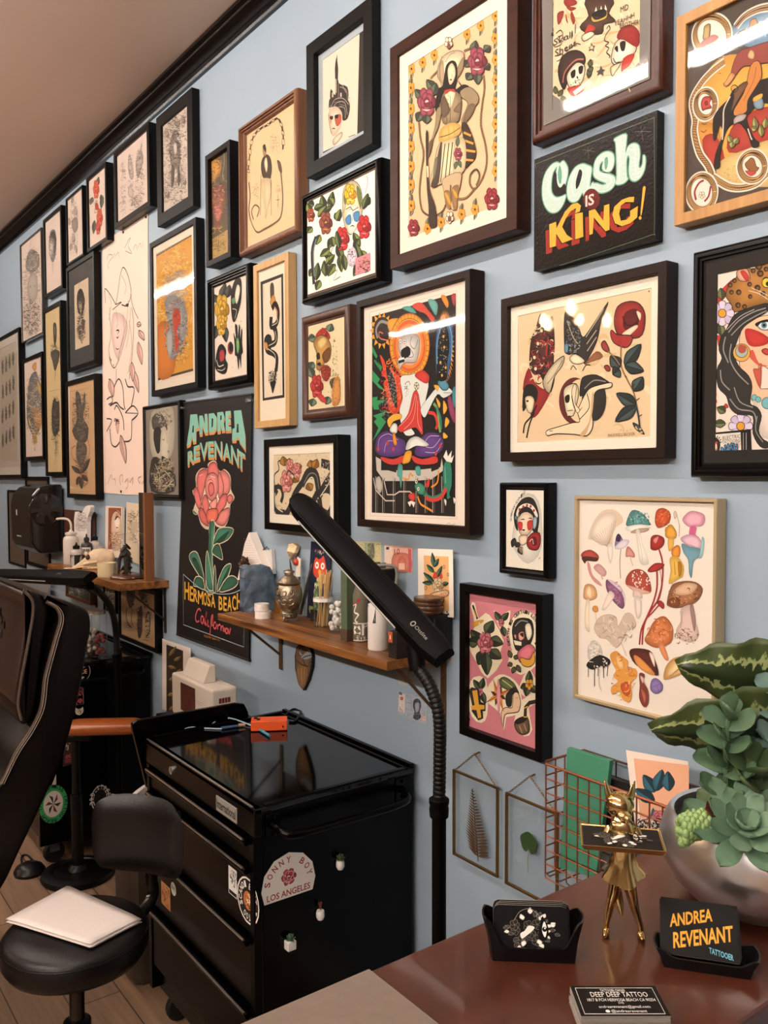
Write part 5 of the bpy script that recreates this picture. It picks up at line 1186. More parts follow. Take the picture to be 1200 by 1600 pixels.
# ---- artist's stool
SC = onZ(118, 1444, .56); SC.z = 0; ZST = .56
st = thing('stool', 'round black padded stool with small backrest, before the tool chest', 'stool', SC)
MB().lathe([(0, .475), (.13, .475), (.155, .482), (.166, .5), (.168, .52), (.163, .545), (.15, .556), (.1, .561), (0, .563)], SC, 48).build('seat', mat('stool_leather', '#090605', .4, spec=.4, bump=.25, bscale=260), st, smooth=True, angle=60)
b = MB(); b.tube([SC+Vector((.1655*math.cos(a), .1655*math.sin(a), .538)) for a in [2*math.pi*i/48 for i in range(49)]], .0025, 6, False); b.build('seat_piping', LEA, st, smooth=True)
MB().tube([SC+Vector((0, 0, .16)), SC+Vector((0, 0, .476))], .0175, 16).build('gas_column', mat('dark_chrome', '#3a3632', .25, .9), st, smooth=True)
MB().lathe([(.028, .09), (.03, .1), (.03, .29), (.026, .3), (.032, .3), (.032, .325), (.018, .33)], SC, 20).build('column_sleeve', BLKP, st, smooth=True, angle=40)
for i in range(5):
    a = i*1.2566+.3; d = Vector((math.cos(a), math.sin(a), 0)); q = SC+d*.24
    l = MB().tube([SC+Vector((0, 0, .11)), SC+d*.12+Vector((0, 0, .1)), q+Vector((0, 0, .075))], [.022, .018, .014], 8).build('base_leg', BLKP, st, smooth=True)
    MB().lathe([(0, -.02), (.024, -.02), (.027, -.012), (.027, .012), (.024, .02), (0, .02)], q+Vector((0, 0, .0275)), 16, 'x').tube([q+Vector((0, 0, .03)), q+Vector((0, 0, .075))], .006, 6).build('caster', BLKP, l, smooth=True, angle=40)
bc = onY(226, 1303, .80); fn = (SC+Vector((.1, -.05, 0))-Vector((bc.x, bc.y, 0))).normalized(); rt = Vector((-fn.y, fn.x, 0)); rs = []
W_, H_ = .135, .103
b = MB(); NU = 14
front = []; backp = []
for j in range(9):
    v = j/8*2-1; rf = []; rb = []
    for i in range(NU+1):
        u = i/NU*2-1; ed = max(0, 1-(abs(u)**6+abs(v)**6)); m_ = (abs(u)**4+abs(v)**4)**.25; sq = 1/max(1, m_)
        x, z = u*W_*sq, v*H_*sq; cv = .035*u*u
        rf.append(bc+rt*x+Vector((0, 0, z))+fn*(cv+.02*ed**.5)); rb.append(bc+rt*x+Vector((0, 0, z))+fn*(cv-.018*ed**.5))
    front.append(rf); backp.append(rb)
n = NU+1; vs = [p_ for r in front for p_ in r]+[p_ for r in backp for p_ in r]; fs = []; off = 9*n
for j in range(8):
    for i in range(NU):
        a = j*n+i; fs += [(a, a+1, a+n+1, a+n), (off+a, off+a+n, off+a+n+1, off+a+1)]
bd = [i for i in range(n)]+[j*n+NU for j in range(1, 9)]+[8*n+i for i in range(NU-1, -1, -1)]+[j*n for j in range(7, 0, -1)]
for k_ in range(len(bd)): a, c_ = bd[k_], bd[(k_+1) % len(bd)]; fs.append((a, off+a, off+c_, c_))
b.add(vs, fs); b.build('backrest', mat('stool_leather', '#080504', .42, spec=.2), st, smooth=True, angle=70, weld=True)
b0 = bc-fn*.022
b = MB().tube(spline([tuple(b0+Vector((0, 0, .02))), tuple(b0+Vector((0, 0, -.12))-fn*.006), tuple(b0+Vector((0, 0, -(bc.z-.49)))-fn*.0+Vector((0, 0, .02))), tuple(SC+Vector((bc.x-SC.x, bc.y-SC.y, 0))*.55+Vector((0, 0, .468))), tuple(SC+Vector((0, 0, .468)))], False, 6), .016, 10, flat=.45); b.build('back_bar', mat('dark_chrome', '#3a3632', .25, .9), st, smooth=True)
Q = [onZ(*p_, .5645) for p_ in ((11, 1440), (107, 1389), (220, 1440), (142, 1481))]
for k_ in range(4):
    j = Vector((.003*math.sin(k_*2), .003*math.cos(k_*3), .0028*k_)); b = MB(); N = 8; vs = []; fs = []
    for a in range(N+1):
        for c_ in range(N+1):
            u, v = a/N, c_/N; q = Q[0].lerp(Q[1], u).lerp(Q[3].lerp(Q[2], u), v)+j; r_ = (q-SC-Vector((0, 0, q.z))).length; q.z -= .004*max(0, r_-.14)/.03*(.5+.5*math.sin(u*5+v*3)) ; vs.append(q)
    for a in range(N):
        for c_ in range(N): i = a*(N+1)+c_; fs.append((i, i+1, i+N+2, i+N+1))
    b.add(vs, fs); tag(b.build('paper_towel', mat('white_paper_towel', '#d9cfc8', .9, bump=.3, bscale=200), loc=Q[0]+j, smooth=True, solid=.0016, keep=True), 'topmost white paper towel of the pad on the stool seat' if k_ == 3 else 'white paper towel under the topmost one on the stool seat', 'paper towel', 'paper towels on the stool')
# ---- bin with white liner between stool and chest
q0, q1 = onZ(183, 1537, 0), onZ(232, 1592, 0); bx = thing('waste_bin', 'brown grey waste bin with white liner, behind the stool', 'bin', ((q0.x+q1.x)/2, q0.y+.08, 0))
xb0, xb1 = -2.745, -2.565; y0 = .93; rs = []
for z, e in ((0, .02), (.03, .005), (.54, 0), (.545, -.004), (.56, -.004), (.56, .004), (.52, .008)):
    rs.append([Vector((x, y, z)) for x, y in ((xb0+e, y0+e+.02), (xb0+e+.02, y0+e), (xb1-e-.02, y0+e), (xb1-e, y0+e+.02), (xb1-e, y0+.18-e-.02), (xb1-e-.02, y0+.18-e), (xb0+e+.02, y0+.18-e), (xb0+e, y0+.18-e-.02))])
b = MB(); b.rings(rs, True, False); b.build('bin_body', mat('taupe_plastic', '#453a31', .5), bx, smooth=True, angle=40)
b = MB(); rs = []; N = 40
for z, e in ((.5, -.006), (.55, -.008), (.575, -.002), (.57, .012), (.52, .014)):
    rs.append([Vector(((xb0+xb1)/2+(.09-e)*max(-1, min(1, 1.3*math.cos(a)))+.006*math.sin(7*a+z*40), y0+.09+(.09-e)*max(-1, min(1, 1.3*math.sin(a)))+.006*math.cos(9*a), z+.012*math.sin(5*a))) for a in [2*math.pi*i/N for i in range(N)]])
b.rings(rs, False, False); b.build('bin_liner', mat('white_liner', '#d8cfc8', .5), bx, smooth=True, solid=.0006)
# ---- client armrest: glittery orange pad on a post
A0, A1 = onZ(98, 1139, .645), onZ(226, 1128, .665); pb = onZ(122, 1368, 0); ar = thing('armrest', 'glitter orange padded armrest on a black post, behind the chair', 'armrest', pb)
d = (A1-A0); d.z = 0; L = d.length; d.normalize(); s_ = Vector((-d.y, d.x, 0)); b = MB(); rs = []
for i in range(15):
    u = i/14; e = (1-abs(2*u-1)**8)**.5 if 0 < u < 1 else .12; c_ = A0+d*(L*u)
    rs.append([Vector((c_.x, c_.y, .628))+s_*(.055*math.copysign(abs(math.cos(a))**.55, math.cos(a))*max(e, .3))+Vector((0, 0, .022+.026*math.copysign(abs(math.sin(a))**.6, math.sin(a))*max(e, .2)))  for a in [2*math.pi*q/20 for q in range(20)]])
b.rings(rs); b.build('pad', mat('glitter_orange_vinyl', '#7d3a14', .3, col2='#b0602c', vscale=900, coat=.4, detail=2), ar, smooth=True, angle=70)
mp = pb+Vector((0, 0, .5)); MB().tube([pb+Vector((0, 0, .02)), pb+Vector((0, 0, .34))], .024, 16).build('outer_post', BLKP, ar, smooth=True)
MB().tube([pb+Vector((0, 0, .34)), pb+Vector((0, 0, .6))], .018, 16).build('inner_post', BLKP, ar, smooth=True)
MB().tube([pb+Vector((-.02, -.03, .575)), pb+Vector((.03, .05, .575))], .026, 16).tube([pb+Vector((0, 0, .58)), Vector((A0.x, A0.y, .63))+d*.12], .014, 10).build('pivot', BLKP, ar, smooth=True, angle=50)
MB().lathe([(0, 0), (.14, 0), (.145, .01), (.14, .022), (.11, .03), (.1, .03), (.095, .026), (.04, .03), (.03, .045), (.024, .05)], pb, 40).build('foot_disc', BLKP, ar, smooth=True, angle=30)
MB().tube([pb+Vector((.02, 0, .33)), pb+Vector((.06, -.01, .335))], .007, 8).build('clamp_handle', BLKP, ar, smooth=True)
# ---- second chest with stickers
SX = -3.602; t2 = chest('black tool chest with round stickers on its side, behind the client chair', SX-.66, SX, .925, 1.402, .845)
def side_sticker(p0, p1, label, draw):
    a, c_ = px_side(*p0, SX), px_side(*p1, SX); A = side_art(SX, a.y, c_.z, c_.y-a.y, a.z-c_.z); draw(A); A.mb.build('sticker', m_ink, t2)['label'] = label
def ringtext(A, txt, c_, r, hgt, st=.33, a0=3.6):
    for i, chh in enumerate(txt):
        a = a0-i*st; q = (.5+r*math.cos(a), .5-r*math.sin(a)); tx, ty = math.sin(a)*.05, math.cos(a)*.05
        if chh != ' ': A.text(c_, hgt, (q[0]-tx, q[1]-ty), (q[0]+tx, q[1]+ty), chh, True, rot=True)
def s1(A): A.ring('#b7afa3', .02, (.5, .5), .47, 30, 1/A.sx); A.text('#b7845a', .22, (.2, .6), (.8, .6), 'NEUE', True); A.text('#b7afa3', .12, (.3, .3), (.7, .3), 'LIFE', True); A.text('#b7afa3', .12, (.35, .85), (.65, .85), 'UP', True)
side_sticker((112, 1036), (142, 1064), 'round black sticker with thin pale ring', s1)
side_sticker((119, 1075), (131, 1101), 'small dark sticker with red border', lambda A: (A.stroke('#8e6a5c', .03, [(.05, .05), (.95, .05), (.95, .95), (.05, .95)], False, True), A.text('#8e4a44', .5, (.1, .45), (.9, .45), 'IBEA', True), A.circ('#8e3436', (.5, .75), .14)))
side_sticker((117, 1105), (131, 1116), 'small pale animal sticker', lambda A: (A.fill('#b3a892', [(.1, .1), (.3, .25), (.7, .25), (.9, .1), (.95, .7), (.6, 1), (.3, .95), (.05, .7)]), A.scrib(['#3a2f22'], 12, .05, (.2, .3), (.8, .9), 1)))
def s4(A):
    A.circ('#2f8a4a', (.5, .5), .5, 36, 1/A.sx); A.circ('#c9bdb0', (.5, .5), .34, 30, 1/A.sx); ringtext(A, 'THE EXPRESS TATTOO BEACH ', '#0f120f', .4, .1, .25, 3.3)
    for i in range(6): a = i*1.047; A.fill('#5a2a26' if i % 2 else '#2a2220', [(.5, .5), (.5+.28*math.cos(a), .5+.28*math.sin(a)), (.5+.18*math.cos(a+.5), .5+.18*math.sin(a+.5))], False)
side_sticker((60, 1231), (106, 1281), 'round green and white sticker with star', s4)
def s5(A): A.circ('#14110f', (.5, .5), .5, 30, 1/A.sx); A.ring('#d8d0c4', .03, (.5, .5), .45, 30, 1/A.sx); ringtext(A, '3RD.STREET.SHOP.', '#d8d0c4', .33, .16, .4, 3.4)
side_sticker((141, 1229), (172, 1266), 'round black sticker with white ring lettering', s5)
side_sticker((97, 1153), (116, 1195), 'dark sticker with red lettering', lambda A: (A.fill('#2a1a18', [(.2, 0), (1, 0), (1, .95), (0, 1)], False), A.text('#a8443c', .14, (.25, .75), (.95, .72), 'HERMOSA', True), A.text('#a8443c', .12, (.2, .9), (.95, .88), 'TATTOO', True), A.scrib(['#a09080'], 14, .03, (.3, .1), (.9, .5), 2)))
side_sticker((79, 1211), (88, 1230), 'pale triangular sticker corner', lambda A: A.fill('#b7b09a', [(1, 0), (1, 1), (0, .95)], False))
# cables and a dark foot pedal on the floor
q = onZ(46, 1364, 0); t = thing('foot_pedal', 'dark round foot pedal with cable on the floor behind chair', 'pedal', q); MB().lathe([(0, 0), (.06, 0), (.062, .012), (.05, .03), (.03, .04), (0, .042)], q, 24).build('body', BLKP, t, smooth=True, angle=40)
MB().tube(spline([tuple(onZ(*p_, .005)) for p_ in ((46, 1364), (38, 1360), (34, 1348), (34, 1338), (42, 1336), (52, 1345))], False, 6), .004, 8).build('cable', BLKP, t, smooth=True)
# ---- white label printer behind the chest, on a low cabinet
cc = onY(331, 1079, 1.2); yb = min(1.36, onX(371, 1074, cc.x).y); xl = onY(268, 1052, 1.2).x; zb = .775
sc_ = thing('low_cabinet', 'low black side cabinet hidden behind the chest panel', 'cabinet', ((xl+cc.x)/2, 1.28, 0)); xl2 = xl-.03
MB().box((xl2, 1.15, .02), (cc.x+.06, 1.41, zb-.0005)).build('carcass', ENA, sc_, bevel=.004); MB().box((xl2+.01, 1.146, .04), (cc.x+.05, 1.15, zb-.04)).build('door', ENB, sc_, bevel=.002)
pr_ = thing('label_printer', 'cream white desktop printer with red grille, behind the chest', 'printer', ((xl+cc.x)/2, 1.28, zb)); PLW = mat('cream_plastic', '#d9cdbd', .4)
MB().box((xl, 1.2, zb), (cc.x, yb, cc.z)).build('housing', PLW, pr_, bevel=.008, seg=3)
zt = onY(280, 1045, 1.23).z; MB().prism([(xl+.06, 1.215, cc.z), (xl+.06, 1.24, cc.z+.058), (xl+.06, 1.262, cc.z+.058), (xl+.06, 1.262, cc.z)], (cc.x-xl-.16, 0, 0)).build('paper_lid', PLW, pr_, bevel=.003)
MB().box((xl+.08, 1.1985, zb+.03), (xl+.2, 1.2005, cc.z-.02)).build('red_window', mat('dark_red_window', '#4a1f1c', .3), pr_, bevel=.003)
b = MB()
for i in range(4):
    for j in range(2): w_ = (yb-1.25)/4; b.box((cc.x-.001, 1.225+i*w_, cc.z-.07+j*.022), (cc.x+.0012, 1.225+i*w_+w_*.8, cc.z-.07+j*.022+.017))
g_ = b.build('grille', mat('red_grille', '#6d2a24', .5), pr_)
A = Art(lambda x, y, l: Vector((xl+.06+x, 1.2147-.000004*l+.025*y/.058, cc.z+.058*y)), 1, (0, 0, 1)); A.vs = 1
A = wall_art(1.1995, (200, 1080, 4.615), (300, 1095)); A.run('l #8a7d70 2 480,60 540,90\nl #8a7d70 2 485,75 535,105'); A.mb.build('printed_notes', m_ink, pr_)
sheet('leaf_pattern_print', 'white bordered print of ochre leaves leaning behind the printer', 'print', ((253.5, 998), (298, 1013), (298, 1125), (253.5, 1108)), 1.404, (260, 780, 2.609), '#d9cdbf', '''
p #2a1d12 0,592 68,618 68,900 0,880
v #8f7440 #6d5530 16 1.2 10,640 40,600 30,660 60,640 5,680 40,690 35,720 62,690 10,740 40,720 30,780 60,750 5,800 35,790 40,840 62,800 10,860 40,840''')
# ================================================================== the far shelf with bottles, skull and dome
Z2 = 1.184
shelf('wall_shelf', 'far wooden shelf with bottles, animal skull and glass dome', -4.46, -3.42, 1.205, Z2, .03, ((-3.46, .2), (-4.36, .2)), mat('dark_bracket', '#3a2c22', .45, .5))
def s2(px, y): return at_y(px, y, Z2)
def bottle(label, c, r, h, body, capm, neck=.4, caph=.2, extra=None, name='bottle'):
    t = thing(name, label, 'bottle', c, 'bottles on the far shelf')
    MB().lathe([(0, 0), (r*.95, 0), (r, .004), (r, h*.72), (r*.9, h*.8), (r*neck, h*.86), (r*neck, h*.9), (0, h*.9)], c, 24).build('body', body, t, smooth=True, angle=50)
    MB().lathe([(r*neck*1.25, h*.88), (r*neck*1.25, h*(.88+caph*.6)), (r*neck*.5, h*(.9+caph*.7)), (r*.1, h*(.95+caph)), (0, h*(.96+caph))], c, 18).build('cap', capm, t, smooth=True, angle=40)
    if extra: extra(t, c, r, h)
    return t
MW = mat('milky_plastic', '#d3c6b8', .35); MG = mat('grey_ink_bottle', '#2a2725', .4); MC = mat('frosted_plastic', '#b5ada4', .3)
def label(px0, py0, px1, py1, paper, txt=None):
    def f(t, c, r, h):
        A = cyl_art(c, r, math.atan2(CAM.y-c.y, CAM.x-c.x), h); A.fill(paper, [(px0+(px1-px0)*i/8, py0) for i in range(9)]+[(px1-(px1-px0)*i/8, py1) for i in range(9)], False)
        if txt: A.text('#15120f', (py1-py0)*.4, (px0+.1*(px1-px0), py0+(py1-py0)*.62), (px1-.1*(px1-px0), py0+(py1-py0)*.62), txt, True)
        A.mb.build('label', m_ink, t)
    return f
c = s2(113, 1.30); k = mpp(c)
def spout(t, c, r, h): MB().tube(spline([tuple(c+Vector((0, 0, 50*k))), tuple(c+Vector((0, 0, 62*k))), tuple(c+RIGHT*(-4*k)+Vector((0, 0, 69*k))), tuple(c+RIGHT*(-13*k)+Vector((0, 0, 71*k))), tuple(c+RIGHT*(-23*k)+Vector((0, 0, 70*k)))], False, 5), [1.8*k]*20+[.9*k], 8).build('spout', MW, t, smooth=True)
bottle('milky wash bottle with bent spout at left of the far shelf', c, 12*k, 52*k, MW, MW, .6, .1, spout)
c = s2(121, 1.262); k = mpp(c); bottle('squat clear bottle with black cap and dark label', c, 9.5*k, 34*k, MC, BLKP, .45, .22, label(.02, .38, .98, .95, '#1c1a16'))
c = s2(137, 1.315); k = mpp(c); bottle('dark ink bottle with white lettered label', c, 8.5*k, 46*k, MG, MG, .4, .18, label(.1, .32, .8, .56, '#e2d8cc', 'LINER'))
c = s2(150, 1.36); k = mpp(c); bottle('frosted bottle with black collar beside the cat figure', c, 9*k, 46*k, MC, BLKP, .4, .2)
c = s2(158, 1.372); k = mpp(c); t = thing('frosted_jar', 'low frosted jar behind the animal skull', 'jar', c); MB().lathe([(0, 0), (8*k, 0), (8*k, 22*k), (6*k, 24*k), (6*k, 32*k), (0, 32*k)], c, 20).build('body', MC, t, smooth=True, angle=40)
# patterned paper cat
c = s2(127, 1.365); k = mpp(c); q = lambda a, b_: onY(80+a/6.316, 760+b_/6.316, 1.365)
P = [q(*p_) for p_ in ((230, 420), (225, 330), (235, 250), (270, 280), (300, 265), (325, 215), (350, 190), (375, 185), (390, 205), (380, 250), (360, 300), (352, 350), (345, 470))]; P[0].z = P[-1].z = Z2
b = MB(); b.prism(P, (0, .02, 0)); b.c = [col('#e6ddd4')]*len(b.f); A = wall_art(1.3648, (80, 760, 6.316), (128, 800)); A.run('h #6a625c/#8a827a 90 2.2 4 240,260 350,440 .4 1.3\ne k 4 285,290 300,282 315,290\no k 6 275,300 305,300'); n0 = len(b.v); b.v += A.mb.v; b.f += [tuple(i+n0 for i in f) for f in A.mb.f]; b.c += A.mb.c; b.m += A.mb.m
tag(b.build('cat_figure', m_ink, loc=Vector((c.x, 1.365, Z2))), 'white patterned cat cutout with raised tail behind the bottles', 'figure')
# brown wooden board
P = [onY(*p_, 1.394) for p_ in ((100, 796), (143.5, 800), (143.5, 845), (100, 840))]; P[2].z = P[3].z = Z2; b = MB(); b.prism(P, (0, .02, 0)); tag(b.build('wooden_board', wood('dark_brown_board', '#3d2114', '#4d2c1b', .5, 'z', 6), loc=P[3], bevel=.002), 'dark brown wooden board leaning behind the wash bottle', 'board')
# animal skull
c = s2(147, 1.312); k = mpp(c); SK = mat('old_bone', '#d3b892', .6, col2='#e2cdaa', vscale=40, bump=.3, bscale=90); t = thing('animal_skull', 'pale bone animal skull with long snout on the far shelf', 'skull', c); zz = Vector((0, 0, 1))
sk = lambda u, v, f=0: c+RIGHT*(u*k)+zz*(v*k)+Vector((0, f*k, 0))
rs = []
for u, v, ry, rz in ((-30, 2.2, 2, 1.8), (-22, 5, 4, 4), (-12, 9, 5, 8), (-4, 13, 7, 11), (4, 17, 9.5, 14), (14, 18, 11, 14), (22, 17, 9, 12), (27, 16, 4, 6)):
    rs.append([sk(u, v+rz*math.sin(a), ry*math.cos(a)*1.3) for a in [2*math.pi*i/16 for i in range(16)]])
b = MB(); b.rings(rs); b.ball(sk(0, 24, -11), 4.6*k, 12, 8, (1.3, .5, .8)); b.tube([sk(-6, 8, -9), sk(6, 10, -13), sk(18, 12, -12)], 2.4*k, 8); b.build('cranium', SK, t, smooth=True, angle=60)
MB().ball(sk(2, 19, -10.6), 4.2*k, 14, 10, (1.3, .8, 1)).build('eye_socket', mat('bone_hollow', '#4a3626', .9), t, smooth=True)
b = MB()
for i in range(9): b.ball(sk(-8+i*2.6, 2.4, -8), 1.7*k, 8, 6, (1, 1, 1.4))
b.build('teeth', SK, t, smooth=True)
b = MB(); rs = [[sk(-34+i*4.5, 1.2+.35*i*(i > 4)+s*math.sin(a), 7*math.cos(a)-6) for s in (1.2,) for a in [2*math.pi*j/10 for j in range(10)]] for i in range(9)]; b.rings(rs); b.build('jaw', SK, t, smooth=True)
# candle cup
c = s2(168, 1.255); k = mpp(c); t = thing('candle_cup', 'cream candle cup before the glass dome', 'candle', c); MB().lathe([(0, 0), (13*k, 0), (14*k, 2*k), (14.5*k, 22*k), (13.4*k, 22*k), (13*k, 18*k), (0, 18*k)], c, 28).build('cup', mat('cream_wax', '#d8c49a', .5), t, smooth=True, angle=40)
# glass dome on a turned base
c = s2(198, 1.30); k = mpp(c); t = thing('glass_dome', 'glass dome with dark dried specimen on a wooden base', 'dome', c)
MB().lathe([(0, 0), (24*k, 0), (25*k, 2*k), (24*k, 4*k), (21*k, 6.5*k), (0, 7*k)], c, 36).build('wooden_base', mat('dark_turned_wood', '#3d2416', .3), t, smooth=True, angle=40)
MB().lathe([(20*k, 6.6*k), (20*k, 48*k), (18*k, 58*k), (13*k, 66*k), (6*k, 70*k), (0, 71*k)], c, 32).build('dome', m_glass, t, smooth=True)
b = MB(); rr = random.Random(6); b.tube([c+zz*7*k, c+RIGHT*2*k+zz*30*k, c+RIGHT*(-2*k)+zz*52*k], [3*k, 6*k, 2*k], 8); b.tube([c+RIGHT*(-12*k)+zz*7*k, c+RIGHT*(-10*k)+zz*30*k, c+RIGHT*(-2*k)+zz*52*k], [2*k, 3*k, 2*k], 8)
for i in range(26): a = rr.uniform(0, 6.28); h = rr.uniform(8, 55); sleaf(b, c+zz*h*k, RIGHT*math.cos(a)*.6-VF*math.sin(a)*.6-VU*.7, VU, 14*k, 7*k, .2)
b.build('specimen', mat('dried_dark_specimen', '#1f1813', .7, col2='#3a2d22', vscale=60), t, smooth=True)
# two prints leaning, mirror block
sheet('arched_print', 'white edged red brown print with arched face, on the far shelf', 'print', ((165, 790.5), (191, 792.5), (190, 872), (164, 870)), 1.4, (80, 760, 6.316), '#e2d2c4', '''
p #8a4a2c 565,210 690,212 690,620 560,620
f #d9b898 600,610 595,320 640,235 690,300 690,600
s #3a1d12 9 590,600 590,330 635,240 690,290
s #d8b090 5 605,600 605,340 640,262 690,310
O #c98a62 50 4 #3a1d12 650,320
f #f0dcc8 620,330 650,300 680,330 675,390 650,450 628,400
f #241510 625,330 650,290 682,320 668,300 650,310 635,330
f #7a2f24 640,405 650,400 660,405 650,415
h #5a2a1a/#e3c0a0/#2a1610 60 4 3 570,450 690,610''', th=.012, grp='prints on the far shelf')
sheet('grey_print', 'pale print with grey ink drawing leaning beside the arched print', 'print', ((197.5, 785), (221, 788), (221, 884), (196.5, 872)), 1.405, (80, 760, 6.316), '#d9c4a8', 'h #6b5f50/#8a7c68/#4a4034 120 4 9 755,230 880,560 .3\np #b7a88e 790,350 850,345 850,460 790,460', th=.006, grp='prints on the far shelf')
q0, q1 = onX(226, 770, -3.44), onX(240, 770, -3.44); t = thing('wooden_mirror', 'wood framed mirror standing on the right end of far shelf', 'mirror', Vector((-3.46, q0.y, Z2)))
MB().box((-3.463, q0.y, Z2), (-3.44, q1.y, q0.z)).build('frame_side', wood('mirror_wood', '#7d4f2d', '#6a4024', .5, 'z', 6), t, bevel=.001)
MB().box((-3.52, q0.y+.004, Z2), (-3.4635, q0.y+.018, q0.z)).build('mirror_glass', mat('silvered_glass', '#c9c6c0', .04, 1), t)
# things under the far shelf: hung frames, jars on the second chest
F('tanfigures', 'black frame with tan sheet of tattoo figures under the far shelf', [(181,916),(243,913.5),(244.5,1022),(187.5,996.5)], .024, .03, BLK)
F('smallbrown', 'small brown wood frame with dark chalk print, below the bottles', [(102,897),(141,899),(141,947),(102,930)], .022, .03, wood('small_brown_frame', '#5a341f', '#482815', .45, 'z', 8))
F('greyleaf', 'thin black frame with grey ink leaves behind the lamp neck', [(161,905),(180,905),(180,960),(161,952)], .006, .02, BLK)
F('lowmirror', 'tall black frame partly hidden behind the towel dispenser', [(12,767),(38,765),(38,884),(12,883)], .018, .008, BLK)
F('lowsketch', 'black frame with white sketch, below the towel dispenser', [(40,744.5),(76,745),(76,888),(40,885)], .028, .008, BLK)
JG = m_glass; LID = mat('steel_lid', '#a39a8e', .3, .9)
for i, (px, y, lb) in enumerate([(131, 1.205, 'leftmost steel lidded glass jar on the far chest'), (143, 1.195, 'middle steel lidded glass jar with pale contents'), (154, 1.2, 'right steel lidded glass jar with red contents')]):
    c = at_y(px, y, .8475); k = mpp(c); t = thing('lidded_jar', lb, 'jar', c, 'lidded jars on the far chest'); r = 12*k; zt = onY(px, 951-i*-1.5, y).z-.8475
    MB().lathe([(0, .002), (r, .002), (r*1.03, .01), (r, zt*.9), (r*.8, zt*.95)], c, 24).build('glass', JG, t, smooth=True, angle=50)
    MB().lathe([(0, zt*.93), (r*.85, zt*.93), (r*.87, zt), (0, zt*1.01)], c, 24).build('lid', LID, t, smooth=True, angle=40)
    b = MB(); rr = random.Random(i)
    for j in range(14): b.ball(c+Vector((rr.uniform(-.5, .5)*r, rr.uniform(-.5, .5)*r, .014+zt*(.5 if i else .7)*rr.random())), r*.3, 8, 6)
    tag(b.build('contents', mat(['jar_contents_white', 'jar_contents_cream', 'jar_contents_red'][i], ['#cfc4b8', '#b5a596', '#6d2f28'][i], .8), t, smooth=True), kind='stuff')
# folded clear sheet protector
P = [onY(*p_, 1.38) for p_ in ((20, 905), (76, 912), (76, 940), (20, 935))]; b = MB(); b.prism(P, (0, .01, 0)); tag(b.build('grey_folder', mat('grey_acrylic', '#85888a', .3), loc=P[3]), 'grey translucent panel on wall behind the client chair', 'panel')
# towel dispenser on the wall
xr = -4.87; yf = onX(47, 800, xr).y; zt, zb = onX(74, 757, xr).z, onX(74, 865, xr).z; xl = onY(22, 800, yf+.02).x; t = thing('towel_dispenser', 'black wall paper towel dispenser with round side window', 'dispenser', Vector(((xl+xr)/2, WY, zb)))
pr = [(WY-.013, zb), (WY-.013, zt), (yf+.12, zt), (yf+.05, zt-.015), (yf+.012, zt-.06), (yf, zt-.12), (yf+.004, zb+.06), (yf+.02, zb+.03), (yf+.05, zb)]
b = MB(); b.prism([(xr, y, z) for y, z in pr], (xl-xr, 0, 0)); b.build('shell', mat('smoke_black_plastic', '#17120f', .22, coat=.3), t, bevel=.012, seg=3)
yc, zc_ = (yf+WY)/2-.01, zt-.14; MB().lathe([(0, .002), (.088, .002), (.092, 0)], (xr, yc, zc_), 36, 'x').build('round_window', mat('smoky_window', '#241d18', .12, coat=.5), t, smooth=True)
b = MB(); b.lathe([(.02, .003), (.03, .0034), (.02, .0036)], (xr, yc, zc_), 20, 'x')
for i in range(6): a = i*1.047; d = Vector((0, math.cos(a), math.sin(a))); e = Vector((0, -math.sin(a), math.cos(a))); p_ = Vector((xr+.003, yc, zc_)); b.prism([p_+d*.025-e*.006, p_+d*.08-e*.016, p_+d*.08+e*.016, p_+d*.025+e*.006], (.001, 0, 0))
b.build('roll_core', mat('brown_roll_core', '#271d15', .5), t)
A = Art(lambda x, y, l: Vector((xl+(xr-xl)*x, yf-.0012-.000004*l+.004*y, zb+.06+(zt-.18-zb)*(1-y))), 1, (0, 0, 1)); A.vs = .2; A.sx = .6
A.fill('#b5ada2', [(.3, .12), (.36, .12), (.36, .28), (.3, .28)], False); A.fill('#8f877c', [(.3, .84), (.52, .84), (.52, .88), (.3, .88)], False); A.mb.build('front_marks', m_ink, t)
# long drawing scroll tacked to the wall: built with its art below
SCROLL = ((160, 382), (231, 334), (232, 774), (161, 772))
# ================================================================== what is drawn in each picture (crop: picture origin and scale of the reading)
CA, CB, CC, CD_, CE, CF = (0, 180, 5), (0, 480, 5), (220, 120, 4.615), (220, 400, 4), (460, 0, 3.243), (400, 440, 3.3333)
CG, CH, CJ, CK = (780, 0, 2.857), (760, 380, 2.7273), (690, 740, 3.478), (880, 740, 3.478)
m_gloss = ink_mat('varnished_paint', .22, .5, .4)
PK = '#e6cfc0'
picture('silver', CA, PK, '''h #6a625c/#8f867e/#4a4440 190 3 1 175,1030 318,1750 .3 1.3
e #5a524c 5 235,1040 240,1000 238,960
f #8a8078 205,1130 240,1050 300,1080 305,1180 250,1230 205,1200
h #3a3430/#5a524c/#d8c8ba 90 3 2 205,1060 310,1260 .3
f #b8aca0 220,1290 250,1230 290,1260 290,1420 240,1460 215,1390
o #2f2a26 9 238,1340 270,1335
h #4a4440/#2f2a26 120 3 8 185,1440 315,1730 .25 1.4''')
picture('oval', CA, PK, '''f #8d857d 385,960 400,900 430,900 442,980 435,1090 415,1150 395,1120 382,1040
f #3a3532 395,930 420,905 438,960 432,1060 420,1080 425,980 405,960
f #cdbfb4 390,990 410,980 415,1060 398,1110 386,1060
h #3f3a36/#6b645e 50 3 3 383,900 442,1150 .4
e #6b645e 7 410,1140 412,1190 411,1240
h #8d857d 12 2 5 400,1130 422,1190''')
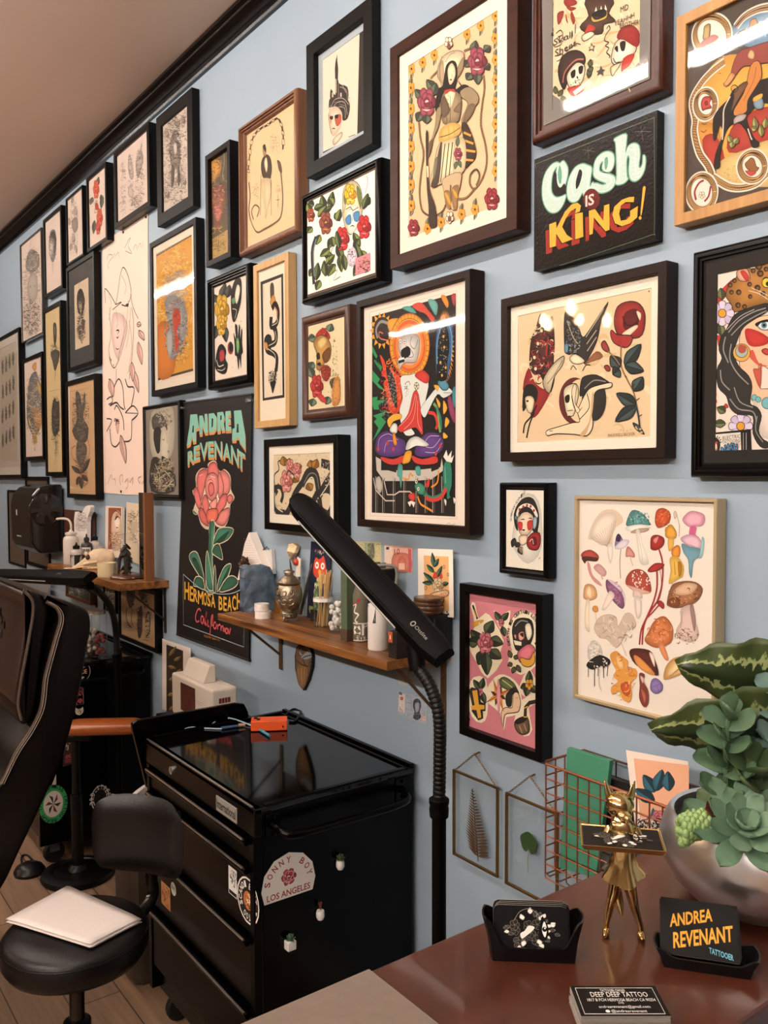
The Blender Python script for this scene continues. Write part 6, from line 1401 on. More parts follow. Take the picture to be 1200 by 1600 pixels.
picture('pencil', CA, PK, '''h #9d8f88/#7d716c/#c2aea4 90 2.5 4 545,680 610,900 .4 1.3
r #cbb3aa #a7948c #e2cfc4 590,760 50 2
r #cdb8ae #a7948c #e2cfc4 575,970 45 2
f #8f8078 560,830 600,800 610,880 580,920
v #a5978c - 22 1.5 560,660 575,610 575,650 560,690 545,860 540,800 590,1010 600,1080 560,1000 552,1060
h #8a7c74 40 2 9 550,900 610,1100 .4''')
picture('redflower', CA, PK, '''v #5c6253 #3e463a 34 1.5 755,560 772,480 725,640 705,700 790,620 802,690 800,640 790,730 740,820 730,930
r #d9573f #b8402e #e88a70 752,580 75 1.5
r #d9573f #b8402e #e88a70 780,800 75 1.5
r #d05038 #b03a2a #e88a70 768,880 55 1.5
e #7d8a6a 8 730,700 760,670 740,760 790,740
f #b0402e 745,690 765,690 770,730 750,740''')
picture('sketches', CA, '#dfc9bc', '''h #9a8c84/#7c7069 26 2.5 1 935,360 985,520 .5
e #6d625c 9 950,370 965,440 985,430
e #6d625c 8 940,430 960,450 945,510
f #bfaaa0 1000,400 1012,300 1035,380 1045,480 1020,500
h #7c7069/#5f5550 40 2 3 1000,310 1045,500 .5
f #b5a298 1060,400 1075,310 1105,270 1118,360 1080,490
h #6d625c/#4f4742 60 2.5 4 1060,260 1120,490 .4
e #6d625c 6 1095,280 1110,220 1100,250 1118,240
h #857972/#5f5550 50 2.5 6 935,540 985,790 .4
h #857972 40 2.5 7 1000,500 1060,740 .4
f #c7b3a8 1000,610 1020,540 1045,620 1030,650
h #6d625c/#91847c 60 2.5 8 1060,430 1130,700 .4
h #6d625c 26 2.5 9 1035,640 1110,740 .5''')
picture('greymat', CA, '#d8c0a2', '''f #2e2723 600,1440 612,1370 640,1360 662,1440 655,1520 640,1560 610,1540
f #b8a088 612,1470 630,1450 642,1500 630,1560
e #8a6a48 7 625,1390 618,1330 628,1310
h #3a322d/#6b5d52/#201a17 80 3 3 600,1390 665,1590 .35
h #3a322d/#4e3a3a/#201a17 120 4 5 600,1560 668,1760 .4
f #5a4648 640,1600 660,1600 660,1660 645,1680
e #4a3f38 9 625,1700 640,1780 648,1760''')
picture('twin', CB, '#d9bd8c', '''l #7d6848 2.5 382,660 470,640
f #3c3732 415,140 430,120 442,150 442,240 432,300 420,270
f #6e6252 424,150 434,145 436,215 426,220
h #3c3732/#5c5247 70 3 1 396,280 466,450 .4
f #4f483f 396,360 430,330 466,350 458,420 430,500 410,420
e #3c3732 9 430,480 432,520 428,580
f #38332f 405,800 420,720 432,710 445,740 462,730 466,830 462,960 430,1010 408,960
h #2a2623/#5d554c/#7c7060 110 3.5 4 398,700 468,1060 .35
e #38332f 10 432,1030 440,1080 430,1180
h #5d554c 20 3 6 420,1040 460,1160 .4''')
def rows(A):
    for i in range(4):
        for j in range(4):
            x, y = 20+i*28+(j % 2)*2, 470-i*22+j*190
            A.fill('#6d645b', [(x-7, y), (x, y-58), (x+7, y-10), (x+4, y+56), (x-5, y+40)]); A.scrib(['#4d463f', '#2d2722', '#8a8177'], 26, 4, (x-10, y-62), (x+10, y+62), i*5+j, .5, 1.2)
picture('grid', CB, '#b9ad9e', 'p #b0a08f 5,395 135,345 133,1205 5,1195', rows)
picture('goldgrey', CB, PK, '''f #d99a56 250,470 262,440 282,430 285,480 270,500
f #6e7074 230,560 280,500 300,560 330,640 340,800 310,950 265,1010 215,900 210,760
f #c48f50 250,820 290,780 325,840 320,930 280,940
f #d2b06a 220,860 240,900 232,930
h #4a4c50/#7d7f84/#c79a58/#e0c9a8 190 4 2 208,520 338,1010 .35
f #c9a05a 290,570 320,620 325,690 300,660
f #d0a04a 255,1000 280,980 290,1050 268,1060
h #c79a58/#55575c 40 3 3 250,1000 292,1080 .5
e #6b7078 8 270,1060 275,1120 265,1100''')
picture('horned', CB, '#d2a97e', '''p #e6cfc0 530,600 545,640 545,1450 530,1470
l #5a4a3c 2 545,660 705,630 705,1440 548,1445 545,660
f #5a5148 590,670 625,680 640,780 660,660 668,760 650,860 690,940 680,1040 640,1060 590,1030 565,960 600,880
h #4a4239/#6e6458/#2e2823/#8a7c6c 170 4 3 565,680 695,1060 .35
s #b5654a 12 590,1080 560,1110 570,1180 610,1220 640,1240
s #b5654a 12 685,1040 700,1100 690,1180 650,1230
f #665b50 600,1060 640,1040 680,1100 660,1200 635,1260 600,1180
h #4a4239/#847666 90 4 4 590,1060 680,1260 .4
r #b5523a #8a3a2a #d98a6a 632,1285 28 2
v #57544a #3c3a32 36 2 630,1300 560,1240 640,1300 705,1180 640,1310 690,1360 625,1320 600,1390 635,1330 640,1420
h #4a4239/#8a4a38 30 3 5 590,1250 690,1400 .4''')
picture('goddess', CC, '#cdbcae', '''h #8a7c72/#5f544d/#b5a497/#433a35 260 4 1 158,230 332,950 .22 1.3
r #b5a497 #7a6d64 #d8c8ba 185,420 48 2
r #b5a497 #7a6d64 #d8c8ba 305,320 44 2
r #bcaa9d #7a6d64 #d8c8ba 185,850 60 2
r #bcaa9d #7a6d64 #d8c8ba 310,760 50 2
f #8d8076 215,470 240,400 262,440 285,560 270,700 220,640
h #4a413b/#2f2925 110 4 6 205,380 290,640 .3
f #cdbcae 238,490 258,480 262,540 246,560
f #d2c2b4 242,680 262,665 272,720 262,770 246,745
f #5a4f48 225,640 245,660 240,760 222,800
f #5a4f48 270,640 285,700 280,780 268,770
h #4a413b/#7a6d64 60 3 7 200,600 310,800 .3
s #4a413b 3 246,700 256,696
h #4a413b 40 3 9 165,230 330,400 .3''')
picture('devil', CC, '#55493a', '''p #b8965e 485,1190 628,1100 628,1320 485,1340
F #c58a35 2 #8a5a20 492,650 520,570 560,565 582,640 570,700 520,760 495,780
h #6b5c48/#3b3128/#857256 90 5 1 500,520 628,1000 .35
s #8a8474 12 598,550 602,620 590,700 600,740
s #8a8474 10 535,650 525,720 535,760
f #7a4f3a 505,830 530,790 600,780 612,850 600,960 580,1040 545,1050 515,950
O #d8c0a0 12 3 #2a1a12 537,860 592,820
o #241510 6 537,862 592,824
f #b56a5c 540,940 575,920 585,980 560,1040 540,1010
h #d98a78/#8a4038/#4a241e 60 4 3 520,780 605,1040 .35
f #8c2f2a 548,1060 565,1050 572,1090 562,1130 552,1100
e #5a2a20 7 562,1100 562,1200 560,1280
h #cba86c/#6b5c38/#8a7040 60 4 5 490,1060 620,1300 .35
s #7a6238 5 590,1200 600,1190 602,1210 590,1215''')
def chain(A):
    P = spline([(780,690),(778,640),(788,560),(795,490),(815,430),(842,392),(880,365),(912,352),(945,325),(985,300),(1010,330),(1025,390),(1030,450),(1026,525)], False, 2)
    for i in range(len(P)-1):
        a, b = P[i], P[i+1]
        if i % 2: A.stroke('#3a2d22', 16, [a, b], False)
        else: A.stroke('#3a2d22', 5, [(a[0]-9, a[1]-3), (b[0]-9, b[1]-3), (b[0]+9, b[1]+3), (a[0]+9, a[1]+3)], False, True)
picture('crutches', CC, '#e6c396', '''p #b0a296 725,410 760,395 760,1190 735,1220
f #4a3a2e 868,620 885,575 915,560 940,600 945,690 925,745 890,740 870,690
f #e8cfa8 890,620 905,580 915,640 905,690
f #b08a64 878,520 890,490 902,510 905,560 885,570
f #3a2d22 878,505 895,485 905,520 900,545
f #dcc096 870,740 940,740 942,830 920,940 900,1030 895,960 878,850
s #5f4c3a 3 890,750 895,860 905,960 900,1025
s #5f4c3a 3 935,750 938,850 925,920
s #5f4c3a 6 868,700 862,1000
s #5f4c3a 6 938,680 942,1000
e #3a2d22 8 870,720 900,710 940,730
h #7d684e 26 1.5 3 935,410 1000,560 .5
h #7d684e 20 1.5 4 800,770 850,880 .5
h #7d684e 10 1.5 5 970,780 1010,840 .5
l #5f4c3a 4 990,850 990,940
l #5f4c3a 4 978,890 1002,885
s #6b5844 14 780,760 790,860 780,960 800,1050 840,1120 890,1100 960,1060 1010,1010 1025,900 1018,760 1005,650
s #e6c396 4 785,960 803,1050 840,1112 890,1090 960,1050 1005,1005 1018,900
s #6b5844 12 840,1010 855,950 825,925 800,970 815,1030
f #5f4c3a 985,600 1010,620 1020,690 1000,680 990,640''', chain)
picture('gold', CC, '#e3cdb6', '''p #4a3c2a 102,1290 380,1132 392,2117 116,2192
p #cf9338 108,1300 375,1142 387,2100 121,2174
h #dca850/#b97c2c/#e0b968/#c47f34 240 9 1 112,1220 380,2110 .2 1.4
f #c9762e 114,1800 240,1800 240,2125 122,2160''', lambda A: (setattr(A, 'crop', CD_), A.run('''h #8d8f92/#6d6f73/#b5b3ae 130 4 2 150,90 285,330 .3
f #93918e 150,290 200,240 270,290 290,380 280,500 230,600 190,650 165,560 180,440
h #6f6e6d/#a8a5a0/#55504c 140 5 3 150,280 290,650 .3
f #b5452f 200,360 235,330 250,400 225,470 240,540 220,600 210,480
h #c95a40/#8a3226 40 4 4 185,270 250,600 .4
f #a8a5a0 165,480 195,470 200,560 185,640 165,580''')))
picture('yellowrose', CD_, '#ead8c6', '''v #4c4f4a #232523 48 3 500,270 530,170 480,290 455,240 520,430 535,540 480,430 460,520 540,260 556,180
r #d8a73a #a87a22 #f0d070 508,335 100 3
r #d8a73a #b08428 #f0d070 505,430 70 3
f #1d1a18 565,240 590,150 625,140 632,200 625,300 590,410 570,380
f #e9dcc8 590,250 605,180 622,200 615,260 600,300
f #5f8f6a 570,270 590,260 592,290 575,300
s #e9dcc8 4 575,330 600,340 590,390
f #191614 590,430 605,440 608,520 615,430 622,450 622,520 630,460 636,470 634,540 640,600 630,620 628,700 618,640 612,710 602,630 590,620 588,560 582,480 596,520
f #6fae6a 600,520 612,515 618,570 608,610 600,570
o #d8a73a 8 610,540
O #14110f 38 3 #14110f 562,575
o #8f2a28 36 562,577
o #191514 30 566,570
f #1b1816 470,640 485,570 510,550 535,590 530,640 545,680 530,735 490,730 468,700
f #b03a44 495,600 520,590 525,640 500,660
s #e9dcc8 6 475,650 490,690 520,680
s #e9dcc8 4 480,710 510,715 530,700
h #1b1816 16 2 5 460,150 640,720 .06''')
def knife_snake(A): pass
picture('snake', CD_, '#ecdcc4', '''p #262321 748,162 890,108 898,885 762,905
p #e6d3ba 762,178 878,132 886,868 772,888
f #4a4038 808,190 820,165 832,185 834,260 826,300 812,280
f #c78a48 806,290 830,240 846,290 830,330
s #191614 40 820,330 840,300 858,350 850,420 815,440 815,380
s #c78a48 12 835,320 852,350 848,400
s #191614 42 830,440 845,480 840,540 800,550 785,520
s #191614 40 785,540 790,590 830,610 850,640 845,720
f #191614 772,520 790,490 815,500 820,560 800,600 775,580
f #c78a48 772,540 790,545 795,590 775,575
s #ddd0b8 5 835,350 855,410 820,435
s #ddd0b8 5 840,470 845,530 800,560
s #ddd0b8 5 795,580 840,620 838,700
s #191614 22 848,700 838,760 828,800
h #191614/#6b5c4c 40 4 3 800,720 850,800 .4
f #191614 810,790 845,780 835,830 825,860 815,820
l #6b5c4c 2 768,185 770,270
l #6b5c4c 2 872,800 876,860''')
picture('profile', CD_, '#8b8175', '''f #c9bda8 60,1000 110,960 200,950 205,1200 150,1290 100,1300 60,1200
f #56504a 70,1010 120,980 160,1040 165,1090 140,1075 100,1080 75,1080
f #2f2a26 85,1080 120,1070 130,1130 120,1220 100,1230 80,1150
f #d9cdb8 130,1080 158,1075 165,1150 180,1175 170,1230 172,1280 130,1290 120,1230
e #241f1c 5 130,1140 145,1150 150,1130
e #241f1c 4 165,1215 178,1222 166,1228
f #1f1a17 130,1250 175,1285 160,1330 140,1330
f #3c3630 65,1280 110,1260 140,1320 205,1330 210,1470 65,1470
h #c9b99a/#5d5348/#2a2521/#a8977c 130 6 4 65,1270 210,1470 .3
s #c9b99a 7 90,1300 120,1380 110,1460
s #c9b99a 7 150,1340 190,1400 150,1460
h #6b6258/#b8aa94 40 5 6 60,960 205,1060 .3''')
picture('church', CE, '#2a2522', '''p #ead3bd 132,300 330,165 318,690 122,780
f #2a2623 208,480 205,350 214,290 222,350 224,420 268,440 272,500 240,520 185,510 185,450
l #2a2623 5 216,280 216,330
p #b8a594 206,400 214,400 214,470 206,470
s #b8a594 3 230,440 262,455 268,495
p #cdb8a4 190,470 198,465 198,495 190,500
p #cdb8a4 232,470 240,470 240,500 232,500
f #2f2926 175,540 180,500 220,490 265,500 282,540 270,600 245,610 240,570 215,540 185,545
s #cdb8a4 3 185,545 205,505 245,498 275,530
s #cdb8a4 3 190,560 215,520 255,520 268,580
s #cdb8a4 3 225,540 255,550 258,600
l #b8a594 3 222,422 224,500
l #b8a594 3 240,425 262,470
h #8d7f74/#14110f 30 2 2 175,490 282,600 .4
f #e2c4aa 172,580 190,550 225,545 240,590 236,640 205,690 185,670
f #b8523f 205,590 235,580 236,620 215,640
f #c98a70 178,580 190,600 184,630
f #14110f 180,592 196,588 194,606 182,604
f #14110f 205,586 222,580 222,598 208,600
e #14110f 6 190,655 200,650 208,655
F #e2c4aa 2 k 212,690 240,670 242,690 205,735 195,715
s #14110f 3 172,580 180,640 190,680
l #2a2623 3 275,695 308,682''')
picture('sphinx', CE, '#efe6d6', '''v #5c6b3c #2b2f20 40 3 150,1060 140,990 100,1040 70,1030 100,1060 150,1040 180,1060 195,970 130,1080 190,1050 200,1200 170,1260 150,1290 200,1300 110,1420 120,1330 160,1400 150,1320 170,1370 210,1340 215,1240 250,1330
v #77843f #343a20 36 3 80,1080 66,1030 90,1150 64,1180 120,1100 165,1040 175,1000 200,1040 205,1080 232,1120 130,1190 110,1240 190,1200 200,1250 180,1260 130,1300 160,1340 205,1290 100,1360 75,1400 130,1420 110,1470 230,1290 240,1380 205,1340 170,1400 340,1270 370,1320 330,1330 300,1400 300,1180 335,1250 360,1040 384,1000 215,1120 235,1060
e k 5 165,1290 140,1360 100,1450
e k 5 205,1230 180,1300 150,1420
r #8a4a38 #5c2a22 #c98a4a 160,1130 60 3
r #9a4a30 #5c2a22 #d9a04a 85,1090 36 3
s #2a2826 26 110,1200 90,1280 100,1440
s #6d7a8a 8 112,1210 98,1280 102,1400
F #d9c9a0 3 k 245,1060 250,960 290,915 330,940 345,1010 340,1100 300,1180 270,1180 250,1120
f #5c6b3c 250,1000 270,940 262,1040
f #5c6b3c 318,940 340,980 338,1060 320,1000
f #e9e0cc 268,1060 320,1040 330,1120 295,1185 272,1160
f #4a7fa8 258,1110 285,1085 290,1130 270,1140
f #4a7fa8 300,1080 330,1070 328,1120 305,1120
s #6d5f3c 4 255,980 262,1030 250,1080
s #6d5f3c 4 330,960 340,1010 335,1060
s k 4 262,1062 285,1050 298,1066 325,1050
l k 3 298,1066 294,1120
e k 6 283,1150 295,1143 307,1150
e k 5 275,1065 290,1060
r #e3b62e #c08a20 #f6e08a 285,985 55 3
r #c02f2f #8a1f22 #e88a80 245,1210 62 3
r #c02f2f #8a1f22 #e88a80 355,1150 62 3
v #5c6b3c #2b2f20 34 3 350,1060 375,980 230,1260 215,1170 330,1210 300,1260 310,1230 340,1330 250,1290 260,1370
f #cfc0c8 270,1290 300,1250 320,1300 300,1350 275,1340
h #4a3a4a 20 3 3 270,1260 315,1350 .4
p #c98088 312,1310 386,1280 386,1370 312,1395
h #3a1f18/#8a5a3a 40 4 4 322,1305 384,1380 .3
s #6b6258 3 190,1380 220,1370 200,1420 235,1400
s #6b6258 3 365,890 375,920 360,980''')
def flowers_border(A):
    for q in [(52,430),(122,390),(195,345),(400,215),(485,160),(578,100),(575,240),(578,375),(580,500),(580,640),(580,775),(580,920),(580,1070),(50,550),(50,680),(50,800),(50,915),(50,1040),(50,1155),(52,1285),(155,1430),(240,1390),(368,1340),(452,1310)]:
        A.leaf('#7d7a60', '#4f4f40', (q[0]-8, q[1]-20), (q[0]+6, q[1]-70), 24, '#3a3428', 1.5); A.leaf('#8d8a6c', '#4f4f40', (q[0]+10, q[1]+20), (q[0]-6, q[1]+66), 20, '#3a3428', 1.5)
        for j in range(5):
            an = j*1.2566+.5; p_ = (q[0]+21*A.sx*math.cos(an), q[1]+21*math.sin(an)); A.circ('#5a3a1a', p_, 18, 10); A.circ('#dd9438', p_, 16, 10)
        A.circ('#4a2a1a', q, 9, 10)
    def rope(P, w):
        P = spline(P, False, 7)
        A.stroke('#54422e', w, P); A.stroke('#9a7a4e', w*.6, P)
        for i in range(0, len(P)-1): A.stroke('#4a3826', w*.25, [(P[i][0]-w*.4, P[i][1]), (P[i+1][0]+w*.4, P[i+1][1])])
    rope([(175,490),(230,430)], 14); rope([(385,320),(430,300)], 14); rope([(505,470),(510,560),(495,660),(488,780),(515,900),(525,1010),(500,1110),(450,1180),(420,1150),(425,1090),(460,1060),(480,1100),(460,1160)], 13)
    rope([(100,750),(110,860),(130,960),(115,1080),(105,1200),(120,1310),(165,1350)], 13); rope([(210,1350),(250,1320),(270,1280)], 12); rope([(450,1180),(400,1235),(350,1245)], 13)
picture('cowgirl', (630, 0, 4), '#d9b48c', '''p #d9b48c 28,395 610,10 610,1290 32,1500
h #8a7c62 30 2 3 30,330 600,420 .1''', lambda A: (flowers_border(A), A.run('''v #57604a #39392f 60 3 200,560 150,500 130,620 80,560 120,700 90,760 150,720 150,775 190,600 210,520
r #8f4550 #6d2a34 #e6b8a8 152,640 92 3
v #57604a #39392f 55 3 440,330 460,255 510,320 550,290 420,380 390,420 430,460 400,500 470,450 470,530 510,430 545,400
r #8f4550 #6d2a34 #e6b8a8 468,385 92 3
r #8f3038 #6d1f28 #e6c0b0 560,1245 72 3
r #8f3038 #6d1f28 #e6c0b0 70,1425 55 3
F #d8c4a0 3 k 240,520 220,480 225,410 260,350 320,320 375,325 388,370 375,440 330,500 280,545 250,550
f #a58f6c 240,520 222,480 228,410 255,380 262,450 270,520
f #8a7556 385,360 380,430 345,490 340,440 365,380
f #241c18 262,480 275,410 310,380 340,400 345,480 330,560 380,530 420,545 400,590 360,590 300,560 250,600 215,700 205,660 225,560 250,540
F #e6cca4 2 k 285,430 308,395 328,420 333,470 315,520 295,530 285,480
e #2a1a14 5 290,465 300,460
e #2a1a14 5 315,450 326,448
f #a03a30 296,500 306,494 312,500 304,508
e #2a1a14 4 308,455 312,480 306,484
F #8d7a5c 3 k 240,640 260,580 300,560 360,590 370,640 365,700 350,760 300,780 255,770 245,700
f #e6cca4 270,590 320,560 330,590 300,680 275,620
s #3a2d24 4 300,600 300,770
s #3a2d24 4 262,700 280,750 275,775
s #5f4e3a 6 380,560 430,575 465,620
s #e6cca4 4 425,690 445,660
s #3a2d24 4 250,350 235,420 238,510
s #8a7556 5 330,330 300,345 270,390
e #2a1a14 8 255,540 235,610 222,690
e #2a1a14 8 345,500 375,545 410,560
f #5f4e3a 240,660 262,600 300,690 262,740 244,710
f #6f5c44 320,690 365,640 366,700 340,706
f #a03a30 262,570 290,560 325,560 330,580 300,572 275,590
o #c98a3a 5 290,600 285,625 292,650
F #8d7a5c 3 k 365,570 420,545 470,590 475,640 450,670 410,730 385,780 370,750 410,650 370,610
f #6f5c44 415,660 455,655 440,710 395,770 380,755
F #8d7a5c 3 k 215,690 242,670 238,740 220,810 190,880 175,960 150,990 155,940 180,880 205,790
f #5f4e3a 165,900 190,870 185,920 160,980
f #3a2d24 370,780 400,770 430,830 460,930 455,990 420,1030 390,1050 385,900
s #dd9438 12 385,830 430,850
s #dd9438 12 390,880 445,900
s #dd9438 12 395,940 458,950
s #dd9438 12 395,1000 445,1005
F #dcc49a 3 k 235,890 340,860 395,880 392,1040 360,1090 180,1170 195,1050
f #4a3c30 180,1170 200,1080 240,890 250,900 230,1140
l #3a2d24 9 268,900 240,1140
l #3a2d24 9 292,895 268,1130
l #3a2d24 9 315,890 292,1115
f #6d6a52 205,1000 222,990 208,1090 192,1120
f #c9b48c 330,870 392,880 392,1050 320,1100
r #8f4550 #6d2a34 #d9a090 350,965 42 2
v #57604a - 26 2 345,920 350,850 350,1000 370,1050 340,1010 330,1060
f #c9a25c 228,880 240,810 300,770 360,780 365,830 330,860 250,890
s #dd9438 9 245,815 250,885
s #dd9438 9 290,785 295,870
s #dd9438 9 320,775 330,850
s #3a2d24 5 235,860 300,840 362,800
F #3a2d24 2 k 148,835 160,835 160,1000 170,1180 205,1290 215,1410 170,1415 165,1290 155,1180 150,1000
p #d9c4a0 152,1040 164,1040 168,1110 156,1110
F #b8a07a 3 k 255,1120 365,1080 358,1180 335,1240 330,1310 305,1300 315,1200 300,1160 300,1300 275,1290 262,1200
f #8a6a44 260,1200 300,1200 305,1300 278,1290
f #8a6a44 310,1180 355,1160 345,1240 340,1310 318,1300
f #dd9438 265,1210 285,1215 310,1290 290,1270
f #dd9438 312,1180 335,1200 350,1240 330,1230
fl #ecd0b0 #8a5a50 40 290,270 297,1360
o #6b4440 18 292,290 297,1370''')))
def cosmic(A):
    A.run('''l #8a6a58 2 32,160 605,15 605,1520 35,1498 32,160
p #1c1614 48,188 600,35 596,1505 46,1478
f #4f9a94 245,130 300,120 340,165 300,160
f #c0432f 310,115 370,95 420,150 460,200 440,220 400,170 350,150
f #5f9f98 415,80 450,75 480,110 470,180 440,140
f #d9822e 500,55 530,50 552,100 540,130
f #a83a3a 570,45 598,40 590,120 575,90
f #8a3a5a 560,700 590,800 592,890 560,830 545,740
f #3f7f8c 575,680 595,650 596,780 580,760''')
    for i in range(14):
        a = i/14*6.283; A.fill('#dd9a34', [(112+55*math.cos(a+.2), 280+90*math.sin(a+.2)), (112+80*math.cos(a), 280+125*math.sin(a)), (112+55*math.cos(a-.2), 280+90*math.sin(a-.2))], False)
    A.run('''f #2a2220 70,250 110,190 160,220 150,300 90,330
s #8a8a84 20 85,330 75,270 110,220 170,245
s #c9705a 8 120,300 95,290 100,330 150,345
f #dd9a34 150,220 190,200 230,210 200,290 160,280
p #2f8a52 50,380 85,450 70,470 115,520 105,550 60,480 75,465 48,420
p #2f8a52 50,540 100,600 85,625 140,680 95,660 50,610
p #2f8a52 50,720 85,715 80,740 140,735 90,770 95,800 60,800 50,770
p #2f8a52 55,840 140,810 110,850 140,880 95,950 50,1010 90,920 60,880 80,860
h #8a9a94 26 2 3 100,690 180,880 .3''')
    A.circ('#d27a2a', (295, 378), 212, 40); A.ring('#7a3a16', 4, (295, 378), 212, 40); A.circ('#dd9a34', (295, 378), 200, 40); A.ring('#6b3414', 4, (295, 378), 178, 40); A.circ('#cf5a2a', (295, 380), 170, 36); A.circ('#d9803a', (295, 382), 148, 36); A.circ('#e0a080', (295, 385), 125, 34)
    for i in range(34):
        a = i/34*6.283; A.stroke('#6b3414', 3, [(295+178*A.sx*math.cos(a), 378+178*math.sin(a)), (295+212*A.sx*math.cos(a), 378+212*math.sin(a))], False)
    A.run('''F #cfc8c0 3 k 225,345 270,310 345,310 362,360 350,450 330,490 260,495 225,540 215,480 235,440 222,400
f #191412 240,410 290,385 300,440 250,465
O #e8e2d8 16 3 k 235,350 262,352
o k 6 235,350 262,352
s k 4 270,380 300,400 320,450 275,455
s k 4 310,320 300,370 330,400 350,340
p #e8e2d8 222,465 260,455 260,480 222,490
p k 222,478 262,468 262,486 222,498
f #cb3f2a 100,440 130,480 145,540 175,520 200,560 235,590 245,700 235,800 190,830 160,800 150,720 125,640 140,600 110,560 120,530
h #e06a3a/#a82a20/#d98a3a 60 6 4 110,460 245,820 .3
f #2a2422 140,515 180,560 205,640 215,760 205,790 175,720 155,620
h #a8a49c 40 3 5 145,540 212,780 .3
F #dcdcd4 3 k 235,590 300,570 370,560 420,620 405,720 380,830 350,860 330,790 300,900 330,960 270,970 240,900 230,800 250,720
f #c43a32 330,570 380,540 425,580 410,630 350,600
F #c43a32 3 k 320,690 355,700 385,960 340,920 290,930 240,950 215,920 250,880 290,820
s #e8a59a 4 335,700 300,830 230,910
s #e8a59a 4 342,710 320,860 260,930
s #e8a59a 4 350,740 350,880 375,940
o #2a2422 26 342,645
fl #d9c9a0 #3f7f8c 26 342,645
s k 4 265,630 290,615 300,640
h k 12 3 3 262,630 290,720 .4
F #d5dad4 3 k 380,840 370,790 420,720 470,660 520,640 560,660 578,690 520,725 480,700 430,790 400,850
s k 3 520,690 575,690
F #4f88a0 4 k 480,620 520,600 555,640 545,670 510,670
f #e0a23a 455,640 490,645 480,680''')
    for i in range(44):
        a = i/44*6.283; A.fill('#d98a3a', [(530+150*A.sx*.5*math.cos(a-.06), 385+200*math.sin(a-.06)), (530+196*A.sx*.5*math.cos(a), 385+244*math.sin(a)), (530+150*A.sx*.5*math.cos(a+.06), 385+200*math.sin(a+.06))], False)
    A.run('''f #3a5f8c 470,330 500,230 545,200 580,260 580,400 560,520 545,600 490,600 470,520
f #16130f 485,350 510,250 545,260 560,380 545,500 540,600 485,605 475,500
s #6fa0c0 7 478,500 480,350 510,230
s #6fa0c0 7 570,480 575,320 545,210
o #dd9a34 10 520,320 500,490 535,525 510,575 525,390
h #d9d2c0 30 3 6 480,260 545,600 .1
o #c98a5a 26 520,200
s #7a9a5a 20 455,760 480,800 490,900 500,950
s #c43a32 22 420,820 460,830 480,890 470,930
s #2f7a6a 16 470,780 500,850 505,930
f #e0a23a 470,720 500,760 490,790
f #e0a23a 520,740 545,790 520,830
f #e0a23a 535,850 560,880 530,920
f #e0a23a 520,950 550,980 520,990
F #e0a23a 3 k 150,870 190,830 240,830 240,860 190,880 165,920
F #dcdcd4 3 k 165,930 190,890 215,900 215,950 185,960
F #5a3a78 4 k 70,1040 90,970 150,940 220,980 270,1010 270,1080 210,1110 120,1110 75,1080
F #5a3a78 4 k 370,990 420,950 490,960 522,1010 510,1070 440,1110 350,1110 330,1070
s #d8c9e0 3 90,1060 100,990 160,960 220,1000
s #d8c9e0 3 130,1080 150,1010 210,1010
s #d8c9e0 3 400,1080 470,1080 510,1020
s #d8c9e0 3 390,1040 450,1050 500,990
s #d8c9e0 3 400,1010 430,975 490,975
o #b53a3a 14 150,1020 90,1060 190,1060 470,1090 500,1040
F #dcdcd4 3 k 270,1060 290,1000 340,975 390,1000 425,1030 400,1045 340,1040 290,1065
F #c43a32 4 k 110,1110 190,1125 260,1100 250,1150 180,1165 120,1140
F #c43a32 4 k 310,1100 380,1125 470,1105 480,1150 400,1165 330,1150
f #dd9a34 250,1150 270,1080 310,1075 300,1140 270,1155
F #dd8a2a 3 k 185,960 200,955 215,1020 205,1040 190,1020
p #c2b8ac 75,1110 110,1130 110,1200 330,1200 500,1180 510,1120 520,1200 440,1260 320,1270 130,1270 80,1200
p #1c1614 120,1175 210,1195 210,1215 120,1190
p #1c1614 250,1170 320,1170 320,1200 250,1200
p #1c1614 440,1180 490,1160 490,1190 440,1210
f #4f9a8c 225,1160 250,1170 250,1240 240,1320 230,1250 215,1230
f #4f9a8c 335,1180 365,1175 370,1230 345,1230''')
    for x in (75, 120, 190, 260, 340, 400, 450, 510): A.stroke('#a89c90', 7, [(x, 1240), (x, 1480)], False); A.stroke('#5d544c', 8, [(x+11, 1250), (x+11, 1480)], False)
    A.run('''l #cfc4b8 9 130,1270 150,1360 200,1360 230,1340 300,1340 330,1370
l #cfc4b8 8 60,1250 75,1330 140,1400 200,1400
f #b8aca0 75,1260 100,1240 120,1300 105,1350 80,1320
F #2f7a62 4 k 520,1170 555,1125 575,1190 575,1300 560,1360 590,1400 570,1380 545,1390 540,1330 520,1290
s #6fb09a 6 530,1180 535,1290
p #e8e0d4 520,1110 540,1065 550,1110 575,1070 570,1120 590,1100 575,1150 540,1140
f #e8e0d4 525,1390 540,1400 535,1435
f #e8e0d4 585,1380 600,1390 592,1420
s #2f7a62 30 540,1290 510,1360 440,1385 390,1350
s #c43a32 26 540,1320 500,1380 440,1395 400,1375
F #3f8a6a 4 k 330,1300 360,1280 400,1310 390,1360 350,1350
O #e8e0d4 14 3 k 355,1322 342,1275
o k 6 355,1322 342,1275
f #c43a32 290,1360 330,1350 330,1400 300,1390
s #dd8a2a 12 250,1250 290,1260 300,1220 320,1240
s #dd8a2a 14 350,1370 370,1420 400,1440 450,1470
s #dd8a2a 12 440,1310 480,1280 490,1200
f #c43a32 400,1300 430,1250 425,1310
p #e8e0d4 285,1410 300,1440 310,1415 325,1445 335,1410 310,1400
s #8a7a70 2 540,1555 560,1545 570,1560 600,1550''')
picture('cosmic', (570, 450, 4.2118), '#efdccb', '', cosmic)
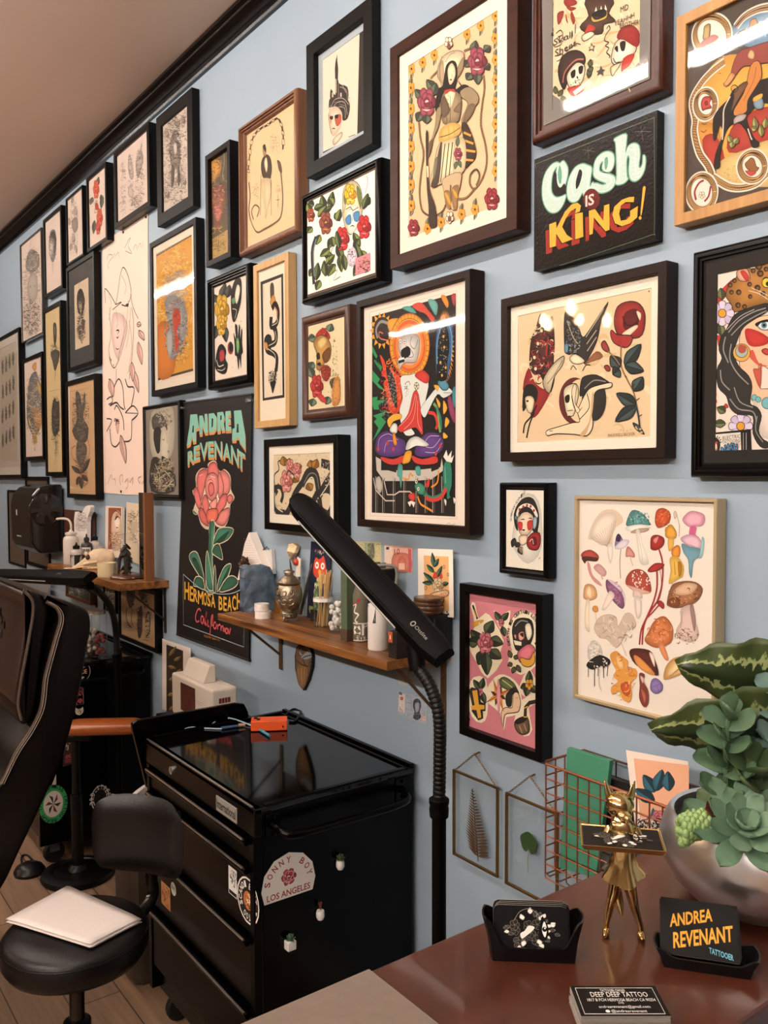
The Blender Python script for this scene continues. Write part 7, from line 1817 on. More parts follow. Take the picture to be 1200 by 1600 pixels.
picture('skullrose', CF, '#e2cda4', '''v #6b7a66 #3c4a3c 44 3 310,290 270,300 300,420 275,460 300,500 270,440 300,610 290,650 380,260 395,220 380,600 365,640 410,500 400,560
f #b5382c 310,290 340,245 375,260 385,300
r #b5382c #8a2420 #d98070 355,275 36 2
F #b88a48 3 k 300,320 330,280 370,290 392,340 385,400 360,420 340,460 315,450 318,380
f #d9b878 320,320 350,290 370,310 340,350
f #6b4422 345,380 385,340 385,400 360,425
f #2a1a12 315,380 330,370 335,400 320,405
f #2a1a12 318,430 335,420 340,445
f #8a2c24 340,440 380,440 390,480 370,520 345,500
h #b5382c/#5a1a16/#8a5a30 40 4 3 330,430 390,520 .4
r #b83a34 #8f2422 #d9706a 318,545 62 3
f #b83a34 320,590 350,590 370,630 340,625
h #5c8a5c/#8aa878 30 4 5 395,300 425,500 .3
f #c98a48 405,520 435,500 440,620 400,645
h #a86a38/#7a3a24 30 3 6 380,480 440,640 .3''')
picture('coil', CF, '#dcc6a4', '''h #c9b08a/#b89c74 40 5 2 70,880 400,960 .15
h #c9b08a/#a88a64 40 5 3 70,1150 300,1250 .15
s #2b2725 8 100,1080 95,1010 120,980 115,940 130,930
s #2b2725 26 150,1200 110,1190 85,1130 90,1080 125,1070 140,1110 130,1150
s #2b2725 40 110,1080 90,1130 110,1195 150,1215 175,1180 200,1110 240,1050 280,1010 310,1020 320,1090 300,1140
s #2b2725 46 240,1060 270,995 310,1000 325,1060 330,1110 360,1060 395,1000 385,960 340,945
s #2b2725 44 330,1110 350,1080 390,1090 400,1150 380,1210 340,1190 330,1130
s #d9cdb4 8 262,1050 285,1022 300,1030 310,1090
s #d9cdb4 6 335,1120 385,1040 395,990
s #d9cdb4 6 345,1110 380,1110 385,1160 370,1190
s #d9cdb4 7 100,1100 105,1170 140,1200
s #8a8378 5 250,1050 280,1000 315,1010 328,1080
h #8d867c/#d9cdb4 60 3 7 330,930 400,1060 .15
v #a5742f #7d5522 44 3 150,960 140,910 170,970 175,920 205,970 240,960 195,1020 225,1040 290,970 285,930 300,975 320,925 270,1050 290,1090
r #d98a80 #b5605a #f0c0b0 180,965 42 3
r #d98a80 #b5605a #f0c0b0 215,985 42 3
r #d98a80 #b5605a #f0c0b0 160,1040 60 3
s #2b2725 8 160,1010 175,985 200,1010
o #7d3a30 6 118,1055''')
def skulls(A):
    A.run('''p #7b756f 190,0 240,0 240,420 300,470 200,530
p #e0c6a0 232,-330 645,-330 650,240 590,320 300,465 236,420
h #cda878/#e8d6b4 60 10 3 250,0 640,440 .2
t #8a2f26 24 238,20 240,30 .
f #8a2f26 260,60 290,50 275,100 262,108
f #8a2f26 300,30 345,35 320,50
f #8a2f26 325,50 340,90 330,110 318,70
f #8a2f26 298,60 308,105 298,90
f #8a2f26 290,0 340,0 345,20 300,30
F #4a2f22 4 k 360,120 400,70 385,0 510,0 490,60 520,95 470,110 460,150 400,150
F #d9b050 4 k 410,80 430,55 480,45 480,80 450,95 420,100
f #b5382c 400,110 380,150 370,170 430,130
p #efe6d4 425,60 433,30 440,62
p #efe6d4 448,58 456,25 462,55
p #efe6d4 470,50 474,20 482,45
f #191412 415,60 470,40 478,70 430,90
F #e8d2b0 4 k 370,160 410,140 425,155 380,185
s #2a1d16 5 480,130 490,115 495,130 480,150 470,180 490,190 475,205 490,215 480,235 495,250 490,260
F #efdfc4 4 k 520,190 560,170 605,190 610,230 570,260 540,280 515,290 500,260
f #8f2a26 525,170 545,125 590,110 625,140 628,190 610,210 560,180
f #2a1d16 540,190 565,185 560,225 545,225
f #2a1d16 515,215 530,205 530,235
f #b5382c 555,260 605,240 585,290 560,310 545,320
F #e8c8a0 4 k 500,300 545,280 520,320 505,340
s #2a1d16 4 510,260 520,280 540,275
F #3a2420 5 k 270,360 265,300 290,245 340,225 380,245 380,290 330,320 305,370 290,400
s #b06a50 7 285,370 295,320 340,270 378,265
F #efdfc4 4 k 305,330 345,280 380,290 382,330 365,375 325,400 305,370
f #2a1d16 320,325 340,310 340,340 325,350
f #2a1d16 355,300 375,295 372,325 358,330
f #2a1d16 345,345 352,340 354,355
f #b5382c 310,390 380,380 370,415 330,430 310,410
h #2a1d16 16 3 6 320,355 370,395 .3
p #efdfc4 330,410 400,355 418,365 405,405 395,385 340,425
v #5a5a3c - 22 3 400,350 405,300 410,340 395,310 405,300 410,265 400,320 420,300 255,420 250,385 265,430 285,400 275,440 300,440
p #2a1d16 400,215 410,207 412,190 420,205 430,205 422,215 425,232 413,222 400,230 405,218
p #e0c6a0 406,214 412,208 414,200 418,209 424,209 419,215 420,224 413,218 406,222 408,216
p #4a4440 435,320 450,312 455,292 462,310 475,312 464,322 466,340 453,330 438,340 443,325
s #2a1d16 4 255,150 275,135 285,155 260,170 280,195 250,210 240,190
s #2a1d16 4 262,250 285,240 275,265 258,275
s #2a1d16 4 285,160 290,180 300,160 310,175
s #2a1d16 4 325,145 325,175
s #2a1d16 4 342,105 340,150
s #2a1d16 4 300,210 300,230 320,215 345,195 365,200
t #2a1d16 30 245,205 330,165 Skull
t #2a1d16 32 250,255 345,205 Sheet
t #3a2a20 28 543,58 578,43 MD
t #3a2a20 24 515,120 605,78 YEAHHH
t #3a2a20 24 540,128 635,108 BROTHER!!''')
    A.stroke('#2a1d16', 0.1, [(238, 150), (239, 151)], False)
    for i, chh in enumerate('MEYER II'): A.text('#3a2a20', 17, (235, 30+i*19), (244, 27+i*19), chh) if chh != ' ' else None
picture('skulls', CG, '#6f6862', '', skulls)
def rope2(A, P, w, c1='#c99a5c', halo=True, closed=False):
    Q = spline(P, closed, 6)
    if halo: A.stroke('#d9d0c0', w*1.9, Q, True, closed, 2)
    A.stroke('#3a2a20', w*1.15, Q, True, closed, 2); A.stroke(c1, w*.86, Q, True, closed, 2)
    for i in range(0, len(Q)-1): A.stroke('#4a3424', w*.14, [(Q[i][0]-w*.35, Q[i][1]+w*.2), (Q[(i+1) % len(Q)][0]+w*.35, Q[(i+1) % len(Q)][1]-w*.2)])
def cowboy(A):
    A.run('''f #d9a048 120,760 200,520 330,400 500,380 900,300 900,1200 600,1230 250,1200 160,1050
f #c98a3c 110,900 260,880 300,1000 250,1200 160,1050
f #a83a2e 170,1000 260,960 330,1130 250,1200 215,1180
f #a83a2e 360,960 420,860 520,800 640,760 900,740 900,1020 640,1010 540,1060 360,1090
f #6f8fa8 380,200 470,120 640,70 900,60 900,330 620,360 420,300
f #d9b878 270,1200 330,1130 500,1060 640,1000 900,980 900,1300 420,1330 300,1290
h #8a6a48 60 3 2 330,1180 460,1300 .05''')
    rope2(A, [(410, 190), (470, 120), (560, 70), (650, 50), (800, 30)], 34, '#b08a6a'); rope2(A, [(330, 440), (240, 510), (160, 600), (100, 720), (120, 850), (115, 950), (150, 1090), (210, 1180), (240, 1250)], 34, '#b0804c')
    rope2(A, [(240, 1260), (300, 1300), (370, 1335), (460, 1340), (560, 1310), (640, 1240), (760, 1200)], 34)
    for c_, rx, ry, inn in (((240, 250), 120, 130, '#e6dccb'), ((195, 745), 68, 95, '#e6dccb'), ((530, 1190), 88, 98, '#e6dccb'), ((170, 1375), 92, 120, '#e6dccb')):
        P = [(c_[0]+rx*math.cos(a), c_[1]+ry*math.sin(a)) for a in [i*.524 for i in range(12)]]; A.fill(inn, P); rope2(A, P, 34, '#c99a5c', True, True)
    A.run('''F #b59a6a 4 k 190,190 230,175 225,260 215,300 180,280 185,230
f #b5706a 170,300 250,250 290,270 220,320 160,340
F #b5453f 3 k 165,740 180,700 210,690 240,700 225,740 240,770 200,780 175,790
f #7a2a2a 190,730 210,720 215,750 195,755
F #8a5a34 4 k 480,1170 500,1150 520,1130 545,1140 560,1190 580,1200 560,1225 520,1225 490,1200
f #b5453f 480,1220 560,1230 520,1260
s #8f3030 16 130,1430 120,1370 150,1310 185,1290
s #8f3030 16 235,1330 220,1400 190,1440
fl #e6d8c0 #c9a04a 26 172,1395
F #1d1715 4 k 250,900 260,830 310,760 360,710 400,640 470,620 640,560 900,520 900,760 700,760 640,740 590,740 520,800 490,850 540,980 580,1020 570,1050 530,1050 500,960 440,880 370,900 330,980 300,1120 300,1190 260,1200 270,1100 320,960 300,900 260,1010
s #cfc0ae 11 375,690 330,780 325,880 318,1000
s #cfc0ae 9 500,920 520,980 530,1000
F #8a4038 4 k 430,380 520,340 640,300 900,240 900,440 640,450 520,470 460,480 410,540 380,520
F #c98f5a 3 k 380,520 410,540 370,600 340,620 325,600 345,580
F #c07a3c 5 k 520,470 580,440 600,540 560,620 500,720 490,800 410,830 400,790 440,720 480,640
s #8a4a22 5 560,480 540,580 470,720
F #6b4a34 4 k 400,650 470,590 500,600 440,700 380,800 400,700
c k 5 26 405,635
F #a89a98 4 k 400,850 440,820 490,820 470,860 420,880 400,890
F #7a90a0 3 k 540,730 600,700 610,770 560,780
f #d9a048 540,700 600,670 600,700 545,730
f #c9a878 500,400 520,360 545,380 540,420 515,420
F #b0764c 4 k 430,240 480,210 510,200 520,150 555,135 575,170 610,170 600,190 500,250 440,255
v #a39c5c #6b6a3c 44 3 385,1060 390,1000 380,1020 362,965 400,1030 430,985 560,930 545,835 560,930 525,910 600,980 590,890 620,920 630,840
s #3a2a20 4 170,880 190,890 205,880
s #3a2a20 4 165,935 185,945 205,930
s #3a2a20 3 285,530 300,525 310,530''')
picture('cowboy', (1060, 0, 4.5714), '#4b423b', '', cowboy)
def leopard(A):
    A.fill('#e6d6c8', [(128, 240), (135, 180), (170, 140), (230, 120), (533, 55), (1100, -60), (1100, 1450), (425, 1450), (300, 1400), (122, 1480)], False)
    A.run('''f #b53a30 150,400 200,330 300,240 330,280 200,420 160,560 140,560
f #b53a30 180,640 215,660 190,720
f #b53a30 215,1150 240,1110 260,1140
F #a87438 5 k 240,360 265,280 310,240 330,190 380,165 430,180 460,150 480,120 533,110 800,130 860,300 800,420 533,420 430,440 300,480 285,440 260,400
F #d9a088 4 k 315,200 340,170 390,180 410,240 400,260 350,265 320,240
f #b53a30 340,200 370,190 405,240 380,262''')
    rd = random.Random(4)
    for q in [(270, 290), (300, 260), (330, 340), (405, 285), (410, 370), (325, 430), (470, 160), (500, 130), (480, 210), (520, 180), (460, 310), (500, 350), (370, 440), (280, 340), (430, 190), (520, 260), (560, 330), (620, 250), (700, 300), (560, 150), (640, 170)]:
        r = rd.uniform(16, 28); A.circ('#33231a', q, r, 11); A.circ('#7d5228', (q[0]+2, q[1]+2), r*.5, 8)
    A.run('''O #d2c23a 34 5 k 525,275
o k 16 533,282
s #efe6d8 3 400,330 470,350 533,390
s #efe6d8 3 420,310 490,340 533,365
v #6b7048 #3c4430 60 4 215,390 205,310 200,560 130,650 200,560 215,650 240,1170 180,1140 240,1250 150,1255''')
    for c_ in ((217, 487), (345, 1270)):
        for j in range(8): a = j*.785; A.fill('k' if False else '#2a2230', [(c_[0]+12*math.cos(a), c_[1]+12*math.sin(a)), (c_[0]+75*math.cos(a-.36), c_[1]+80*math.sin(a-.36)), (c_[0]+86*math.cos(a), c_[1]+90*math.sin(a)), (c_[0]+75*math.cos(a+.36), c_[1]+80*math.sin(a+.36))]); A.fill('#c5b5d0' if j % 2 else '#d8cade', [(c_[0]+12*math.cos(a), c_[1]+12*math.sin(a)), (c_[0]+70*math.cos(a-.33), c_[1]+75*math.sin(a-.33)), (c_[0]+82*math.cos(a), c_[1]+86*math.sin(a)), (c_[0]+70*math.cos(a+.33), c_[1]+75*math.sin(a+.33))])
        A.circ('k', c_, 32); A.circ('#dd9a34', c_, 27)
    A.run('''F #e2b896 4 k 340,640 380,560 440,530 533,500 900,480 900,900 700,960 533,870 470,840 480,1000 533,1010 800,1040 800,1200 430,1100 420,960 340,860
f #e2d2c4 430,1100 533,1090 800,1100 800,1350 500,1350
f #b8322c 375,600 440,600 533,650 530,700 440,720 390,690
f #c8553f 400,780 430,740 470,830 533,850 470,850
f #b5523f 470,870 490,850 480,1010 430,880
F #dfe6ea 5 k 460,570 490,545 533,545 580,570 540,600 490,600
o #5a8296 22 508,570
o k 11 508,570
f k 445,560 480,540 533,528 533,545 485,555 460,580
F #b53a3a 4 k 490,745 515,730 533,735 570,745 540,775 510,770
F #2b2826 5 k 245,600 300,500 380,460 470,430 533,420 533,470 440,530 370,580 330,650 300,760 330,850 400,920 425,1000 410,1110 460,1140 490,1200 470,1300 500,1360 533,1380 533,1420 480,1410 430,1320 430,1200 330,1190 270,1140 245,1060 190,1000 180,880 215,800 195,740 205,660
s #8f8a84 9 260,620 330,540 430,480 520,450
s #8f8a84 8 280,640 360,560 460,500 525,470
s #8f8a84 10 240,650 225,740 260,830
s #8f8a84 9 280,700 270,800 320,900 400,980
s #8f8a84 9 205,880 215,960 270,1020
s #8f8a84 9 270,1080 330,1150 430,1170 455,1240
s #8f8a84 8 300,1000 340,1100 430,1140
s #8f8a84 7 460,1200 450,1300 500,1380
s #c9c2b8 4 250,600 340,510 440,460
O #d9a048 62 4 k 352,760
O #9ab0a8 44 4 k 352,750
o #a84a38 30 355,735
o #e2b896 12 355,672
O #6fb0b4 20 3 k 440,1070 468,1085
O #6fb0b4 40 4 k 530,1110
h #8a5a54 14 2 3 135,370 160,400 .6
t #a83a34 40 150,1040 175,1040 2
s #a83a34 7 160,1040 178,1050 160,1080
c #a83a34 6 18 162,1098
s #a83a34 7 150,1130 175,1135 162,1160 160,1180
s #a83a34 7 158,1180 160,1210 175,1190''')
    A.fill('#15110f', [(108, 1320), (415, 1290), (425, 1490), (108, 1490)], False)
    A.fill('#e0d6c8', [(115, 1332), (345, 1312), (352, 1484), (112, 1486)], False)
    for i in range(11): a = 2.6+i*.36; A.fill('#15110f', [(168+36*math.cos(a-.12), 1385+40*math.sin(a-.12)), (168+54*math.cos(a), 1385+62*math.sin(a)), (168+36*math.cos(a+.12), 1385+40*math.sin(a+.12))], False)
    A.run('''f #2a2220 135,1385 168,1345 205,1385 190,1460 145,1465
f #e0bfa0 155,1395 180,1392 182,1430 165,1445
f #b53a3a 150,1380 185,1378 180,1392
h #8f2a28/#2a2220/#3f6b57 40 4 4 120,1430 215,1484 .3
t #2a2220 26 222,1365 345,1350 ELECTRIC
t #2a2220 24 218,1392 345,1378 TATTOOING
t #2a2220 12 255,1404 280,1402 BY
h #b53a3a/#2a2220 14 3 6 300,1380 345,1420 .3
f k 290,1480 300,1440 350,1440 350,1480''')
    A.text('#4f86b8', 60, (212, 1478), (325, 1455), 'NASH', True, arc=18, oc='#15110f', ow=5)
    for x in (365, 385): A.stroke('#cfc8bc', 5, [(x, 1315), (x, 1480)], False); A.stroke('#15110f', 2, [(x, 1315), (x, 1480)], False)
picture('leopard', (1080, 380, 4.4417), '#26211e', '', leopard)
def becker(A):
    A.run('''l #8d7a64 2 128,300 710,185 708,830 130,848 128,300
p #e0c39c 132,305 710,195 705,828 134,845
h #d2b184/#e8d2ae 40 14 3 140,300 700,840 .12
o #6b5844 4 693,205
F #4a2622 4 k 185,520 190,420 215,350 232,300 250,370 280,310 290,420 285,520 290,580 268,640 230,560 205,560
f #8f2a28 180,530 205,590 240,620 275,630 220,730 190,740 185,690 155,620
h #8f2a28/#1d1816/#d9c4a0/#b5453f 90 5 4 180,340 290,600 .25
O #e6cda4 9 3 k 235,373 220,428 205,487 210,535
s k 5 232,560 260,500 270,400 282,330
s #8f2a28 12 255,480 262,420 285,430
F #c9b898 4 k 240,590 280,520 330,480 325,520 290,570 268,640
s k 3 260,600 290,560 325,500
f #1d1816 155,650 165,610 195,600 220,630 212,680 200,660 180,655 170,700 155,715
F #ead0ac 3 k 165,660 190,650 205,670 195,720 175,715
f #1d1816 168,672 180,668 178,678
e #8f2a28 4 168,695 178,692
s #1d1816 9 215,690 190,740 165,770 158,810
s #1d1816 9 205,720 185,770 172,830
F #2f2c2a 4 k 335,300 350,300 390,350 410,400 440,370 520,250 490,330 470,420 430,500 420,515 385,470 340,470 332,380
s #b8a78c 4 345,330 370,400 400,440
s #b8a78c 4 425,400 470,330 500,280
s #b8a78c 4 428,430 470,370
s #b8a78c 4 430,460 470,400
h #8a8f90/#1d1816/#6d6a66 70 4 5 335,310 400,470 .25
F #ead8b8 3 k 355,490 380,472 420,500 400,515 370,512
f #8a5a3a 420,515 470,460 498,485 450,505
s k 4 360,540 370,522 385,540
s k 4 410,545 425,520 445,520
F #5c8a9a 3 k 335,430 350,430 348,465 335,465
F #9a2f2c 4 k 545,330 560,270 610,248 655,260 678,310 665,390 620,405 575,395 555,380
f #5a1a1c 590,300 640,280 650,340 620,380 585,360
s k 4 580,310 600,350 640,340 655,290
f #ead0b0 580,385 635,350 645,360 600,400
f #ead0b0 640,290 660,300 655,330
F #9a2f2c 4 k 535,370 560,390 620,395 615,430 590,445 545,425 530,390
s #8a6a48 7 575,440 575,520 600,580 630,640 645,720 655,780
v #3f4d4c #252e2e 54 4 590,520 660,430 590,520 672,545 570,530 530,480 570,540 540,560 630,630 668,570 640,690 555,640 640,695 550,760
F #8f3a34 3 k 490,430 505,415 520,440 525,465 500,455
s #8a6a48 5 520,460 550,490 570,520
F #8f3a34 3 k 503,525 520,520 530,540 515,545
s #2f3d3c 8 640,690 650,740 655,790
l k 3 600,570 590,565
l k 3 620,610 635,600
l k 3 640,670 655,660
l k 3 648,740 665,730
v #3f4d4c - 20 3 625,765 675,815''')
    A.circ('#5f2422', (378, 672), 100, 30, .86); A.circ('#e0c39c', (400, 672), 92, 30, .8); A.circ('#2b2826', (460, 665), 92, 30, .72)
    A.run('''F #ead8b8 4 k 330,630 350,605 385,600 395,640 385,690 372,735 345,730 335,690
f #1d1816 336,655 355,645 355,675 340,680
p #d9c9a8 345,710 370,705 368,735 347,735
s k 3 345,715 370,712
F #2b2724 4 k 405,590 420,568 470,562 520,590 535,605 500,600 460,610 420,640 400,650
s #8a8378 5 420,620 460,585 510,590
F #ead0ac 4 k 425,640 450,615 500,600 535,595 530,615 480,625 460,650 452,720 455,780 430,820 380,815 300,812 262,820 258,800 300,785 370,765 400,760 390,720 400,690
f #c9a57c 452,640 460,650 450,740 425,815 400,815 440,760
s k 4 430,640 440,700 400,750
s k 3 365,650 372,690 390,720 410,700
F #ead0ac 3 k 365,640 378,600 385,620 380,680 400,710 385,720
s k 3 270,800 285,800
t #7d6a54 14 520,826 635,818 MAXWELL BECKER
h #cfae80 14 6 8 560,760 680,830 .2''')
picture('becker', CH, '#e9d6bc', '', becker)
def lady(A):
    for i, chh in enumerate('NOBODYS NOTHING'):
        t_ = i/14; x, y = 372+75*t_**1.6, 265-150*t_**.85
        if chh != ' ': A.text('#4a423c', 20, (x, y), (x+9, y-8), chh)
    A.run('''f #e2dccd 385,330 440,120 530,150 545,400 470,490 400,420
F #26201e 4 k 400,280 395,220 420,160 460,130 500,140 525,200 530,260 515,330 490,290 500,250 470,205 430,210 410,250 415,310
F #e6dccb 3 k 405,220 420,180 460,160 500,175 525,225 515,240 490,195 455,180 425,200 415,235
o #a0332e 8 425,195 445,180 465,172 485,178 503,200
F #e6ccb0 3 k 415,240 435,205 480,200 500,240 500,290 470,335 440,340 418,300
f #26201e 420,240 435,195 470,190 500,230 470,210 440,215
f #b83a34 415,265 440,265 440,300 425,310
f #b83a34 468,260 498,255 492,300 470,305
e k 6 428,252 445,248 455,252
e k 6 470,245 485,242 495,248
f k 438,305 447,302 456,306 447,312
o #5c7a8a 10 405,240 512,255
F #9ab0b8 3 k 500,240 520,240 515,290 500,300
F #e6ccb0 3 k 425,340 465,335 470,370 440,390 425,375
F #9a2a2a 4 k 470,350 500,320 535,325 538,380 520,415 480,410 465,385
f #5a1618 490,350 515,345 520,385 495,390
s #ead0b8 4 480,370 495,355 500,385
v #3a322c #221d1a 30 3 400,350 385,400 400,380 430,395 420,400 440,440
f #8a7060 420,400 445,400 435,435
s #c9c0b0 3 440,400 450,460 470,480
l #6b6258 3 528,465 540,455''')
picture('lady', CJ, '#e9e0cf', '', lady)
def pinksheet(A):
    def halo(P, c='#efe0c0', w=7): A.fill(c, P); A.stroke(c, w, P, True, True, 2)
    halo([(160,720),(180,705),(200,790),(240,760),(280,800),(335,910),(300,1000),(330,1010),(250,1110),(190,1020),(140,910),(185,830)])
    halo([(285,745),(325,780),(372,745),(345,890)]); halo([(365,905),(370,830),(410,760),(470,750),(520,800),(530,930),(510,1040),(430,1090),(360,1040),(385,960)])
    halo([(240,1190),(290,1110),(340,1095),(400,1130),(430,1190),(425,1300),(350,1320),(340,1400),(320,1300),(260,1250)]); halo([(425,1160),(480,1065),(530,1190),(460,1215)]); halo([(150,1170),(175,1110),(240,1120),(250,1260),(235,1340),(190,1345),(150,1280)]); halo([(395,1360),(440,1230),(530,1210),(530,1245),(470,1270),(490,1390),(450,1425)])
    A.run('''v #4f5a3f #2a2f24 62 4 240,870 280,800 220,930 160,850 200,920 140,910 260,900 335,925 260,960 325,1005 230,960 200,1040 240,970 248,1095
r #c9707c #a04a58 #eeb4b0 238,920 60 4
l k 14 170,715 195,790
l #c98a34 8 175,740 190,780
f #d9a03a 165,820 190,800 230,795 215,815 180,832
l #e6dcc8 12 205,810 218,870
v #4f5a3f #2a2f24 34 3 320,800 290,750 325,800 365,755 330,830 345,885
r #c9707c #a04a58 #eeb4b0 325,810 22 3
F #26211f 5 k 390,900 385,850 400,800 440,785 490,800 500,870 480,930 450,960 410,960 395,930
f #e9dcc4 455,830 480,815 492,870 470,905
s #8d857c 6 400,830 430,800 470,805
f #e6a090 420,870 445,860 448,895 425,905
f #1a1614 425,872 445,865 445,890
f #d98a80 395,880 405,875 405,900
p #e9dcc4 392,905 435,915 435,935 400,930
F #d0707c 4 k 415,970 460,930 490,930 510,960 480,1010 440,1030 418,1010
F #d9a03a 4 k 430,1000 480,1010 500,970 508,1020 480,1050 440,1040
v #5a5a40 - 26 4 380,1000 365,960 385,1030 360,1045 400,1050 385,1085 410,1040 430,1080 400,1010 410,985
f #4a3a34 505,920 530,915 525,945
F #5c6b42 4 k 310,1130 340,1105 390,1135 410,1175 380,1180 330,1160
s #d9c98a 5 330,1120 370,1150 400,1175
F #2a2422 4 k 370,1180 400,1160 420,1190 410,1200 385,1200 380,1260 355,1260 350,1210
F #e6bf9a 4 k 390,1200 415,1190 430,1240 420,1290 390,1300 345,1310 335,1380 325,1300 350,1270 385,1270
e k 5 405,1220 418,1216
e #b83a34 5 412,1270 424,1268''')
    for j in range(8):
        a = j*.785-.4; r = 95 if j % 2 == 0 else 60; A.fill('#5a3020' if j % 2 else '#d98a3a', [(310, 1205), (310+26*math.cos(a-.5), 1205+26*math.sin(a-.5)), (310+r*.75*math.cos(a), 1205+r*math.sin(a)), (310+26*math.cos(a+.5), 1205+26*math.sin(a+.5))], False); A.stroke('k', 3, [(310, 1205), (310+r*.75*math.cos(a), 1205+r*math.sin(a))], False)
    A.run('''f #e0949a 300,1200 310,1110 322,1200 312,1310
v #4f5a3f #2a2f24 40 3 475,1150 480,1070 470,1150 430,1165 480,1155 525,1190 470,1150 460,1210
fl #dda03a #8a4a20 32 478,1145
v #4f5a3f #2a2f24 34 3 210,1170 175,1120 215,1170 230,1110 215,1180 240,1250
fl #c9707c #8a3a44 22 212,1185
p #2a2422 150,1175 165,1160 205,1170 215,1240 240,1250 240,1290 225,1290 228,1330 200,1340 165,1290 170,1270
p #dda03a 168,1180 195,1175 205,1255 235,1258 235,1280 212,1282 218,1325 200,1330 192,1285 165,1282 162,1262 182,1258
F #6b5240 4 k 398,1350 430,1325 470,1325 480,1390 460,1415 430,1415 405,1390
f #2a1d16 400,1350 430,1328 468,1328 450,1350 415,1362
s #c9a878 4 425,1370 440,1410
s #c9a878 4 450,1360 465,1400
l #3a2a22 20 455,1325 458,1270 480,1245 530,1235
l #d9a03a 6 448,1322 470,1322
l #d9a03a 6 450,1275 470,1265
p #2a1d1c 132,690 150,690 155,725 132,735
p #2a1d1c 535,750 510,765 520,795 535,800
p #2a1d1c 135,1320 158,1330 150,1360 135,1350
p #2a1d1c 535,1480 512,1465 520,1440 535,1435''')
    A.text('#5a2a30', 14, (137, 1300), (137.5, 1000), 'MARICAELA SYLVIA ANDREA')
    for i, chh in enumerate('DEATH IS CERTAIN LOVE IS NOT'):
        a = 3.5-i*.148; q = (448+82*math.cos(a)*.95, 880-120*math.sin(a)); tx, ty = math.sin(a)*6, math.cos(a)*9
        if chh != ' ': A.text('#2a2220', 20, (q[0]-tx, q[1]-ty), (q[0]+tx, q[1]+ty), chh, True, rot=True)
picture('pink', CJ, '#cf7f88', '', pinksheet)
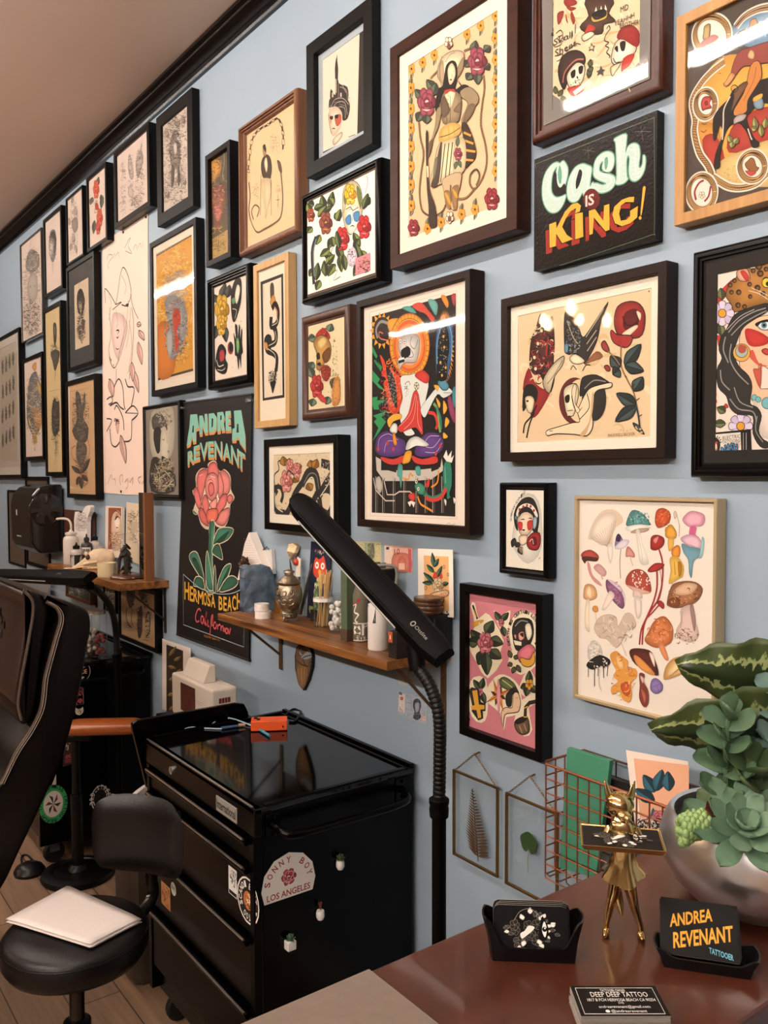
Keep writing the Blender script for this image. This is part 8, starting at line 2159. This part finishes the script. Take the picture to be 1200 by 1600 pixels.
def mushrooms(A):
    def gills(c, x0, y0, x1, y1, n, cx, cy, w=2):
        for i in range(n): t_ = i/(n-1); A.stroke(c, w, [(x0+(x1-x0)*t_, y0+(y1-y0)*t_), (cx, cy)], False)
    A.run('''f #dcc3aa 135,350 160,270 210,205 270,195 315,225 325,265 290,290 270,340 270,440 255,490 240,430 240,390 190,370 150,360
f #ecd9c6 150,345 175,260 230,215 290,230 240,390''')
    gills('#b08f76', 150, 350, 290, 250, 12, 245, 400, 2)
    A.run('''f #e9dccd 240,390 268,380 268,450 256,490 245,440
F #5a8f8c 2 #2f5f5e 345,260 375,200 430,215 470,265 472,280 420,275 350,285
h #8fc0b8/#2f5f5e/#3f7674 50 5 2 352,210 465,280 .3
f #efe6dc 340,290 420,275 475,290 470,300 400,320 350,310
f #b89a8a 365,320 400,300 465,295 455,315 400,325
f #e9e0d2 395,310 415,308 430,380 450,430 466,490 420,490 405,400
s #c9bcae 3 408,340 425,420 430,480
F #8f7aa0 2 #6d5a80 282,400 290,340 305,328 325,360 340,385 320,405
f #3f2a4a 285,360 296,328 315,345 305,370
f #ddd0d8 280,400 325,360 360,365 340,400 300,412
s #8a8078 5 314,410 308,480 312,570
F #c98a80 2 #a86a62 340,450 345,405 358,398 385,430 388,455 360,450
s #c9a898 5 365,455 375,490 380,500
F #b04a3c 2 #8a3328 98,450 110,425 150,415 188,440 190,465 140,460
f #4a2a24 100,455 140,450 190,460 180,478 130,475 118,490
f #c9908a 130,480 145,490 160,550 200,590 210,612 170,590 140,540
f #c99a98 165,510 195,490 235,530 225,560 195,545
s #c9a09a 9 205,545 215,575
F #dda878 2 #b8824c 110,660 118,610 145,600 175,620 184,670 150,690 115,680
f #f0d0a8 125,650 140,610 155,640 150,680
f #ecd9bc 125,690 145,690 140,780 145,860 120,840 118,760
F #8a5a78 2 #6a3f5a 232,600 240,575 280,590 320,640 335,700 320,735 270,690 240,640
f #d8c0cc 240,575 300,600 338,660 335,720 320,650
h #b08aa0/#6a3f5a 30 3 4 240,590 320,710 .3
f #ecd8c8 215,720 250,640 280,660 260,700 230,740 210,740
f #c98a48 158,740 165,720 185,720 192,745 175,755
s #d9c0a0 6 176,755 180,795
f #a84a38 340,600 345,560 375,525 420,520 460,550 480,620 470,650 420,640 370,625
f #d9a898 345,605 400,620 475,645 440,655 385,640''')
    rd = random.Random(3)
    for i in range(60):
        x, y = rd.uniform(350, 470), rd.uniform(528, 632)
        if ((x-412)/62)**2+((y-585)/56)**2 < 1 and y < 600+(x-345)*.32: A.circ('#efe0d4', (x, y), rd.uniform(2.5, 5.5), 7)
    A.run('''f #e0c0b4 385,630 420,640 432,670 420,680 380,670
f #e6d4c8 388,670 422,675 425,760 405,790 390,740
s #c9a898 3 395,690 400,780
F #a02f2c 2 #6d1f20 475,390 480,345 510,333 548,350 545,390 510,415 480,412
f #d98a80 490,360 520,340 505,380
s #9a3430 10 522,412 540,480 540,580 520,680 480,740 440,820 430,930
s #9a3430 10 510,530 510,620 490,700 460,770 425,850 415,930
F #a02f2c 2 #6d1f20 460,525 500,488 550,492 530,520 480,535
F #a02f2c 2 #6d1f20 510,700 530,690 550,710 545,735 525,720
s #9a3430 7 520,715 490,750 460,780
s #7a2424 3 520,500 535,600 500,720
F #c4552e 2 #8f3a1c 500,250 510,200 545,188 580,210 582,250 560,280 520,295 505,280
h #8f3a1c/#e08a50 30 3 6 508,200 578,285 .3
s #c98a58 7 560,290 555,315
s #b0a598 4 605,210 612,205 620,230 632,280 630,340
f #c9b8a8 600,215 610,202 622,225 615,240 605,245
F #dda040 2 #a8742a 556,340 565,290 590,278 612,310 615,345 590,355
f #e0aa50 570,355 598,350 600,400 575,420
F #d98a34 2 #a8642a 590,420 615,390 635,400 632,450 600,455
f #dcb050 580,460 620,450 655,500 650,560 630,570 575,600 585,530
s #a8742a 4 605,480 610,550
f #a8742a 625,480 645,490 645,540 630,560
F #e6a8b8 2 #c07f94 650,245 690,205 740,210 770,230 760,280 720,285 690,290 665,275
f #c9608a 690,290 725,290 720,330 740,350 690,370
F #e0b8c4 2 #c07f94 640,350 690,330 740,350 758,390 740,410 700,395 660,380
f #6f9aa8 645,380 690,395 750,410 745,450 710,480 700,565 685,540 680,470 655,430
f #9abfc4 755,345 768,360 760,440 740,460 750,400
F #a06a48 2 #6d4428 565,700 590,610 650,585 720,590 758,625 740,680 690,715 620,730 575,720
f #d9b090 600,640 660,595 730,605 700,650 640,660
f #7a4426 570,690 610,670 640,690 625,725 580,718
h #5a3420/#c99a70 30 4 8 575,600 750,720 .2
f #dcc0b4 640,735 705,715 720,800 738,860 725,900 680,915 625,890 615,850 640,800
f #9a7a74 690,720 708,716 722,800 715,860 700,800
h #6a3f2a/#8a5a3a 40 4 9 610,840 738,925 .25
s #a88a80 3 650,750 640,840
F #cf7a48 2 #a8582c 445,910 465,860 490,810 525,780 560,780 595,830 595,900 560,935 500,945
h #e0a078/#a8582c 40 4 10 455,790 590,930 .25
f #d98a5c 520,935 545,925 575,1010 550,1005
F #cfb8a4 2 #a88a74 170,845 190,790 240,765 290,780 300,830 340,760 380,770 395,830 350,850 330,890 290,945 240,900 200,890
h #a88a74/#e6d4c4 50 4 11 180,775 380,930 .25
s #d8c8b8 9 310,900 330,950 345,990
f #d9cfc2 135,990 140,930 165,905 195,920 215,970 200,1010 150,1020
h #b0a598/#efe8dc 40 5 12 135,910 210,1000 .3
f #221d1b 128,1045 145,1015 200,985 255,1010 250,1040 200,1050 160,1065
h #efe6d8/#221d1b 30 4 13 135,1000 250,1060 .3
l #221d1b 4 138,1050 138,1105
l #221d1b 5 172,1055 172,1155
l #221d1b 4 192,1050 190,1100
l #221d1b 5 220,1045 222,1110
l #221d1b 4 245,1040 240,1100
s #c9bfb4 5 200,1060 195,1140 210,1180
F #dd9a48 2 #b8742c 258,985 290,965 320,990 355,1020 350,1060 395,1060 402,1100 370,1140 375,1200 360,1240 325,1225 310,1180 270,1200 265,1160 300,1130 275,1100 290,1070 270,1030
f #f0c080 290,990 320,1010 330,1060 300,1050
f #c4552e 315,1150 350,1130 370,1180 350,1210 325,1190
h #e8b060/#c06a2c 40 5 14 265,980 395,1230 .25
F #5a2a20 2 #3a1a14 362,975 385,950 470,960 500,1010 520,1090 490,1090 430,1060 390,1030
f #d9904a 385,990 420,1000 500,1085 470,1090 410,1050
f #efd8c8 470,970 495,990 500,1050 480,1010
f #7a3a34 415,1085 445,1090 440,1130 465,1180 465,1250 440,1268 415,1220 418,1150
f #d8b8a8 420,1100 440,1110 435,1140
f #b8604a 425,1170 450,1200 445,1250
F #e0aa68 2 #b8844c 548,1110 560,1050 600,1005 660,990 735,990 745,1030 640,1090 570,1115
f #efcf98 570,1090 620,1020 720,1000 640,1080''')
    gills('#a8743c', 575, 1105, 730, 1030, 14, 640, 1050, 2)
    A.run('F #8a74a8 2 #6a5488 475,1160 485,1120 510,1112 540,1140 540,1175 510,1195 485,1185\ns #5a4478 2 510,1150 480,1165\ns #5a4478 2 510,1150 525,1190\ns #5a4478 2 510,1150 538,1140')
picture('mushroom', CK, '#efe2d3', '', mushrooms)
picture('tanfigures', (0, 740, 4.2857), '#cfa982', '''f #4f4540 850,760 880,750 905,790 890,880 870,900 850,840
h #3a322d/#6b5d52 60 5 1 845,750 905,900 .3
s #3a322d 10 850,900 845,960 860,1010 880,1030
s #3a322d 8 885,900 880,980 890,1020
f #4a403a 930,780 960,770 975,820 950,850
h #5a3a30/#3a322d 40 5 2 925,750 1005,860 .3
f #3f3a36 920,980 935,900 950,890 955,980 945,1090 925,1090
h #3a322d/#8a3a34/#6b5d52 60 5 3 915,890 960,1100 .3
s #3a322d 10 975,1000 990,930 1005,950 1000,1060 980,1090
h #3a322d 30 4 4 970,930 1008,1100 .4
h #7a3a34 16 4 5 960,850 1000,910 .4
s #6b5d52 4 960,1110 1000,1120''')
picture('smallbrown', (0, 740, 4.2857), '#2e322e', 'h #8f958c/#5d635c 40 4 2 460,760 560,830 .4')
picture('greyleaf', (0, 740, 4.2857), '#8a857c', 'h #d8d0c4/#2a2622/#55504a 60 5 2 700,740 770,870 .4')
picture('lowmirror', (0, 740, 4.2857), '#7d8c96', 'p #cdb8a4 90,500 160,560 160,620 90,600\nh #5a4f48 20 4 2 95,520 155,600 .4')
picture('lowsketch', (0, 740, 4.2857), '#ded4ca', 'h #6a7078/#9a8f86 40 3 3 200,545 295,600 .4')
# ---- long scroll with a horse, tacked to the wall
def scroll(A):
    A.run('''s #8a7068 4 835,1130 850,1090 880,1100 845,1160 850,1200
s #8a7068 3.5 880,1120 895,1080 900,1120
s #8a7068 3.5 905,1100 925,1070 930,1110
s #8a7068 4 975,1040 1000,980 1020,960 1000,1020 1030,1080 980,1060
s #8a7068 3.5 1040,1050 1060,1010 1070,1050
s #8a7068 3.5 1075,1040 1095,1000 1105,1040
s #8a7068 3.5 1115,990 1120,1030
s #2a2320 6 905,1480 925,1360 940,1250 960,1190 985,1215 1010,1290 1025,1390 1010,1460
s #2a2320 6 825,1470 820,1400 822,1355 860,1400 905,1480
s #5a4c46 3 950,1250 985,1330 975,1400
s #2a2320 7 950,1480 990,1490 1005,1450
f #2a2320 980,1480 1005,1470 1000,1500
s #2a2320 5 905,1480 950,1460 880,1520
s #2a2320 5 1020,1400 1040,1500 1080,1590
s #5a4c46 3 850,1400 870,1480 850,1600''')
    A.crop = CB; A.run('''s #2a2320 5 860,0 855,60 865,150 865,240 850,320 855,380 870,430
s #2a2320 6 855,380 860,420 880,465 900,470 925,420 950,360
f #e2c2b4 880,60 905,40 960,60 1000,150 960,330 925,410 890,340 870,200
s #5a4c46 3 905,20 920,120 910,160
e #2a2320 9 905,190 915,180 930,185 915,215
e #2a2320 8 910,230 918,240 930,225
s #2a2320 5 905,320 920,330 930,320
o #2a2320 7 868,410 888,452
s #5a4c46 3 1000,0 985,140 950,280 920,420
s #5a4c46 3 1020,0 1010,180 985,320
s #5a4c46 3 960,40 970,200 930,360
s #2a2320 5 1030,0 1045,130 1040,280 1030,400 1010,560
s #5a4c46 3 1010,100 1030,300 1000,520
s #2a2320 4 910,480 905,600
v #d8b0a4 #c59a8e 42 4 1085,180 1130,260 1080,270 1110,450 1040,480 1085,670 1030,430 1040,580 1070,130 1105,140
s #2a2320 7 850,560 880,600 880,700 850,620
s #2a2320 8 885,690 895,620 930,560 960,630 970,760 980,800
s #2a2320 8 980,560 1000,620 1050,635 1025,780
s #2a2320 7 835,720 870,700 880,740 850,760
s #2a2320 9 860,770 910,745 940,780 970,800
s #2a2320 8 895,800 915,770 960,860 970,960
s #2a2320 8 980,825 1040,770 1080,830 1030,885
l #2a2320 4 980,825 1080,830
s #2a2320 7 1030,890 1025,1030 970,1050
s #2a2320 7 835,870 875,885 835,970
s #2a2320 8 860,950 870,1060 905,1090 945,1040
s #2a2320 7 940,1000 980,1120 980,1220
f #d0a598 905,900 930,880 925,990 910,960
h #3a302c 12 4 3 895,870 935,920 .5
v #d8b0a4 #c59a8e 46 4 945,1000 985,1220 860,560 885,700
s #9a8078 3.5 845,1380 870,1310 880,1350
s #9a8078 3.5 890,1350 900,1340 905,1390
s #9a8078 3.5 945,1390 935,1330 960,1310 960,1370
s #9a8078 3.5 975,1370 1000,1340 1000,1400 985,1420
s #9a8078 3.5 1015,1370 1040,1330 1035,1390
s #9a8078 3.5 1095,1380 1080,1340 1105,1320
s #9a8078 3.5 1110,1380 1125,1360 1130,1390
o #2a2320 8 810,1445 950,1440''')
q = [onY(*c_, WY-.003) for c_ in ((164, 376), (231, 334), (232, 774), (200, 773), (161, 770), (160, 386))]
A = wall_art(WY-.003, CA, (196, 560)); bk = [p_+Vector((0, .0006, 0)) for p_ in q]; n = len(q)
A.mb.add(q+bk, [tuple(range(n)), tuple(reversed(range(n, 2*n)))]+[(i, (i+1) % n, n+(i+1) % n, n+i) for i in range(n)], col('#ecd2c0')); A.crop = CA; A.vs *= 1.5; scroll(A); A.vs /= 1.5; A.flat(WY-.003)
t = thing('paper_scroll', 'long white paper scroll with ink horse drawing tacked to the wall', 'poster', Vector(((q[0].x+q[1].x)/2, WY, q[2].z))); A.mb.build('sheet', m_ink, t)
for p_ in ((162.5, 383), (193, 363), (228.5, 339), (162, 768.5), (189.5, 768), (230, 770)):
    c_ = onY(*p_, WY-.004); MB().lathe([(0, -.004), (.006, -.004), (.006, 0), (0, 0)], c_, 10, 'y').build('tack', BLKP, t, smooth=True, angle=40)
t = None
# ---- hanging banner
def banner(A):
    A.run('''l #26201d 3 45,85 440,35
l #26201d 3 440,20 425,1570''')
    A.crop = (275, 615, 3.8095)
    T, U = '#7fb8a4', '#c98a4a'
    def L(P):
        for k_ in range(4): A.fill(U, [(x+3-k_*.6, y+16-k_*4) for x, y in P], False)
        A.fill(T, P, False)
    L([(85, 125), (125, 122), (138, 205), (120, 210), (118, 285), (100, 288), (98, 260), (92, 262), (84, 300), (64, 312), (70, 260), (80, 200)]); A.fill('#14110f', [(100, 190), (106, 190), (106, 230), (96, 232)], False)
    L([(138, 132), (158, 130), (172, 180), (170, 122), (186, 120), (190, 232), (172, 236), (156, 190), (156, 240), (140, 244)])
    L([(194, 120), (225, 116), (242, 140), (240, 205), (225, 228), (196, 232)]); A.fill('#14110f', [(212, 145), (222, 150), (220, 195), (212, 205)], False)
    L([(246, 112), (280, 108), (290, 140), (282, 165), (292, 218), (272, 222), (266, 180), (264, 225), (246, 228)]); A.fill('#14110f', [(264, 130), (272, 130), (272, 155), (264, 158)], False)
    L([(294, 106), (325, 102), (326, 130), (312, 132), (312, 150), (325, 150), (325, 172), (312, 174), (312, 196), (328, 196), (328, 220), (296, 222)])
    L([(345, 102), (388, 98), (400, 170), (412, 240), (414, 340), (396, 310), (378, 285), (374, 262), (360, 262), (356, 280), (334, 280), (336, 210), (350, 205)]); A.fill('#14110f', [(364, 180), (372, 180), (374, 232), (360, 232)], False)
    A.text(T, 80, (70, 425), (108, 404), 'R', True, extr=(U, 3, 16)); A.text(T, 88, (106, 400), (142, 388), 'E', True, extr=(U, 3, 16)); A.text(T, 96, (142, 386), (190, 380), 'V', True, extr=(U, 3, 16)); A.text(T, 96, (192, 378), (226, 376), 'E', True, extr=(U, 3, 16))
    A.text(T, 98, (230, 376), (276, 380), 'N', True, extr=(U, 3, 16)); A.text(T, 98, (280, 384), (326, 398), 'A', True, extr=(U, 3, 16)); A.text(T, 100, (328, 402), (374, 428), 'N', True, extr=(U, 3, 16)); A.text(T, 104, (366, 432), (412, 462), 'T', True, extr=(U, 3, 16))
    A.run('''f #ecd2b4 190,420 215,400 240,405 260,460 290,450 325,490 328,570 350,620 325,660 322,720 290,795 240,790 230,770 190,810 150,780 130,715 105,690 118,640 98,580 120,560 118,490 150,445 190,445
F #d4706a 4 k 195,430 215,410 240,415 258,470 250,500 190,480
F #d4706a 4 k 125,500 150,455 190,455 180,520 150,640 130,600
F #d4706a 4 k 105,580 125,560 150,640 150,690 125,670
F #d98078 4 k 262,470 290,460 320,500 322,570 300,610 280,600
F #d98078 4 k 250,500 262,470 285,540 280,600 255,620
F #e08c82 4 k 185,490 220,470 250,500 250,590 215,640 180,600 175,530
F #d4706a 4 k 192,560 205,530 225,540 228,590 205,610
F #e0948a 4 k 200,660 215,640 245,620 240,680 215,690
F #d4706a 4 k 155,640 175,600 200,660 185,730 160,680
F #d4706a 4 k 240,680 270,610 305,600 300,660 270,700 245,730
F #d4706a 4 k 305,620 325,600 342,625 318,655
F #d98078 4 k 270,700 318,680 318,730 285,785 240,770 250,740
F #c9635c 4 k 135,700 155,680 185,740 195,790 150,760
F #dd7058 4 k 185,760 185,700 215,685 250,690 248,740 220,775
s k 3 190,520 210,510 225,530
s #f0c0b4 5 205,490 235,500
s #f0c0b4 4 140,490 160,480
F #3f7a62 3 #ecd2b4 102,690 128,715 120,720 106,712
F #4f8468 5 #ecd2b4 198,785 232,770 218,990 232,1180 175,1165 200,980
f #2f5a46 198,790 212,785 208,1000 200,1160 190,1160
F #3f7a62 5 #ecd2b4 222,890 250,810 300,795 345,810 310,870 240,900
f #24402f 232,890 270,850 320,815 290,870 245,898
F #2f5a46 5 #ecd2b4 215,945 232,900 262,900 280,985 250,975
F #3f7a62 5 #ecd2b4 185,1150 178,1000 188,935 200,1000 215,1100 222,1170
F #2f5a46 5 #ecd2b4 222,1170 225,1080 232,1020 240,1080 238,1180
F #3f7a62 5 #ecd2b4 165,1120 130,1070 82,985 92,945 130,950 165,1070
f #24402f 95,985 125,985 160,1080 165,1115 140,1075
F #2f5a46 5 #ecd2b4 105,1140 120,1090 160,1100 170,1165 130,1150
F #3f7a62 5 #ecd2b4 248,1180 255,1110 290,1030 330,1015 315,1080 280,1130
f #24402f 258,1160 300,1060 322,1030 300,1100
F #2f5a46 5 #ecd2b4 260,1180 300,1100 345,1085 372,1120 340,1160
s #a9bcc2 4 45,1075 85,1110 150,1160 240,1190 330,1190 400,1160
l #a9bcc2 4 45,1075 45,1375 405,1508 410,1160''')
    Y = '#d9a23a'
    for i, (chh, x0, x1, y, h_) in enumerate([('H', 52, 80, 1222, 108), ('E', 84, 104, 1232, 92), ('R', 106, 130, 1236, 80), ('M', 132, 164, 1250, 82), ('O', 166, 186, 1258, 80), ('S', 188, 208, 1262, 76), ('A', 210, 236, 1268, 76), ('B', 256, 280, 1285, 84), ('E', 284, 304, 1290, 86), ('A', 308, 334, 1290, 88), ('C', 336, 360, 1285, 90), ('H', 364, 396, 1280, 96)]): A.text(Y, h_, (x0, y), (x1, y+5), chh, True)
    R_ = '#d0585a'
    for P in ([(150, 1295), (140, 1280), (125, 1300), (118, 1335), (125, 1358), (140, 1352)], [(165, 1330), (155, 1325), (150, 1352), (160, 1368), (168, 1335), (170, 1372)], [(175, 1378), (180, 1320), (185, 1300), (178, 1350), (184, 1382)], [(192, 1345), (192, 1380), (200, 1386)], [(204, 1440), (212, 1340), (222, 1318), (216, 1370), (205, 1380), (225, 1378)],
              [(240, 1365), (230, 1362), (226, 1390), (238, 1398), (244, 1372)], [(250, 1372), (250, 1405)], [(250, 1385), (262, 1374), (266, 1382)], [(270, 1380), (270, 1412)], [(270, 1392), (282, 1384), (284, 1418)], [(292, 1392), (292, 1420)], [(312, 1402), (300, 1398), (298, 1422), (308, 1426), (314, 1402), (318, 1430), (328, 1395)]): A.stroke(R_, 11, P)
    A.text('#b8783c', 14, (170, 1448), (265, 1475), 'ELEGANT BOX CO.')
yb_ = WY-.012; q = [onY(*c_, yb_) for c_ in ((285.5, 630), (340, 622), (393, 616.5), (391, 820), (388.4, 1032), (330, 1011), (275.5, 991), (283, 795))]
A = wall_art(yb_, (275, 615, 3.8095), (335, 820)); n = len(q); bk = [p_+Vector((0, .002, 0)) for p_ in q]
A.mb.add(q+bk, [tuple(range(n)), tuple(reversed(range(n, 2*n)))]+[(i, (i+1) % n, n+(i+1) % n, n+i) for i in range(n)], col('#14100f')); banner(A); A.flat(yb_)
t = thing('hanging_banner', 'black banner with turquoise lettering, pink peony and gold HERMOSA BEACH', 'banner', Vector((q[1].x, WY, q[5].z)))
A.mb.build('cloth', ink_mat('banner_vinyl', .45, .5), t)
for s_, (a_, b_) in ((1, (q[0], q[2])), (-1, (q[6], q[4]))): MB().tube([a_+Vector((0, .004, 0)), b_+Vector((0, .004, 0))], .0055, 10).build('hem_rod', mat('black_cloth', '#120f0e', .6), t, smooth=True)
for p_ in (q[0], q[2]): MB().lathe([(.006, -.014), (.008, -.014), (.008, .006), (.006, .006)], p_+Vector((.0 if p_ is q[0] else -.012, 0, -.02)), 12, 'y').build('grommet', STE, t, smooth=True, angle=40)
# ---- painted sign
def cash(A):
    DG, LG, SH = '#5d9378', '#b9cdc0', '#e4eae0'
    S = dict(C=[(300,520),(330,500),(365,560),(360,640),(335,720),(300,725),(270,680),(268,600),(275,545),(240,600),(225,690),(230,770),(265,810),(320,800),(350,790),(330,860),(290,920),(240,940),(190,910),(155,830),(150,720),(170,620),(220,540),(270,512)],
             a=[(530,535),(570,560),(560,640),(555,720),(580,680),(590,740),(555,790),(510,800),(490,770),(455,830),(410,850),(370,820),(360,740),(380,640),(430,555),(490,525)],
             s=[(585,600),(600,500),(650,440),(710,420),(755,445),(760,520),(735,580),(690,595),(660,560),(668,500),(640,530),(640,590),(720,610),(768,640),(765,700),(720,750),(650,770),(600,745),(575,700),(610,690),(660,705),(695,690),(640,665),(600,640)],
             h=[(765,310),(860,270),(865,330),(858,430),(880,380),(925,350),(970,370),(980,450),(970,540),(985,560),(1005,520),(1010,450),(1028,480),(1020,570),(985,640),(940,670),(900,650),(888,580),(895,480),(880,450),(866,500),(870,630),(880,650),(840,690),(775,695),(785,620),(780,420),(775,340)])
    for k_ in 'Cash':
        P = S[k_]; A.stroke(DG, 20, P, True, True, 3)
    for k_ in 'Cash': A.fill(LG, S[k_], True, 3)
    A.run('f #120906 455,600 470,570 490,600 470,690 440,740 435,680\nf #5d9378 290,560 300,540 315,600 310,680 295,690 282,620\nf #120906 250,620 270,600 275,680 300,730 340,690 345,760 310,795 265,795 240,740\nf #5d9378 680,490 700,465 710,500 700,560 685,570')
    for P in ([(215, 620), (200, 720), (225, 800), (300, 830)], [(310, 530), (345, 590), (335, 680)], [(420, 600), (400, 720), (420, 800)], [(530, 560), (540, 640), (530, 740)], [(615, 520), (620, 600), (740, 650), (700, 730)], [(790, 350), (805, 440), (805, 660)], [(930, 380), (945, 450), (950, 590), (990, 590)]): A.stroke(SH, 8, P)
    A.circ('#5a1c18', (570, 825), 90, 28)
    A.text('#e9c3b4', 95, (518, 888), (592, 866), 'IS', True)
    YK = '#dfa23a'; RD = '#8e2c20'
    K = [[(210,1040),(268,1018),(272,1075),(300,1020),(345,930),(400,870),(450,855),(480,880),(470,930),(430,945),(440,900),(390,930),(350,990),(320,1060),(360,1130),(412,1165),(320,1200),(270,1120),(265,1225),(214,1240)],
         [(430,950),(495,938),(500,1145),(432,1168)], [(548,925),(600,910),(670,1010),(678,880),(722,866),(724,1085),(690,1098),(590,980),(580,1120),(552,1130)],
         [(935,805),(930,850),(860,850),(820,880),(805,950),(820,1010),(870,1000),(900,970),(900,925),(965,885),(960,980),(900,1030),(830,1055),(770,1030),(748,960),(765,890),(830,830),(890,808)]]
    for P in K: A.fill(RD, [(x-32, y+55) for x, y in P], False)
    for P in K: A.fill('#120906', [(x-5, y+8) for x, y in P], False)
    for P in K: A.fill(YK, P, False)
    A.fill(YK, [(1010, 722), (1030, 720), (1028, 760), (1000, 945), (988, 948), (1002, 800)]); A.circ(YK, (985, 985), 15)
    A.run('l #5a6a54 5 95,560 90,530 110,520 1105,130\ns #4d5c48 6 1105,130 1108,700 1105,1100 1080,1130 700,1260 300,1390\nl #5a504a 4 540,380 550,480\nl #5a504a 4 495,405 600,420\nl #5a504a 4 510,440 585,385\nl #5a504a 4 990,200 1010,330\nl #5a504a 4 940,250 1080,250\nl #5a504a 4 960,290 1030,210')
def sign_mat():
    m = ink_mat('varnished_wood_sign', .3, .13, 0); nt = m.node_tree
    b_ = nt.nodes['Principled BSDF']; tc = nt.nodes.new('ShaderNodeTexCoord'); nz = nt.nodes.new('ShaderNodeTexNoise'); nz.inputs['Scale'].default_value = 170; nz.inputs['Detail'].default_value = 3
    bp = nt.nodes.new('ShaderNodeBump'); bp.inputs['Strength'].default_value = .35; bp.inputs['Distance'].default_value = .002
    nt.links.new(tc.outputs['Object'], nz.inputs['Vector']); nt.links.new(nz.outputs[0], bp.inputs['Height']); nt.links.new(bp.outputs[0], b_.inputs['Normal']); nt.links.new(bp.outputs[0], b_.inputs['Coat Normal']); return m
board('painted_sign', 'dark brown painted board reading Cash is KING in green and gold', 'sign', ((833, 252), (1026.8, 169.8), (1025, 372.8), (836, 424.6)), .022, (820, 160, 5.4545), '#120906', cash, '', sign_mat())
